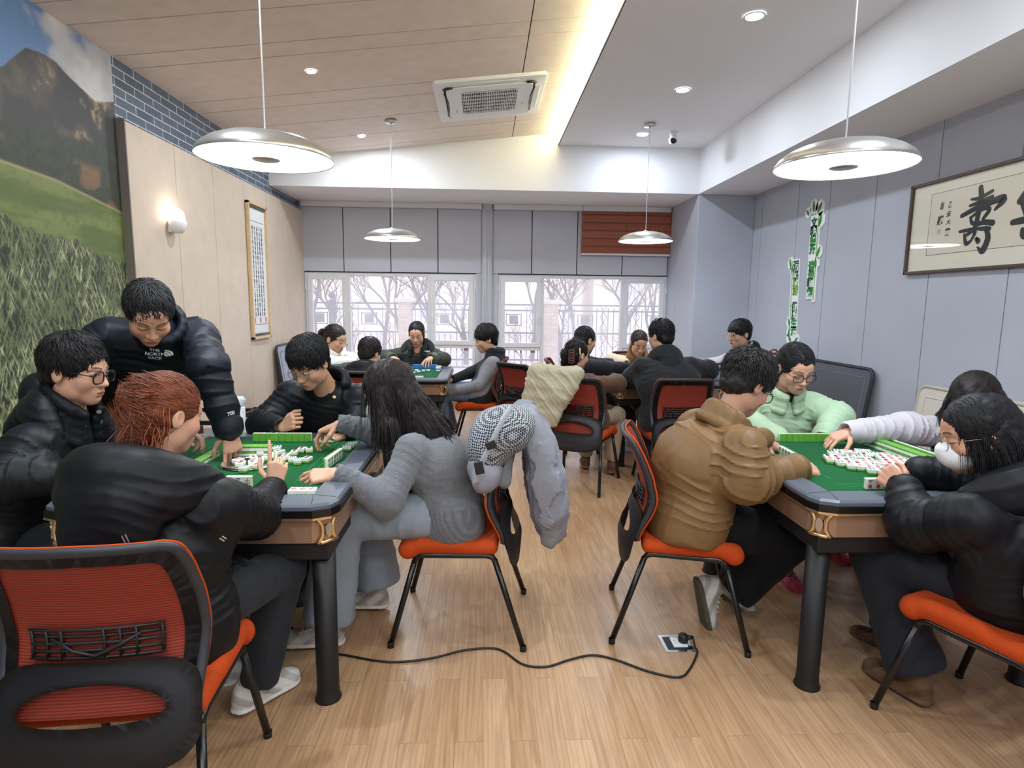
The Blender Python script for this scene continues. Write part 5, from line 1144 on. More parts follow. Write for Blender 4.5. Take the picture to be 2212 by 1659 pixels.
def hair_build(root, c, M, s, h, st, seed):
    """st: dict(style,color,len,...)"""
    W = lambda *p: c+s*(np.array(p, float)@M); F = Field(h); col = np.array(srgb(*st.get('col', (30, 27, 28)))[:3]); v = st.get('vol', 0.0); sty = st['style']; rr = np.random.default_rng(seed)
    E = lambda p, r, k=0.012, mode='u': F.ell(W(*p), np.array(r)*s, M, k=k*s, mode=mode)
    E((0, -0.016, 0.042+v*0.4), (0.083+v*0.6, 0.103+v*0.5, 0.090+v*0.9))
    if sty in ('short', 'messy', 'bowl'):
        E((0, -0.062, -0.022), (0.066, 0.048, 0.052), 0.03)
        if sty == 'bowl': E((0, 0.035, 0.045), (0.080, 0.062, 0.058), 0.02)
        E((0, 0.125, (-0.052 if sty == 'bowl' else -0.035)+st.get('hl', 0.0)), (0.080, 0.082, 0.090), 0.01, 's')
        for q in (-1, 1): E((q*0.09, 0.012, -0.038), (0.034, 0.05, 0.045), 0.01, 's')
    else:
        E((0, -0.05, -0.03), (0.072, 0.06, 0.07), 0.03); E((0, 0.125, -0.04), (0.074, 0.076, 0.098), 0.012, 's')
        for q in (-1, 1): E((q*0.088, 0.022, -0.05), (0.02, 0.04, 0.05), 0.01, 's')
    dirf = None
    if sty == 'bun' or sty == 'clip':
        b = st.get('bun', (0.0, -0.11, 0.03)); E(b, (0.045, 0.04, 0.042), 0.012); E((b[0]*1.0, b[1]*0.98, b[2]-0.05), (0.03, 0.028, 0.05), 0.02)
    if sty == 'ponytail':
        F.chain([W(0, -0.10, 0.03), W(0, -0.15, 0.01), W(0, -0.165, -0.06), W(0.0, -0.15, -0.14)], [0.03*s, 0.032*s, 0.03*s, 0.012*s], k=0.015)
    if sty == 'tied': F.chain([W(0, -0.09, -0.02), W(0, -0.10, -0.09), W(0, -0.095, -0.16)], [0.04*s, 0.04*s, 0.025*s], k=0.02)
    if sty == 'long':
        for ch in st['falls']: F.chain([np.array(p) for p in ch[0]], ch[1], k=0.03, flat=ch[2] if len(ch) > 2 else None)
    nz = waves(seed, 150/ s); V, lo, ax = F.eval()
    I = np.nonzero(np.abs(V) < 4*h+0.01); P = np.stack([ax[i][I[i]] for i in range(3)], 1); V[I] += (0.003*nz(P)).astype(np.float32)
    P, Q = surfnet(V, lo, h); P = lap(P, Q, 1); Nn = vnormals(P, Q); q = ((P-c)@M.T)/s
    n = st.get('n', 1500 if h < 0.005 else 420); okr = np.nonzero((np.linalg.norm((q-np.array((0, -0.016, 0.042+v*0.4)))/np.array((0.083+v*0.6, 0.103+v*0.5, 0.090+v*0.9)), axis=1) > 0.965))[0]; idx = rr.choice(okr, min(n, len(okr)), replace=False); R0, RN, qq = P[idx], Nn[idx], q[idx]
    e0, re_ = np.array((0, -0.016, 0.042+v*0.4)), np.array((0.083+v*0.6, 0.103+v*0.5, 0.090+v*0.9)); crown = W(0.01, -0.045, 0.13); th = 0.0016 if h < 0.005 else 0.003
    rroot = np.linalg.norm((qq-e0)/re_, axis=1); SEL = [None]
    def snapper(lo_, hi_, only_head=False):
        def f(p, t):
            u_ = ((p-c)@M.T)/s; d_ = (u_-e0)/re_; rad = np.linalg.norm(d_, axis=1); tg = np.where(rad > hi_+0.12, rad, np.clip(rad, lo_, lo_+(hi_-lo_)*t)); tg = tg if SEL[0] is None else np.where(u_[:, 2] < 0.02, np.maximum(tg, np.minimum(rroot[SEL[0]]+0.02*t, 1.4)), tg)
            if only_head: tg = np.where(u_[:, 2] < 0.0, np.maximum(rad, 0.95), tg)
            u2 = e0+d_*(tg/np.maximum(rad, 1e-6))[:, None]*re_; return c+s*(u2@M)
        return f
    if sty in ('short', 'messy', 'bowl'):
        sw = st.get('sweep', (0, 0, 0)); d = R0-crown+np.array((0, 0, -0.02))+np.array(sw)@M*0.1; front = (qq[:, 1] > 0.035); keep = ~((qq[:, 1] > 0.05) & (qq[:, 2] < 0.03)); SEL[0] = keep; Ls = np.full(len(R0), st.get('len', 0.042)*s)
        Ls = np.where(front, Ls*st.get('fringe', 0.55), Ls); Ls = np.where(qq[:, 2] < 0.03, Ls*st.get('sides', 0.5), Ls); kw = dict(L=Ls[keep], r0=th*s, lift=st.get('lift', 0.3), droop=st.get('droop', 0.3), jit=0.1 if sty == 'bowl' else st.get('jit', 0.35), curl=st.get('curl', 0.15), snap=snapper(1.0, st.get('up', 1.10)))
    elif sty == 'long':
        d = np.tile(np.array((0, 0, -1.0)), (len(R0), 1)); top = qq[:, 2] > -0.03; best = np.full(len(R0), 9.0)
        for ch in st['falls']:
            for a_, b_ in zip(ch[0], ch[0][1:]):
                dd_ = seg_param(R0, a_, b_)[1]; m_ = dd_ < best; d[m_] = unit(np.array(b_)-np.array(a_)); best = np.minimum(best, dd_)
        sgx = np.where(qq[:, 0] > st.get('part', 0.0), 1.0, -1.0)[:, None]; d[top] = (sgx*M[0]*0.75-M[1]*st.get('back', 0.35)-M[2]*0.45)[top]; keep = qq[:, 1] < st.get('kf', 0.085)
        kw = dict(L=np.where(top, st.get('len', 0.14)*s, 0.11*s)[keep], r0=th*1.1*s, lift=0.012, droop=np.where(top, 2.2, 0.25)[keep][:, None], jit=0.07, curl=0.05, snap=snapper(1.0, 1.03, True), seg=8)
    else:
        tgt = W(*st.get('bun', (0, -0.12, -0.02))); d = tgt-R0; keep = np.ones(len(R0), bool); kw = dict(L=np.full(len(R0), 0.06*s), r0=th*0.9*s, lift=0.02, droop=0.0, jit=0.10, curl=0.05, snap=snapper(1.0, 1.02) if sty == 'tied' else None)
        if sty != 'tied':
            sn = snapper(1.0, 1.02); kw['snap'] = lambda p, t: np.where((((p-c)@M.T)/s)[:, 1:2] > -0.085, sn(p, t), p); nb = np.linalg.norm(qq-np.array(st.get('bun', (0, -0.12, -0.02))), axis=1) < 0.065; d = np.where(nb[:, None], np.cross(RN, M[1]+0.4*M[0]), d); kw['lift'] = np.where(nb, 0.02, 0.02)[:, None]; kw['L'] = np.where(nb, 0.035*s, 0.06*s)
    d = d/np.maximum(np.linalg.norm(d, axis=1), 1e-6)[:, None]
    P2, Q2, C2 = locks(R0[keep], RN[keep], d[keep], col=col, rr=rr, **kw)
    if st.get('wisps'):
        nw = st['wisps']; iw = rr.choice(np.nonzero((qq[:, 1] < -0.04) & (qq[:, 2] < 0.03))[0], nw); dw = np.tile(np.array((0, 0, -1.0)), (nw, 1))-0.35*M[0]*rr.uniform(0, 1, (nw, 1))-0.2*M[1]
        P3_, Q3_, C3_ = locks(R0[iw], RN[iw], dw, L=np.full(nw, 0.11*s), r0=0.0014*s, lift=0.35, droop=0.55, col=col*1.5, rr=rr, jit=0.25, curl=0.3); Q2 = np.concatenate([Q2, Q3_+len(P2)]); P2 = np.concatenate([P2, P3_]); C2 = np.concatenate([C2, C3_])
    tone = (1+0.35*nz(P*1.0))[:, None]; C = np.tile(col, (len(P), 1))*np.clip(tone, 0.5, 1.6)
    return np_mesh('hair', np.concatenate([P, P2]), np.concatenate([Q, Q2+len(P)]), M_hair, root, np.concatenate([C, C2]))
def glasses_build(root, c, M, s, st):
    W = lambda *p: c+s*(np.array(p, float)@M)-np.array(root.location); mb = MB(); r = st.get('r', 0.0016)*s; w_, h_ = st.get('size', (0.025, 0.020)); f0 = 0.106; ex = 3 if st.get('square', True) else 2
    for q in (-1, 1):
        loop = []
        for a in np.linspace(0, 2*PI, 25)[:-1]:
            ca, sa = math.cos(a), math.sin(a); x = q*0.034+w_*math.copysign(abs(ca)**(2/ex), ca); loop.append(W(x, f0-0.16*abs(x)**1.0*0.35-0.002, -0.003+h_*math.copysign(abs(sa)**(2/ex), sa)))
        mb.tube(loop, r, 6, closed=True); mb.tube([W(q*0.059, f0-0.006, 0.004), W(q*0.074, 0.07, 0.008), W(q*0.082, 0.0, 0.010), W(q*0.080, -0.025, -0.006)], r*0.9, 6)
    mb.tube([W(-0.010, f0-0.002, 0.002), W(0, f0+0.003, 0.005), W(0.010, f0-0.002, 0.002)], r, 6)
    g = mb.build('glasses', mat('frame_black', srgb(24, 22, 22), 0.3) if st.get('dark', True) else mat('frame_metal', srgb(150, 146, 142), 0.25, 0.9), root)
    lm = MB()
    for q in (-1, 1): lm.prism([W(q*0.034+w_*0.95*math.cos(a), f0-0.056*abs(q*0.034+w_*0.95*math.cos(a))-0.002, -0.003+h_*0.95*math.sin(a)) for a in np.linspace(0, 2*PI, 17)[:-1]], M[1]*0.0008)
    lm.build('lens', M_lens, g); return g
def lens_mat():
    m, n, b = nodes_mat('spectacle_lens'); n.nodes.remove(b); tr = N(n, 'ShaderNodeBsdfTransparent'); gl = N(n, 'ShaderNodeBsdfGlossy'); gl.inputs['Roughness'].default_value = 0.02; mx = N(n, 'ShaderNodeMixShader'); mx.inputs[0].default_value = 0.06
    n.links.new(tr.outputs[0], mx.inputs[1]); n.links.new(gl.outputs[0], mx.inputs[2]); n.links.new(mx.outputs[0], n.nodes['Material Output'].inputs[0]); return m
M_lens = lens_mat()
def seg_param(P, a, b):
    a, b = np.array(a), np.array(b); d = b-a; t = np.clip((P-a)@d/(d@d), 0, 1); return t, np.linalg.norm(P-(a+t[:, None]*d), axis=1)
def limb_phase(segs, P):
    """arc length along the nearest limb chain"""
    best = np.full(len(P), 9.0); ph = np.zeros(len(P)); kk = np.zeros(len(P), int)
    for i, (ch, r) in enumerate(segs):
        acc = 0.0
        for a, b in zip(ch, ch[1:]):
            L = np.linalg.norm(np.array(b)-np.array(a)); t, d = seg_param(P, a, b); d = d-r; m = d < best; ph = np.where(m, acc+t*L, ph); kk = np.where(m, i, kk); best = np.minimum(best, d); acc += L
    return ph, kk
BVH = {}
def person(key, label, head, face, pelvis, neck, bf, hands, elbows, jk, legs, hair, sc=1.04, near=True, eye='down', glasses=None, fem=False, sk=SK, group=None, mask=False, shw=0.175, roll=0.0, brow=1.0, hs=None, skip_arm=None, legs_hidden=False):
    head, pelvis, neck = np.array(head), np.array(pelvis), np.array(neck); seed = sum(ord(q)*(i+3) for i, q in enumerate(key)); hs = sc if hs is None else hs
    root = thing('person', label, 'person', (pelvis[0], pelvis[1], 0), group=group)
    face = unit(face); Mh = basis(face)
    if roll: S_, U_ = Mh[0]*math.cos(roll)+Mh[2]*math.sin(roll), Mh[2]*math.cos(roll)-Mh[0]*math.sin(roll); Mh = np.array([S_, Mh[1], U_])
    bf = unit((bf[0], bf[1], 0)); side = np.array((bf[1], -bf[0], 0.0)); spine = unit(neck-pelvis)        # side = the person's right
    shl = {q: neck+side*q*shw*sc-spine*0.045*sc+np.cross(side, spine)*(-0.0) for q in (1, -1)}
    fwd = np.cross(spine, side); fwd = fwd if fwd@bf > 0 else -fwd
    h = 0.0031 if near else 0.0048; F = Field(h); head_ops(F, head, Mh, hs, fem)
    hb = head-Mh[2]*0.055*hs-Mh[1]*0.02*hs; F.cap(hb, neck, 0.050*hs, 0.055*sc, k=0.025); F.cap(neck, neck-spine*0.25, 0.06*sc, 0.06*sc, k=0.03)
    arms = {}
    for q, nm in ((1, 'R'), (-1, 'L')):
        if hands.get(nm) is None: continue
        w, D, Nn, pose = hands[nm][:4]; w = np.array(w); el = np.array(elbows[nm]); arms[q] = (shl[q], el, w)
        F.cap(neck-spine*0.06, shl[q], 0.04*sc, 0.04*sc, k=0.02); F.chain([shl[q], el, w-unit(w-el)*0.03], [0.036*sc, 0.032*sc, 0.024*sc], k=0.015); F.cap(w-unit(w-el)*0.05, w+unit(D)*0.012, 0.0245*hs, 0.0225*hs, k=0.012, flat=(Nn, 1.25))
        thumb = q*-1
        hand_ops(F, w, D, Nn, thumb, pose, hs*0.98, spread=hands[nm][4] if len(hands[nm]) > 4 else 0.12)
    def colr(P): return face_col(P, head, Mh, hs, sk, eye, brow)
    F.mesh('body', M_skin, root, color=colr, smooth=1)
    hair_build(root, head, Mh, hs, 0.0038 if near else 0.0055, hair, seed)
    if glasses: glasses_build(root, head, Mh, hs, glasses)
    if mask:
        Fm = Field(0.003); W = lambda *p: head+hs*(np.array(p, float)@Mh); Fm.ell(W(0, 0.055, -0.052), np.array((0.062, 0.064, 0.052))*hs, Mh); Fm.ell(W(0, 0.095, -0.035), np.array((0.03, 0.028, 0.03))*hs, Mh, k=0.02); Fm.box(W(0, -0.03, -0.05), np.array((0.1, 0.055, 0.1))*hs, Mh, mode='s', k=0.006)
        mo = Fm.mesh('face_mask', mat('mask_white', srgb(234, 236, 240), 0.8, bump=(120, 0.2)), root); mb = MB(); L = -np.array(root.location)
        for q in (-1, 1):
            for u in (-0.03, -0.075): mb.tube([W(q*0.056, 0.05, u)+L, W(q*0.075, 0.01, u*0.4-0.004)+L, W(q*0.082, -0.02, 0.004 if u > -0.05 else -0.02)+L], 0.0016, 5)
        mb.build('ear_loop', M_whiteplastic, mo)
    # ---- jacket
    hj = 0.0062 if near else 0.0105; J = Field(hj); t = jk.get('th', 1.0); kk = jk.get('kind', 'jacket'); mid = (pelvis+neck)/2-fwd*jk.get('hunch', 0.03)
    rW, rC = jk.get('rw', 0.165)*sc*0.93, jk.get('rc', 0.165)*sc*0.9
    J.cap(pelvis+spine*0.03-side*0.05, pelvis+spine*0.03+side*0.05, rW*1.02, k=0.04, flat=(fwd, 1.2)); J.cap(mid-side*0.055, mid+side*0.055, rW*0.98, k=0.04, flat=(fwd, 1.22)); ch = neck-spine*0.15*sc
    J.cap(pelvis, mid, rW, rW, k=0.04, flat=(fwd, 1.25)); J.cap(mid, ch, rW, rC*0.95, k=0.04, flat=(fwd, 1.28)); J.cap(ch-side*0.085*sc, ch+side*0.085*sc, rC*0.80, k=0.04, flat=(fwd, 1.15))
    J.cap(shl[-1], shl[1], 0.066*sc*t, k=0.04); J.cap(neck-spine*0.06, neck+spine*0.012, 0.092*sc, 0.060*sc, k=0.035)
    rs = [q*0.87 for q in jk.get('sleeve', (0.082, 0.074, 0.052))]; segs = [([pelvis, mid, ch, neck], rC)]
    for q, (a, b, w) in arms.items():
        d = unit(w-b); e = w-d*jk.get('cuff', 0.012); J.chain([a, b, e], [rs[0]*sc, rs[1]*sc, rs[2]*sc], k=0.038); segs.append(([a, b, e], rs[1]*sc))
        J.cap(e-d*0.012, e+d*0.006, rs[2]*sc*0.93, rs[2]*sc*0.9, k=0.006); J.cap(e+d*0.03, e+d*0.012, 0.036*sc, 0.03*sc, k=0.006, mode='s')
    J.cap(pelvis-spine*0.035-side*0.06, pelvis-spine*0.035+side*0.06, rW*1.07, k=0.03, flat=(fwd, 1.15))
    if jk.get('long'):
        for q in (-1, 1):
            kn = pelvis+bf*0.30*sc*jk['long']+side*q*0.075*sc+np.array((0, 0, -0.02)); J.cap(pelvis+side*q*0.05, kn, 0.108*sc, 0.09*sc, k=0.05)
        J.cap(pelvis-np.array((0, 0, 0.015))-side*0.05, pelvis-np.array((0, 0, 0.015))+side*0.05, 0.132*sc, k=0.05)
    if pelvis[2] < 0.7: J.box((pelvis[0], pelvis[1], 0.249), (0.7, 0.7, 0.2), rd=0.001, mode='s', k=0.02)
    cz = jk.get('collar', 0.03); Up = unit(spine*0.55+Mh[2]*0.45); cr = jk.get('cr', 1.0); nk = neck+spine*0.005*sc; CO = HO = None; hc3 = 0.006 if near else 0.009
    if cz:
        CO = Field(hc3); open_ = jk.get('open', 0); nA = 16
        for i in range(nA):
            a0, a1 = 2*PI*i/nA, 2*PI*(i+1)/nA
            if open_ and (math.cos(a0) > 1-open_ or math.cos(a1) > 1-open_): continue
            for lv, (dz, rr_) in enumerate(((-0.012, 0.098), (0.018, 0.086), (0.048, 0.080), (jk.get('ctop', 0.068), 0.082))):
                pt = lambda a: nk+(fwd*math.cos(a)*rr_+side*math.sin(a)*rr_*0.97)*sc*cr+Up*(dz-0.022*math.cos(a))*sc
                CO.cap(pt(a0), pt(a1), cz*0.62*sc, k=0.012)
        CO.cap(nk+Up*0.14*sc, nk-Up*0.08*sc, 0.064*sc*cr, 0.060*sc*cr, k=0.008, mode='s')
        CO.ell(head-Mh[2]*0.035*hs+Mh[1]*0.01, np.array((0.074, 0.095, 0.092))*hs, Mh, k=0.008, mode='s')
    if jk.get('inner'):
        IN = Field(hc3); nb_ = neck+Up*0.035*sc; IN.cap(nb_-Up*0.06, nb_+Up*0.025*sc, 0.070*sc, 0.0625*sc, k=0.01); IN.cap(nb_+Up*0.03*sc, nb_+Up*0.09*sc, 0.054*hs, 0.058*hs, k=0.006, mode='s')
        IN.mesh('shirt_collar', M_cot, root, color=lambda P: np.tile(np.array(srgb(*jk['inner'])[:3]), (len(P), 1)), smooth=1)
    if jk.get('hood'):
        hd = jk['hood']; HO = Field(hc3); n_ = 14
        for i in range(n_):
            a0, a1 = PI*(0.02+0.96*i/n_), PI*(0.02+0.96*(i+1)/n_)
            def pt(a, o=0.0): sn = math.sin(a); return neck+side*math.cos(a)*(0.135+o)*sc*hd-fwd*(sn*(0.135+o)*hd-0.045)*sc+spine*(0.010+0.05*sn)*sc
            r0_, r1_ = (0.016+0.036*math.sin(a0))*sc*hd, (0.016+0.036*math.sin(a1))*sc*hd
            HO.cap(pt(a0), pt(a1), r0_, r1_, k=0.02)
            HO.cap(pt(a0)-spine*0.045*math.sin(a0)*hd-fwd*0.01, pt(a1)-spine*0.045*math.sin(a1)*hd-fwd*0.01, r0_*1.05, r1_*1.05, k=0.012)
        HO.ell(neck-fwd*0.115*sc*hd-spine*0.055*sc*hd, np.array((0.095, 0.05, 0.085))*sc*hd, np.array([side, fwd, spine]), k=0.03)
        HO.ell(head-Mh[2]*0.02*hs, np.array((0.085, 0.104, 0.105))*hs, Mh, k=0.01, mode='s')
    w1, w2, w3, w5 = waves(seed+1, 14), waves(seed+2, 26), waves(seed+3, 60), waves(seed+4, 8); am = jk.get('wr', 1.0); lam, pa = jk.get('lam', 0.085), jk.get('puff', 0.0); wl = jk.get('wl', 0.05)
    def disp0(P):
        z = (P@Up)*PI/0.035+2.6*w1(P); return am*(0.0025*w2(P)-0.005*(1-np.abs(np.sin(z)))**3*np.clip(0.55+0.6*w5(P), 0, 1))
    def disp(P):
        ph, kk_ = limb_phase(segs, P); md = np.clip(0.5+0.75*w5(P), 0, 1)
        d = am*(0.003*w2(P)-0.0085*md*(1-np.abs(np.sin(PI*ph/wl+2.4*w1(P)+3.5*w5(P))))**3-0.004*(1-md)*(1-np.abs(np.sin(PI*ph/(wl*0.55)+1.7*w1(P)+0.8*w2(P))))**2+0.0012*w3(P)+0.0015)
        if pa:
            lm = np.where(kk_ == 0, lam*jk.get('tl', 1.3), lam); sn = np.abs(np.sin(PI*ph/lm+0.3*w1(P)+0.25*w5(P)))
            d = d+pa*(0.6-sn**0.4)
        return d
    base = np.array(srgb(*jk['col'])[:3]); pts = jk.get('paint')
    def jcol(P):
        C = np.tile(base, (len(P), 1))
        if pts:
            loc = dict(P=P, f=(P-neck)@fwd, s=(P-neck)@side, u=(P-neck)@spine, z=P[:, 2], dw={q: np.linalg.norm(P-arms[q][2], axis=1) for q in arms}, arms=arms, hd=np.linalg.norm(P-head, axis=1))
            dmin = {q: np.minimum(seg_param(P, arms[q][0], arms[q][1])[1], seg_param(P, arms[q][1], arms[q][2])[1]) for q in arms}; loc['arm'] = np.min(list(dmin.values()), 0) if dmin else np.full(len(P), 9.0)
            ax_ = np.minimum(seg_param(P, pelvis, mid)[1], seg_param(P, mid, neck)[1]); loc['trunk'] = ax_
            for fn, c_ in pts:
                m = np.clip(np.asarray(fn(loc), float), 0, 1)[:, None]; C = C*(1-m)+np.array(srgb(*c_)[:3])*m
        return C
    V = J.mesh(jk.get('name', 'jacket'), jk.get('mat', M_puff), root, disp=disp, color=jcol, smooth=jk.get('sm', 1)); BVH[key] = V
    if CO is not None: CO.mesh('collar', jk.get('mat', M_puff), root, disp=lambda P: 0.5*disp0(P), color=lambda P: np.tile(np.array(srgb(*jk.get('ccol', jk['col']))[:3]), (len(P), 1)), smooth=1)
    if HO is not None: HO.mesh('hood', jk.get('mat', M_puff), root, disp=disp0, color=lambda P: np.tile(np.array(srgb(*jk.get('hcol', jk['col']))[:3]), (len(P), 1)), smooth=1)
    # ---- trousers, shoes
    if legs is not None and not legs.get('none'):
        T = Field(0.009 if near else 0.013); r0, r1, r2 = legs.get('r', (0.088, 0.068, 0.062)); pe = pelvis-np.array((0, 0, 0.01)); T.cap(pe-side*0.06, pe+side*0.06, 0.125*sc, k=0.04, flat=((0, 0, 1), 1.15)); tips = []
        for q, nm in ((1, 'R'), (-1, 'L')):
            kn = np.array(legs.get('kn'+nm, pelvis+bf*0.43*sc+side*q*0.11*sc-np.array((0, 0, pelvis[2]-0.52)))); an = np.array(legs.get('an'+nm, kn*np.array((1, 1, 0))+bf*0.03+np.array((0, 0, 0.11))))
            T.chain([pe+side*q*0.085*sc, kn], [r0*sc, r1*sc], k=0.04); T.cap(kn, an, r1*sc*1.02, r2*sc, k=0.03); tips.append((q, nm, kn, an)); dn_ = unit(an-kn); Ml = basis(dn_, (0.3, 0.2, 1) if abs(dn_[2]) < 0.8 else (1, 0.2, 0.1)); T.box(an+dn_*0.118, (0.2, 0.1, 0.2), Ml, rd=0.001, mode='s', k=0.004)
        w4 = waves(seed+9, 60)
        tseg = [([pe+side*q*0.085*sc, kn, an], r1*sc) for q, nm, kn, an in tips]
        def tdisp(P):
            ph, kk_ = limb_phase(tseg, P); return 0.003*w4(P)-0.008*np.clip(0.45+0.8*w5(P), 0, 1)*(1-np.abs(np.sin(PI*ph/0.06+2.4*w1(P))))**3+0.0015
        T.mesh('trousers', legs.get('mat', M_denim), root, disp=tdisp, color=lambda P: np.tile(np.array(srgb(*legs['col'])[:3]), (len(P), 1)), smooth=2)
        for q, nm, kn, an in tips:
            td = unit(np.array(legs.get('td'+nm, bf))); foot_build(root, np.array(legs.get('ft'+nm, an-np.array((0, 0, 0.065)))), td, np.array(legs.get('up'+nm, (0, 0, 1.0))), sc, legs.get('shoe', (225, 225, 225)), legs.get('sole', (240, 240, 240)), near)
    return root
def foot_build(root, a, td, up, s, col, sole, near):
    """a = ankle centre about 6 cm above the sole"""
    M = basis(td, up); W = lambda *p: a+s*(np.array(p, float)@M); F = Field(0.0055 if near else 0.009); Rr = lambda r: np.array(r)*s
    F.cap(W(0, -0.01, 0.02), W(0, 0.01, -0.02), 0.042*s, 0.04*s, k=0.02); F.ell(W(0, 0.075, -0.03), Rr((0.042, 0.10, 0.034)), M, k=0.02); F.ell(W(0, 0.135, -0.037), Rr((0.044, 0.05, 0.026)), M, k=0.02); F.ell(W(0, -0.035, -0.02), Rr((0.034, 0.035, 0.045)), M, k=0.02)
    F.cap(W(0, 0.03, 0.004), W(0, 0.09, -0.008), 0.024*s, 0.018*s, k=0.015)
    F.cap(W(0, -0.035, -0.048), W(0, 0.14, -0.05), 0.040*s, 0.047*s, k=0.005, flat=(M[2], 2.9)); F.box(W(0, 0.05, -0.078), Rr((0.1, 0.2, 0.0145)), M, rd=0.001, mode='s', k=0.002)
    w_ = waves(5, 160); c1, c2 = np.array(srgb(*col)[:3]), np.array(srgb(*sole)[:3])
    def colr(P):
        q = ((P-a)@M.T)/s; m = (1-sstep(-0.043, -0.039, q[:, 2]))[:, None]; pan = (sstep(0.1, 0.5, np.sin(q[:, 1]*70+q[:, 2]*90))*0.35)[:, None]
        out = (1-sstep(-0.0605, -0.0595, q[:, 2]))[:, None]; return ((c1*(1-pan*1.1))*(1-m)+c2*m)*(1-0.35*out)
    sh = F.mesh('shoe', M_shoe, root, disp=lambda P: 0.0012*w_(P), color=colr, smooth=1)
    if near:
        mb = MB(); L = -np.array(root.location)
        for f_, u_ in ((0.035, 0.030), (0.055, 0.025), (0.075, 0.018), (0.095, 0.010)): mb.tube([W(x, f_+0.01*(1 if i % 2 else -1)*x/0.03, u_-18*x*x)+L for i, x in enumerate((-0.026, -0.016, 0, 0.016, 0.026))], 0.0028*s, 6)
        mb.build('laces', M_whiteplastic if sum(col) > 450 else M_black, sh)
def decal(key, body, size, px, y, ax, up, m, name='chest_logo', bold=0.01, target=None, shapes=None):
    """lettering wrapped on the garment where the sight line meets it"""
    o = BVH[key]; loc = np.array(o.parent.location); VV, LL, n0 = [], [], 0
    for q in [o]+[c_ for c_ in o.parent.children if c_.name.split('.')[0] in ('collar', 'hood')]:
        me = q.data; V = np.empty(len(me.vertices)*3); me.vertices.foreach_get('co', V); L = np.empty(len(me.loops), np.int32); me.loops.foreach_get('vertex_index', L); VV.append(V.reshape(-1, 3)+loc); LL.append(L.reshape(-1, 4)+n0); n0 += len(me.vertices)
    bvh = BVHTree.FromPolygons(np.concatenate(VV).tolist(), np.concatenate(LL).tolist())
    org = Vector((0, 0, CAMH)); d = Vector((at(*px, y=1.0)-np.array((0, 0, CAMH))).tolist()).normalized(); hit = bvh.ray_cast(org, d)
    if hit[0] is None: print('decal miss', key); return
    nrm = np.array(hit[1]); nrm = nrm if nrm@np.array(d) < 0 else -nrm; ax = unit(np.array(ax)-nrm*(np.array(ax)@nrm)); up = unit(np.cross(nrm, ax)); p0 = np.array(hit[0])
    if shapes is not None:
        mb = MB()
        for r0_, r1_ in shapes:
            for k in range(10):
                a0, a1 = PI/2*k/10, PI/2*(k+1)/10; mb.quad(*[p0+ax*r*math.cos(a)+up*r*math.sin(a) for r, a in ((r0_, a0), (r1_, a0), (r1_, a1), (r0_, a1))])
        t = mb.build(name, m)
    else: t = text_mesh(name, body, size, p0, ax, up, m, None, bold=bold, depth=0.0)
    P = np.empty(len(t.data.vertices)*3); t.data.vertices.foreach_get('co', P); P = P.reshape(-1, 3); R = []
    for p in P:
        hh = bvh.ray_cast(Vector((p+nrm*0.06).tolist()), Vector((-nrm).tolist())); R.append(np.array(hh[0])+nrm*0.0025 if hh[0] is not None else p)
    t.data.vertices.foreach_set('co', (np.array(R)-loc).astype(np.float32).ravel()); t.parent = o.parent; t.location = (0, 0, 0); t.data.update(); return t
# ------------------------------------------------------------------ the people
BLK = (30, 32, 38); HB = (30, 27, 28)
V3 = lambda *a: np.array(a, float)
DN_ = V3(0, 0, 1)
ZT_ = 0.80
# --- front left table
h = at(165, 802, y=2.3)
person('P1', 'man in black-rimmed glasses and black jacket sitting at the left edge', h, (0.97, -0.02, -0.16), (-1.83, 2.27, 0.55), h+V3(-0.055, 0.01, -0.205), (1, 0.12), hs=1.04, sc=1.06,
       hands={'L': (V3(-1.40, 2.66, 0.86), V3(0.8, 0.3, -0.1), V3(-0.1, 0.3, 1), 'pinch'), 'R': (V3(-1.42, 2.10, 0.83), V3(1, 0.2, -0.2), DN_, 'relaxed')}, elbows={'L': V3(-1.62, 2.56, 0.82), 'R': V3(-1.62, 2.02, 0.84)},
       jk=dict(col=(17, 21, 26), hood=1.0, collar=0.036, open=0.12, ctop=0.085, sleeve=(0.092, 0.088, 0.062), rw=0.18, rc=0.175, wr=1.25, mat=M_puff, th=1.05), legs=dict(col=(34, 36, 42), shoe=(50, 50, 52)),
       hair=dict(style='messy', col=HB, vol=0.012, len=0.05, n=2600, hl=0.012, fringe=0.45, lift=0.35, droop=0.35), glasses=dict(r=0.0026, size=(0.026, 0.022)), eye='open', sk=SK*0.98)
h = at(322, 678, y=2.5)
sl, sr = at(418, 700, y=2.56), at(212, 712, y=2.72)
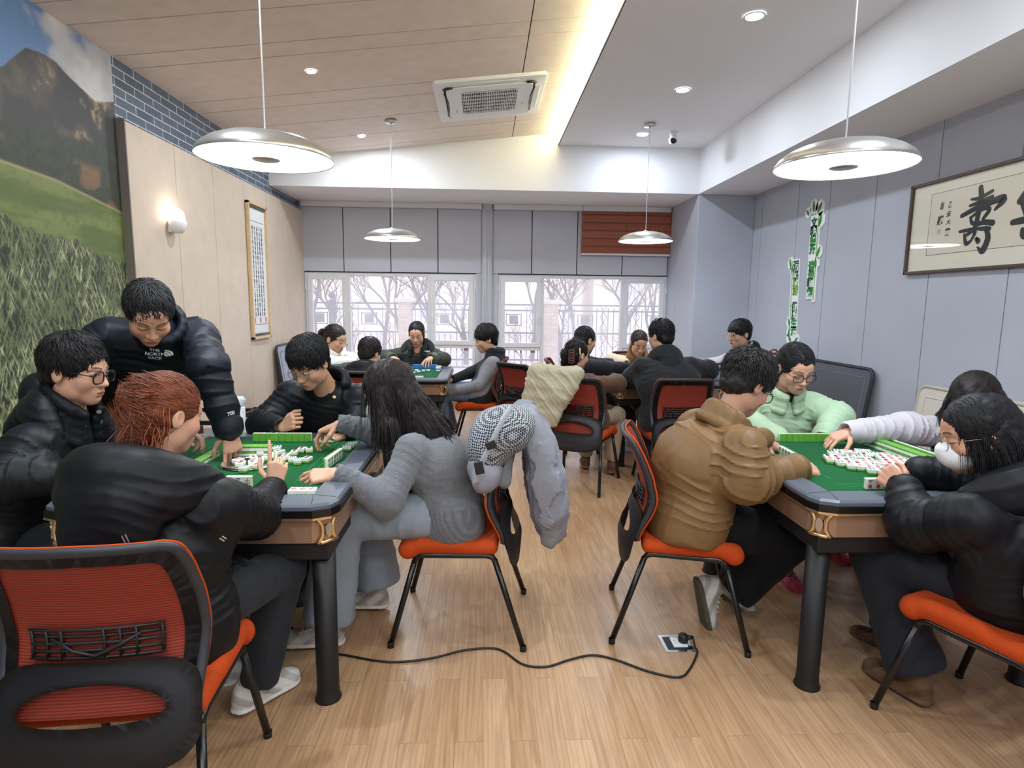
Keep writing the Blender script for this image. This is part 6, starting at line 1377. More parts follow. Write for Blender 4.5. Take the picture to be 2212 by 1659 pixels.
person('P2', 'man in a black puffer jacket standing and leaning over, pointing at the tiles', h, (0.42, -0.60, -0.68), (-1.78, 2.98, 0.98), h+V3(-0.055, 0.16, -0.08), (0.50, -0.85), hs=1.02, sc=1.06, shw=0.162,
       hands={'L': (at(497, 930, y=2.58), V3(0.18, -0.25, -0.95), V3(0.5, -0.8, 0.3), 'point', 0.1), 'R': (V3(-1.66, 2.40, 0.90), V3(0.4, -0.4, -0.9), V3(0.2, -0.9, 0.3), 'relaxed')}, elbows={'L': at(450, 795, y=2.60), 'R': V3(-1.82, 2.52, 1.06)},
       jk=dict(col=(18, 22, 31), collar=0.030, ctop=0.05, cr=0.95, open=0.0, puff=0.014, lam=0.095, sleeve=(0.088, 0.084, 0.064), rw=0.17, rc=0.175, wr=0.8, th=1.05, hunch=-0.0, cuff=0.02), legs=dict(col=(36, 38, 44), knL=(-1.66, 2.96, 0.52), anL=(-1.66, 3.02, 0.08), knR=(-1.92, 2.92, 0.52), anR=(-1.92, 2.98, 0.08), shoe=(40, 40, 42), r=(0.095, 0.075, 0.065)),
       hair=dict(style='messy', col=(36, 34, 36), vol=0.0, len=0.05, n=2600, hl=0.014, fringe=0.4, up=1.12, lift=0.6, droop=0.2, curl=0.3), sk=SK*np.array((0.88, 0.84, 0.8)))
h = at(360, 898, y=1.75)
person('P3', 'woman with reddish-brown hair in a bun and black coat, in the nearest chair', h, (0.50, 0.84, -0.28), (-0.94, 1.64, 0.55), h+V3(-0.03, -0.05, -0.205), (0.15, 0.99), hs=0.94, sc=1.04, shw=0.185,
       hands={'R': (at(592, 1052, y=2.12), V3(0.12, 0.25, 0.95), V3(0.35, -0.9, 0.2), 'point', 0.16), 'L': (V3(-1.15, 2.18, 0.80), V3(0.2, 1, 0), DN_, 'relaxed')}, elbows={'R': at(555, 1112, y=1.98), 'L': V3(-1.28, 1.95, 0.80)},
       jk=dict(col=(16, 17, 21), hood=1.35, collar=0.03, open=0.5, sleeve=(0.094, 0.084, 0.060), rw=0.168, rc=0.18, wr=1.3, long=0.75, mat=M_puff, th=1.1, puff=0.006, lam=0.17, cuff=0.02), legs=dict(col=(42, 44, 50), knR=(-0.72, 2.05, 0.50), anR=(-0.80, 2.0, 0.11), ftR=(-0.83, 2.0, 0.07), tdR=(0.45, 0.6, 0), knL=(-0.98, 2.16, 0.5), shoe=(228, 226, 222), sole=(238, 236, 232), r=(0.085, 0.074, 0.066)),
       hair=dict(style='bun', col=(122, 66, 44), bun=(-0.055, -0.085, 0.045), n=2600, vol=0.004, wisps=70), sk=SK, fem=True, eye='down')
h = at(668, 785, y=3.0)
person('P4', 'man in thin glasses and open black jacket facing the viewer behind the tiles', h, (-0.30, -0.80, -0.52), (-0.93, 3.40, 0.55), h+V3(0.05, 0.15, -0.17), (-0.12, -0.99), hs=1.02, sc=1.08, shw=0.19,
       hands={'R': (at(607, 925, y=2.98), V3(0.75, -0.3, 0.45), V3(0.2, -0.9, 0.5), 'fist'), 'L': (at(745, 940, y=2.98), V3(-0.9, -0.3, -0.2), V3(0, -0.4, 1), 'relaxed')}, elbows={'R': at(572, 918, y=3.12), 'L': at(775, 905, y=3.10)},
       jk=dict(col=(15, 19, 25), collar=0.032, open=0.7, cr=1.12, ctop=0.05, sleeve=(0.098, 0.09, 0.062), rw=0.17, rc=0.178, wr=1.25, mat=M_puff, th=1.1, paint=[(lambda l: (l['f'] > 0.07)*(np.abs(l['s']+0.0) < 0.055+0.10*np.clip(-l['u']-0.02, 0, 0.2))*(l['arm'] > 0.09), (20, 20, 23))]), legs=dict(col=(34, 36, 42), shoe=(60, 60, 62)),
       hair=dict(style='messy', col=(27, 26, 28), vol=0.012, len=0.055, n=2600, lift=0.28, droop=0.4, fringe=0.7, hl=0.004), glasses=dict(dark=False, r=0.0013, square=False, size=(0.025, 0.022)), sk=SK*np.array((0.93, 0.9, 0.87)))
h = at(842, 852, y=2.6)
bk = lambda *o: h+V3(*o)
person('P5', 'woman with long dark hair in a grey knitted sweater and pale wide jeans', h, (-0.90, 0.12, -0.40), (-0.15, 2.56, 0.55), h+V3(0.10, 0.0, -0.17), (-1, 0.04), hs=1.08, sc=1.03, fem=True, mask=True, shw=0.165,
       hands={'L': (at(728, 1024, y=2.26), V3(-0.98, -0.02, -0.12), V3(-0.15, -0.45, 0.9), 'relaxed', 0.16), 'R': (at(737, 915, y=2.74), V3(-0.9, 0.1, -0.35), V3(-0.3, 0, 1), 'pinch', 0.1)}, elbows={'L': at(835, 1082, y=2.30), 'R': at(820, 935, y=2.80)},
       jk=dict(name='sweater', col=(118, 120, 126), collar=0.02, sleeve=(0.070, 0.073, 0.046), rw=0.158, rc=0.155, wr=1.2, mat=M_knit, cuff=0.0, hunch=0.05, paint=[(lambda l: 0.5*(np.sin(np.where(l['z'] < 0.60, l['s']*260+l['f']*260, 0)) > 0.2)*(l['z'] < 0.60)*(l['arm'] > 0.08), (84, 86, 92)), (lambda l: 0.4*(np.sin(l['z']*300+l['f']*130) > 0.1)*(np.min(list(l['dw'].values()), 0) < 0.085), (84, 86, 94))]),
       legs=dict(col=(138, 147, 158), knL=(-0.60, 2.40, 0.56), anL=(-0.65, 2.37, 0.14), ftL=(-0.66, 2.37, 0.075), knR=(-0.58, 2.74, 0.56), anR=(-0.50, 2.68, 0.14), ftR=(-0.52, 2.68, 0.075), tdL=(-1, 0.02, 0), tdR=(-1, 0.1, 0), r=(0.10, 0.092, 0.105), shoe=(200, 192, 182), sole=(226, 222, 214), mat=M_denim),
       hair=dict(style='long', col=(36, 29, 28), len=0.24, n=4200, vol=0.010, falls=[([bk(0.06, 0, -0.02), bk(0.165, -0.02, -0.15), bk(0.25, -0.03, -0.27), bk(0.29, -0.04, -0.38)], [0.092, 0.085, 0.07, 0.025]), ([bk(-0.02, -0.07, 0.01), bk(-0.0, -0.095, -0.12), bk(0.04, -0.115, -0.25), bk(0.08, -0.12, -0.33)], [0.035, 0.045, 0.045, 0.012]), ([bk(-0.03, 0.075, 0.0), bk(-0.03, 0.10, -0.12), bk(0.0, 0.10, -0.24)], [0.035, 0.035, 0.012])]))
# --- front right table
h = at(1612, 832, y=2.55)
person('P15', 'man in a tan puffer jacket and glasses holding his tiles, by the open floor socket', h, (0.80, 0.30, -0.52), (0.90, 2.52, 0.55), h+V3(-0.105, -0.03, -0.185), (0.98, 0.12), hs=1.08, sc=1.08, shw=0.19,
       hands={'R': (at(1722, 1012, y=2.34), V3(0.95, 0.25, -0.15), V3(-0.2, -0.45, 0.85), 'grip'), 'L': (at(1650, 948, y=2.74), V3(0.8, -0.1, -0.5), V3(0.4, -0.3, 0.85), 'relaxed', 0.2)}, elbows={'R': at(1610, 1040, y=2.26), 'L': at(1600, 960, y=2.84)},
       jk=dict(col=(124, 94, 60), collar=0.034, open=0.2, sleeve=(0.094, 0.092, 0.064), rw=0.185, rc=0.185, wr=1.3, puff=0.012, lam=0.14, th=1.15, cuff=0.01, hunch=0.06, mat=M_puff, inner=(200, 194, 184), ctop=0.03, cr=1.04, tl=1.6),
       legs=dict(col=(13, 13, 16), knR=(1.32, 2.38, 0.46), anR=(1.12, 2.42, 0.20), ftR=(1.03, 2.50, 0.17), tdR=(0.25, 0.0, -1), upR=(1, 0.1, 0.25), knL=(1.34, 2.66, 0.47), anL=(1.22, 2.66, 0.15), tdL=(0.8, 0, -0.6), r=(0.10, 0.085, 0.075), shoe=(206, 202, 194), sole=(82, 80, 66)),
       hair=dict(style='messy', col=(40, 37, 37), vol=0.018, len=0.05, n=2800, lift=0.6, droop=0.1, curl=0.4, up=1.16, sides=0.3), glasses=dict(r=0.002), sk=SK*np.array((0.9, 0.86, 0.83)))
h = at(1717, 797, y=3.25)
person('P16', 'woman in a mint green jacket and dark-rimmed glasses before the grey lid', h, (0.06, -0.90, -0.38), (1.72, 3.46, 0.55), h+V3(-0.01, 0.10, -0.19), (0.02, -1), hs=1.08, sc=1.05, fem=True, shw=0.18,
       hands={'R': (at(1680, 946, y=3.0), V3(0.7, -0.5, -0.1), V3(0, -0.4, 1), 'relaxed'), 'L': (at(1775, 948, y=3.0), V3(-0.7, -0.5, -0.1), V3(0, -0.4, 1), 'relaxed')}, elbows={'R': V3(1.44, 3.22, 0.83), 'L': V3(2.0, 3.22, 0.83)},
       jk=dict(col=(172, 196, 164), collar=0.034, open=0.04, cr=1.1, inner=(52, 40, 36), sleeve=(0.094, 0.088, 0.06), rw=0.185, rc=0.18, wr=1.2, puff=0.008, lam=0.12, mat=M_puff, th=1.1), legs=dict(col=(40, 40, 46), shoe=(190, 56, 84), sole=(200, 70, 96), anL=(2.06, 3.28, 0.12), knL=(1.9, 3.05, 0.52)),
       hair=dict(style='tied', col=(24, 23, 25), n=2600, vol=0.004), glasses=dict(r=0.002, size=(0.026, 0.020)), eye='down')
cl = thing('hair_claw', 'brown claw clip in the hair of the woman in mint green', 'hair clip', at(1672, 778, y=3.38))
mb = MB()
for i in range(5): mb.tube([(0.02*math.cos(a), 0.01, 0.05-0.025*i+0.012*math.sin(a)) for a in np.linspace(0, 2*PI, 9)[:-1]], 0.006, 6, closed=True)
mb.build('claw', mat('tortoise', srgb(92, 62, 44), 0.25), cl)
h = at(2104, 874, y=2.75)
bk = lambda *o: h+V3(*o)
person('P17', 'woman in a pale pink puffer jacket stretching her arm across the front right table', h, (-0.78, -0.50, -0.42), (2.62, 2.66, 0.55), h+V3(0.12, 0.0, -0.17), (-1, 0.0), hs=1.1, sc=1.05, fem=True, shw=0.18,
       hands={'R': (at(1838, 932, y=2.82), V3(-0.92, -0.05, -0.35), V3(-0.35, -0.1, 0.93), 'relaxed', 0.2), 'L': (V3(2.2, 2.36, 0.82), V3(-1, 0.1, -0.1), DN_, 'relaxed')}, elbows={'R': at(1960, 925, y=2.86), 'L': V3(2.42, 2.36, 0.80)},
       jk=dict(col=(192, 184, 190), collar=0.038, open=0.3, sleeve=(0.09, 0.082, 0.064), rw=0.175, rc=0.172, wr=1.3, puff=0.006, lam=0.12, mat=M_puff, hunch=0.05, cuff=0.0), legs=dict(col=(46, 48, 56), shoe=(220, 218, 214)),
       hair=dict(style='long', col=(38, 31, 31), len=0.2, n=3200, kf=0.08, back=0.6, vol=0.014, falls=[([bk(0.05, 0.0, 0.0), bk(0.11, -0.0, -0.12), bk(0.14, 0.0, -0.24)], [0.095, 0.085, 0.03]), ([bk(0.03, -0.08, 0.0), bk(0.03, -0.09, -0.11), bk(0.02, -0.09, -0.22)], [0.03, 0.03, 0.01]), ([bk(-0.02, 0.08, 0.02), bk(-0.05, 0.10, -0.09), bk(-0.09, 0.10, -0.22)], [0.03, 0.03, 0.01])]), glasses=dict(dark=False, r=0.0014, size=(0.026, 0.023), square=False))
h = at(2112, 942, y=1.85)
bk = lambda *o: h+V3(*o)
person('P18', 'woman in a black puffer coat with white face mask at the lower right', h, (-0.90, 0.36, -0.24), (1.80, 1.78, 0.55), h+V3(0.075, -0.03, -0.20), (-0.42, 0.90), hs=1.02, sc=1.04, fem=True, mask=True, shw=0.18,
       hands={'R': (at(1990, 1022, y=2.16), V3(-0.95, 0.0, -0.2), V3(-0.1, -0.5, 0.85), 'pinch', 0.15), 'L': (at(1952, 1062, y=2.0), V3(-0.35, 0.55, 0.5), V3(-0.75, -0.5, 0.5), 'fist')}, elbows={'R': V3(1.92, 2.08, 0.80), 'L': at(1975, 1135, y=1.92)},
       jk=dict(col=(17, 18, 24), hood=1.15, collar=0.034, open=0.3, sleeve=(0.095, 0.092, 0.07), rw=0.19, rc=0.185, wr=1.1, puff=0.012, lam=0.115, long=0.6, mat=M_puff, th=1.1, cuff=0.0), legs=dict(col=(40, 42, 50), knL=(1.52, 2.13, 0.50), anL=(1.60, 1.97, 0.14), ftL=(1.60, 1.97, 0.075), tdL=(-0.3, 0.9, 0), knR=(1.76, 2.24, 0.5), r=(0.092, 0.08, 0.10), shoe=(112, 82, 58), sole=(96, 70, 50)),
       hair=dict(style='long', col=(26, 25, 28), len=0.13, n=3200, kf=0.095, back=0.9, vol=0.006, falls=[([bk(0.05, -0.02, -0.0), bk(0.09, -0.03, -0.10), bk(0.12, -0.04, -0.17)], [0.09, 0.075, 0.04])]), glasses=dict(dark=False, r=0.0014, size=(0.025, 0.022), square=False), sk=SK*np.array((0.95, 0.88, 0.86)))
# --- rear left table
h = at(724, 733, y=6.15)
person('P6', 'woman with a ponytail in a white padded jacket by the left window', h, (0.86, -0.34, -0.32), (-1.72, 6.1, 0.55), h+V3(-0.06, 0.02, -0.19), (1, -0.05), near=False, hs=1.12, sc=1.05, fem=True,
       hands={'R': (V3(-1.27, 5.85, 0.86), V3(1, 0.1, -0.1), DN_, 'relaxed'), 'L': (V3(-1.27, 6.2, 0.86), V3(1, 0, -0.1), DN_, 'relaxed')}, elbows={'R': V3(-1.5, 5.82, 0.84), 'L': V3(-1.5, 6.35, 0.84)},
       jk=dict(col=(232, 230, 222), collar=0.04, open=0.2, hood=0.95, sleeve=(0.092, 0.088, 0.062), puff=0.007, lam=0.13, wr=1), legs=dict(col=(60, 62, 70)), hair=dict(style='ponytail', col=(44, 36, 34), vol=0.004))
h = at(799, 764, y=5.1)
person('P7', 'person in a black hooded puffer jacket seen from behind at the rear left table', h, (0.40, 0.86, -0.32), (-1.04, 4.98, 0.55), h+V3(-0.02, -0.07, -0.19), (0.05, 1), near=False, hs=1.0, sc=1.05,
       hands={'R': (V3(-0.72, 5.45, 0.85), V3(0.1, 1, -0.1), DN_, 'relaxed'), 'L': (V3(-1.2, 5.45, 0.85), V3(0.1, 1, -0.1), DN_, 'relaxed')}, elbows={'R': V3(-0.74, 5.2, 0.82), 'L': V3(-1.32, 5.2, 0.82)},
       jk=dict(col=(24, 25, 32), collar=0.035, hood=1.2, sleeve=(0.095, 0.088, 0.06), puff=0.007, lam=0.12, wr=0.9, th=1.1), legs=dict(col=(40, 42, 50)), hair=dict(style='short', col=(36, 31, 31), vol=0.012, len=0.035))
h = at(900, 722, y=6.65)
person('P8', 'smiling woman in a green and black hooded jacket in front of the left window', h, (-0.02, -0.92, -0.36), (-0.80, 6.82, 0.55), h+V3(0.0, 0.07, -0.2), (0, -1), near=False, hs=1.08, sc=1.06, fem=True, shw=0.185,
       hands={'R': (V3(-0.98, 6.36, 0.86), V3(0.4, -0.9, -0.1), DN_, 'relaxed'), 'L': (V3(-0.58, 6.38, 0.86), V3(-0.2, -1, -0.2), DN_, 'relaxed')}, elbows={'R': V3(-1.12, 6.62, 0.84), 'L': V3(-0.46, 6.62, 0.82)},
       jk=dict(col=(24, 28, 31), collar=0.036, open=0.2, hood=1.15, sleeve=(0.09, 0.085, 0.06), wr=1.2, mat=M_cot, paint=[(lambda l: sstep(0.08, 0.1, l['arm'])*sstep(-0.115, -0.135, l['u'])*(l['f'] > -0.05), (70, 84, 70)), (lambda l: (l['u'] > -0.02)*1.0, (48, 56, 48)), (lambda l: np.min(list(l['dw'].values()), 0) < 0.10, (70, 84, 70))]), legs=dict(col=(60, 64, 72)), hair=dict(style='tied', col=(30, 26, 27)), brow=0.8)
h = at(1050, 733, y=6.1)
person('P9', 'person with black bowl-cut hair in a dark vest and grey sleeves by the pillar', h, (-0.93, -0.18, -0.24), (-0.03, 6.02, 0.55), h+V3(0.08, 0.0, -0.19), (-1, -0.03), near=False, hs=1.1, sc=1.06,
       hands={'L': (at(965, 848, y=5.86), V3(-0.9, 0.1, -0.3), V3(-0.2, -0.6, 0.7), 'relaxed'), 'R': (V3(-0.34, 6.1, 0.66), V3(-0.9, -0.1, -0.3), DN_, 'relaxed')}, elbows={'L': at(1035, 832, y=5.80), 'R': V3(-0.14, 6.25, 0.72)},
       jk=dict(name='vest', col=(20, 24, 29), collar=0.045, open=0.15, sleeve=(0.07, 0.062, 0.048), wr=0.9, mat=M_cot, paint=[(lambda l: sstep(0.115, 0.10, l['arm'])*sstep(0.150, 0.165, np.abs(l['s'])+0.25*np.maximum(0, -l['u']-0.1)), (130, 130, 138))]), legs=dict(col=(104, 122, 148), knL=(-0.46, 5.92, 0.56), anL=(-0.42, 5.95, 0.12), knR=(-0.46, 6.16, 0.55), anR=(-0.36, 6.2, 0.12), r=(0.098, 0.08, 0.078), shoe=(176, 160, 140), mat=M_denim),
       hair=dict(style='bowl', col=(24, 23, 26), vol=0.016, len=0.055))
# --- rear right table
h = at(1264, 736, y=5.6)
person('P10', 'person in a dark navy coat behind the woman with the red hair clip', h, (0.82, 0.50, -0.22), (0.84, 5.82, 0.55), h+V3(-0.06, 0.02, -0.19), (0.97, 0.1), near=False, hs=1.06, sc=1.04, fem=True,
       hands={'R': (at(1358, 793, y=5.62), V3(1, 0.15, -0.2), DN_, 'relaxed'), 'L': (V3(1.3, 5.95, 0.86), V3(1, 0, -0.2), DN_, 'relaxed')}, elbows={'R': at(1305, 795, y=5.5), 'L': V3(1.08, 6.02, 0.84)},
       jk=dict(col=(22, 24, 34), collar=0.036, sleeve=(0.085, 0.08, 0.055), wr=1, mat=M_cot), legs=dict(col=(36, 38, 46)), hair=dict(style='tied', col=(30, 27, 28)))
h = at(1246, 768, y=4.75)
person('P11', 'woman in a brown coat with a claw clip in her dark hair, seen from behind', h, (0.80, 0.56, -0.22), (0.80, 4.70, 0.55), h+V3(-0.05, -0.04, -0.18), (0.62, 0.78), near=False, hs=1.0, sc=1.0, fem=True,
       hands={'R': (V3(1.12, 5.05, 0.82), V3(0.5, 0.85, -0.1), DN_, 'relaxed'), 'L': (V3(0.95, 5.15, 0.80), V3(0.6, 0.8, -0.1), DN_, 'relaxed')}, elbows={'R': V3(1.10, 4.82, 0.80), 'L': V3(0.76, 5.0, 0.80)},
       jk=dict(col=(92, 62, 40), collar=0.03, sleeve=(0.082, 0.08, 0.055), wr=1.1, mat=M_cot, long=0.9, rc=0.155, rw=0.16), legs=dict(col=(176, 156, 132), knR=(1.12, 4.90, 0.52), knL=(0.92, 5.05, 0.52), anR=(1.10, 4.93, 0.14), anL=(0.90, 5.1, 0.14), tdR=(0.2, 0.9, 0), tdL=(0.1, 1, 0), shoe=(124, 84, 66), sole=(150, 104, 84), r=(0.085, 0.07, 0.06)),
       hair=dict(style='clip', col=(24, 22, 24), bun=(-0.015, -0.11, -0.01)), glasses=dict(dark=False))
cl = thing('hair_claw', 'dark red claw clip with gold trim in black hair above the brown coat', 'hair clip', at(1243, 765, y=4.60))
mb = MB()
for i in range(5): mb.tube([(-0.03+0.022*math.cos(a), 0.0, 0.02-0.02*i+0.012*math.sin(a)) for a in np.linspace(0, 2*PI, 9)[:-1]], 0.0065, 6, closed=True)
mb.build('claw', mat('dark_red_clip', srgb(92, 44, 44), 0.3), cl); MB().tube([(0.03, -0.02, 0.05), (0.034, -0.025, -0.01), (0.03, -0.02, -0.06)], 0.005, 6).build('charm', M_gold, cl)
h = at(1380, 742, y=6.3)
person('P12', 'woman in a tan shearling coat facing the viewer at the rear right table', h, (0.02, -0.88, -0.44), (1.70, 6.66, 0.55), h+V3(0.02, 0.13, -0.18), (-0.05, -1), near=False, hs=1.08, sc=1.06, fem=True, shw=0.19,
       hands={'R': (at(1350, 785, y=6.15), V3(0.6, -0.7, -0.3), DN_, 'relaxed'), 'L': (V3(1.85, 6.1, 0.86), V3(-0.3, -0.9, -0.2), DN_, 'relaxed')}, elbows={'R': at(1322, 780, y=6.35), 'L': V3(2.02, 6.38, 0.84)},
       jk=dict(col=(140, 98, 60), collar=0.045, open=0.15, sleeve=(0.09, 0.085, 0.062), wr=1.1, mat=M_cot, paint=[(lambda l: (l['u'] > -0.03)*1.0, (216, 198, 170)), (lambda l: np.min(list(l['dw'].values()), 0) < 0.07, (214, 196, 170)), (lambda l: (np.abs(l['s']) < 0.05)*(l['f'] > 0.06)*(l['arm'] > 0.09), (210, 190, 160))]), legs=dict(col=(60, 56, 56)), hair=dict(style='tied', col=(48, 34, 32)), sk=SK*np.array((0.98, 0.92, 0.9)))
h = at(1427, 727, y=4.85)
person('P13', 'man in a black hooded jacket seen from behind at the rear right table', h, (-0.50, 0.84, -0.16), (1.52, 4.66, 0.55), h+V3(0.03, -0.06, -0.2), (-0.05, 1), near=False, hs=1.04, sc=1.08, shw=0.185,
       hands={'L': (V3(1.30, 5.22, 0.84), V3(0.4, 0.9, -0.1), DN_, 'relaxed'), 'R': (V3(1.74, 5.22, 0.84), V3(-0.3, 0.9, -0.1), DN_, 'relaxed')}, elbows={'L': at(1368, 815, y=4.92), 'R': at(1528, 800, y=4.92)},
       jk=dict(col=(20, 23, 28), collar=0.03, hood=0.86, sleeve=(0.088, 0.09, 0.062), wr=1.2, mat=M_cot, long=0.5, rw=0.205, rc=0.225, th=1.0), legs=dict(col=(40, 42, 48), anL=(1.42, 4.86, 0.12), knL=(1.40, 5.06, 0.5), shoe=(96, 84, 68), sole=(170, 156, 130)), hair=dict(style='short', col=(24, 23, 26), vol=0.012, len=0.035), glasses=dict(dark=False))
h = at(1597, 722, y=5.55)
person('P14', 'young man with glasses in a pale grey jacket beside the grey column', h, (-0.92, -0.30, -0.14), (2.60, 5.6, 0.55), h+V3(0.07, 0.02, -0.2), (-1, -0.05), near=False, hs=1.04, sc=1.04,
       hands={'L': (V3(2.10, 5.42, 0.88), V3(-1, 0.1, -0.2), DN_, 'relaxed'), 'R': (V3(2.12, 5.85, 0.86), V3(-1, 0, -0.2), DN_, 'relaxed')}, elbows={'L': at(1545, 805, y=5.35), 'R': V3(2.34, 5.92, 0.84)},
       jk=dict(col=(184, 180, 180), collar=0.034, open=0.25, hood=1.0, sleeve=(0.09, 0.084, 0.06), wr=1.1, puff=0.006, lam=0.12, paint=[(lambda l: (l['u'] > 0.03)*1.0, (28, 26, 30))], ccol=(184, 180, 180), hcol=(26, 25, 29), inner=(26, 25, 29)), legs=dict(col=(46, 48, 56)), hair=dict(style='bowl', col=(24, 22, 24), vol=0.01), glasses=dict(dark=False), eye='open')
# ------------------------------------------------------------------ garments and bag hung on chairs, logos
def drape(name, label, cat, bars, col, m, seed, fold=0.008, ax=(0, 1, 0), lam=0.07, group=None, extra=None, h=0.0065, rough=0.004):
    """cloth draped over a chair back: a chain of cross bars, with long folds running downwards"""
    c0 = np.mean([b[0] for b in bars], 0); t = thing(name, label, cat, (c0[0], c0[1], min(b[0][2] for b in bars)-0.05)); F = Field(h)
    for (p0, q0, r0), (p1, q1, r1) in zip(bars, bars[1:]):
        for s in np.linspace(0, 1, 4):
            a = np.array(p0)*(1-s)+np.array(p1)*s; b = np.array(q0)*(1-s)+np.array(q1)*s; r = r0*(1-s)+r1*s; F.cap(a, b, r, k=0.02)
    if extra: extra(F)
    w1, w2, w3 = waves(seed, 9), waves(seed+1, 34), waves(seed+2, 55); A = unit(ax)
    def disp(P):
        ph = P@A*PI/lam+3.2*w1(P)+0.7*w2(P); return -fold*(1-np.abs(np.sin(ph)))**2-0.005*(1-np.abs(np.sin(P@A*PI/0.034+4.0*w1(P)+0.8*w2(P))))**3+rough*waves(seed+3, 22)(P)-0.004*np.maximum(0, 1-2.5*np.abs(w3(P)))**2+fold*0.3
    F.mesh('cloth', m, t, disp=disp, color=lambda P: np.tile(np.array(srgb(*col)[:3]), (len(P), 1)), smooth=1); return t
B = lambda x, y0, y1, z, r: ((x, y0, z), (x, y1, z), r)
dj = drape('jacket', 'silver-grey padded jacket draped over the back of the chair in the middle aisle', 'jacket',
      [B(0.075, 2.46, 2.70, 0.70, 0.035), B(0.085, 2.44, 2.72, 0.82, 0.035), B(0.13, 2.42, 2.74, 0.925, 0.035), B(0.19, 2.40, 2.76, 0.955, 0.04), B(0.235, 2.40, 2.78, 0.86, 0.06), B(0.265, 2.40, 2.80, 0.72, 0.072), B(0.28, 2.42, 2.80, 0.58, 0.07), B(0.295, 2.46, 2.78, 0.46, 0.055)], (140, 142, 152), M_puff, 71, 0.013, (0.2, 1, 0.15), 0.075)
def bag_mat():
    m, n, b = nodes_mat('black_white_mesh_fabric'); t = N(n, 'ShaderNodeTexCoord'); mp = N(n, 'ShaderNodeMapping'); mp.inputs['Rotation'].default_value = (0.6, 0.5, 0.78); mp.inputs['Scale'].default_value = (130, 130, 130); n.links.new(t.outputs['Object'], mp.inputs[0])
    vo = N(n, 'ShaderNodeTexChecker'); vo.inputs['Scale'].default_value = 1.0; vo.inputs['Color1'].default_value = srgb(24, 26, 32); vo.inputs['Color2'].default_value = srgb(176, 180, 188); n.links.new(mp.outputs[0], vo.inputs[0]); n.links.new(vo.outputs[0], b.inputs['Base Color']); b.inputs['Roughness'].default_value = 0.7; return m
c = at(1075, 950, y=2.42)
t = thing('backpack', 'black and white patterned backpack with grey strap hung on the middle chair', 'backpack', (c[0], c[1], c[2]-0.2))
F = Field(0.006); F.ell(c+V3(0.02, 0.0, 0.04), (0.125, 0.14, 0.105), k=0.03); F.ell(c+V3(-0.04, 0.0, -0.03), (0.09, 0.135, 0.11), k=0.04); F.ell(c+V3(0.10, 0.02, 0.07), (0.07, 0.13, 0.06), k=0.04); wv_ = waves(31, 30)
F.mesh('pouch', bag_mat(), t, disp=lambda P: 0.005*wv_(P), smooth=1)
F = Field(0.006); F.ell(c+V3(-0.05, 0.0, -0.10), (0.075, 0.135, 0.085), k=0.03); F.cap(c+V3(-0.06, -0.09, -0.15), c+V3(-0.02, 0.09, -0.15), 0.045, 0.045, k=0.04); wv2 = waves(33, 40)
F.mesh('base_pocket', M_puff, t, disp=lambda P: 0.006*wv2(P)-0.004*np.maximum(0, 1-2*np.abs(wv_(P))), color=lambda P: np.tile(np.array(srgb(146, 148, 158)[:3]), (len(P), 1)), smooth=1)
L_ = lambda *p: c+V3(*p)-np.array(t.location)
MB().tube(catmull([L_(0.05, -0.10, 0.155), L_(0.01, -0.145, 0.10), L_(-0.04, -0.165, 0.0), L_(-0.08, -0.165, -0.09), L_(-0.09, -0.15, -0.14)], 6), 0.016, 8, sx=0.35).build('strap', mat('grey_webbing', srgb(176, 180, 188), 0.6), t)
mb = MB(); mb.box(L_(-0.03, -0.178, 0.02), (0.04, 0.012, 0.03), rot=Matrix.Rotation(-0.4, 3, 'Y'), bev=0.003).box(L_(-0.075, -0.18, -0.07), (0.035, 0.012, 0.05), rot=Matrix.Rotation(-0.2, 3, 'Y'), bev=0.003).build('buckle', M_black, t)
r_ = V3(0.88, -0.47, 0); f_ = V3(0.47, 0.88, 0); o_ = V3(0.52, 4.53, 0)
Bq = lambda a, b, d, z, r: (tuple(o_+r_*a+f_*d+V3(0, 0, z)), tuple(o_+r_*b+f_*d+V3(0, 0, z)), r)
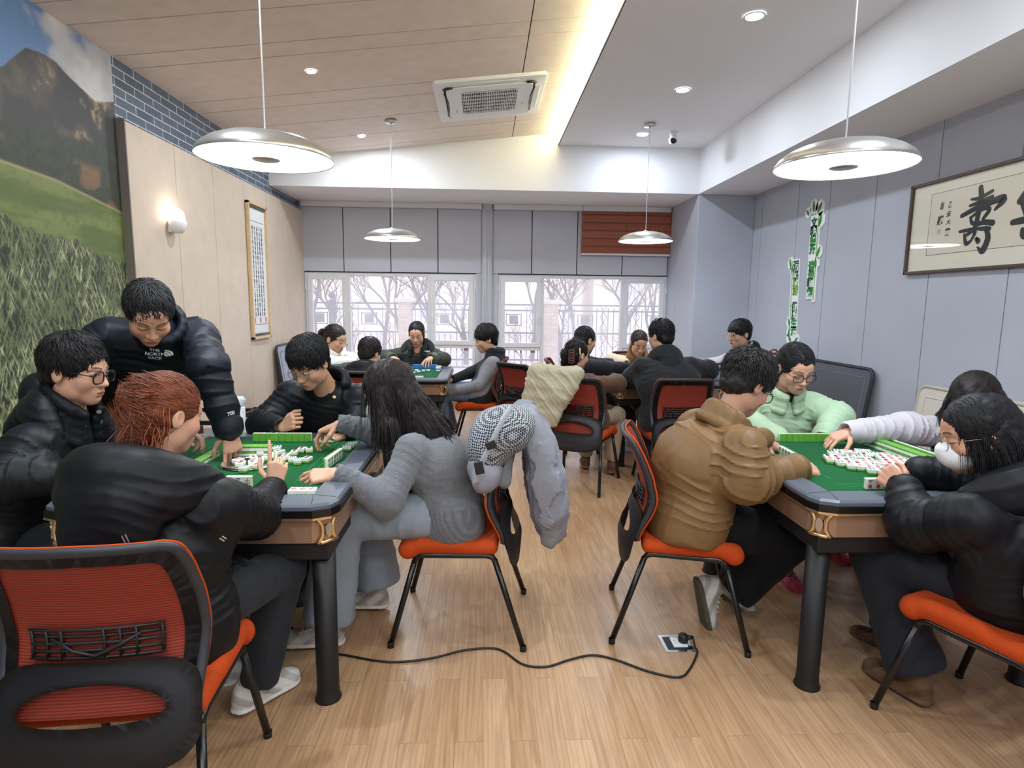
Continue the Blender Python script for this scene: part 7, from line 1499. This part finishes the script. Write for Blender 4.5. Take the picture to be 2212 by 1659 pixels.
drape('jacket', 'cream jacket hung over the chair of the woman in the brown coat', 'jacket',
      [Bq(-0.14, 0.10, 0.06, 0.70, 0.035), Bq(-0.15, 0.14, 0.05, 0.83, 0.04), Bq(-0.13, 0.20, 0.03, 0.935, 0.04), Bq(-0.12, 0.22, -0.05, 0.93, 0.045), Bq(-0.15, 0.20, -0.075, 0.83, 0.04), Bq(-0.17, 0.14, -0.08, 0.74, 0.04), Bq(-0.18, 0.08, -0.075, 0.62, 0.045), Bq(-0.18, 0.04, -0.06, 0.54, 0.04)], (186, 178, 152), M_puff, 81, 0.010, (0.9, -0.4, 0.7), 0.17, rough=0.014)
M_logo = mat('white_logo', srgb(232, 234, 238), 0.6)
bx = V3(1, 0, 0)
decal('P2', 'THE\nNORTH\nFACE', 0.021, (335, 764), 2.4, V3(0.85, 0.5, 0), UPZ, M_logo, bold=0.02)
decal('P2', '', 0.05, (356, 769), 2.4, V3(0.85, 0.5, 0), UPZ, M_logo, name='chest_emblem', shapes=((0.001, 0.012), (0.0145, 0.023), (0.0255, 0.034)))
decal('P2', '700', 0.022, (499, 893), 2.5, V3(1, 0, 0.1), UPZ, M_logo, name='cuff_mark', bold=0.02)
decal('P7', 'CAMEL', 0.05, (812, 775), 5.0, V3(1, 0, 0), UPZ, M_logo, name='back_logo')
decal('P8', 'CAMEL', 0.026, (921, 759), 6.6, V3(1, 0, 0), UPZ, M_logo)
decal('P6', 'Sport', 0.03, (706, 765), 6.1, V3(1, 0, 0), UPZ, mat('dark_logo', srgb(60, 60, 64), 0.6), name='sleeve_logo')
M_stud = mat('metal_stud', srgb(220, 222, 226), 0.3, 0.8)
for px_ in ((214, 890), (219, 910)): decal('P1', '●', 0.022, px_, 2.2, bx, UPZ, M_stud, name='snap_button')
decal('P4', '●', 0.022, (722, 858), 3.0, bx, UPZ, M_gold, name='snap_button')
for px_ in ((272, 1165), (482, 1163)): decal('P3', 'Ⅱ', 0.03, px_, 1.6, V3(1, 0, 0.3), UPZ, M_stud, name='zip_pull')
# shoulder patch
decal('P8', 'O', 0.06, (940, 764), 6.6, V3(1, 0, 0), UPZ, mat('grey_patch', srgb(150, 154, 158), 0.6), name='sleeve_patch', bold=0.02)
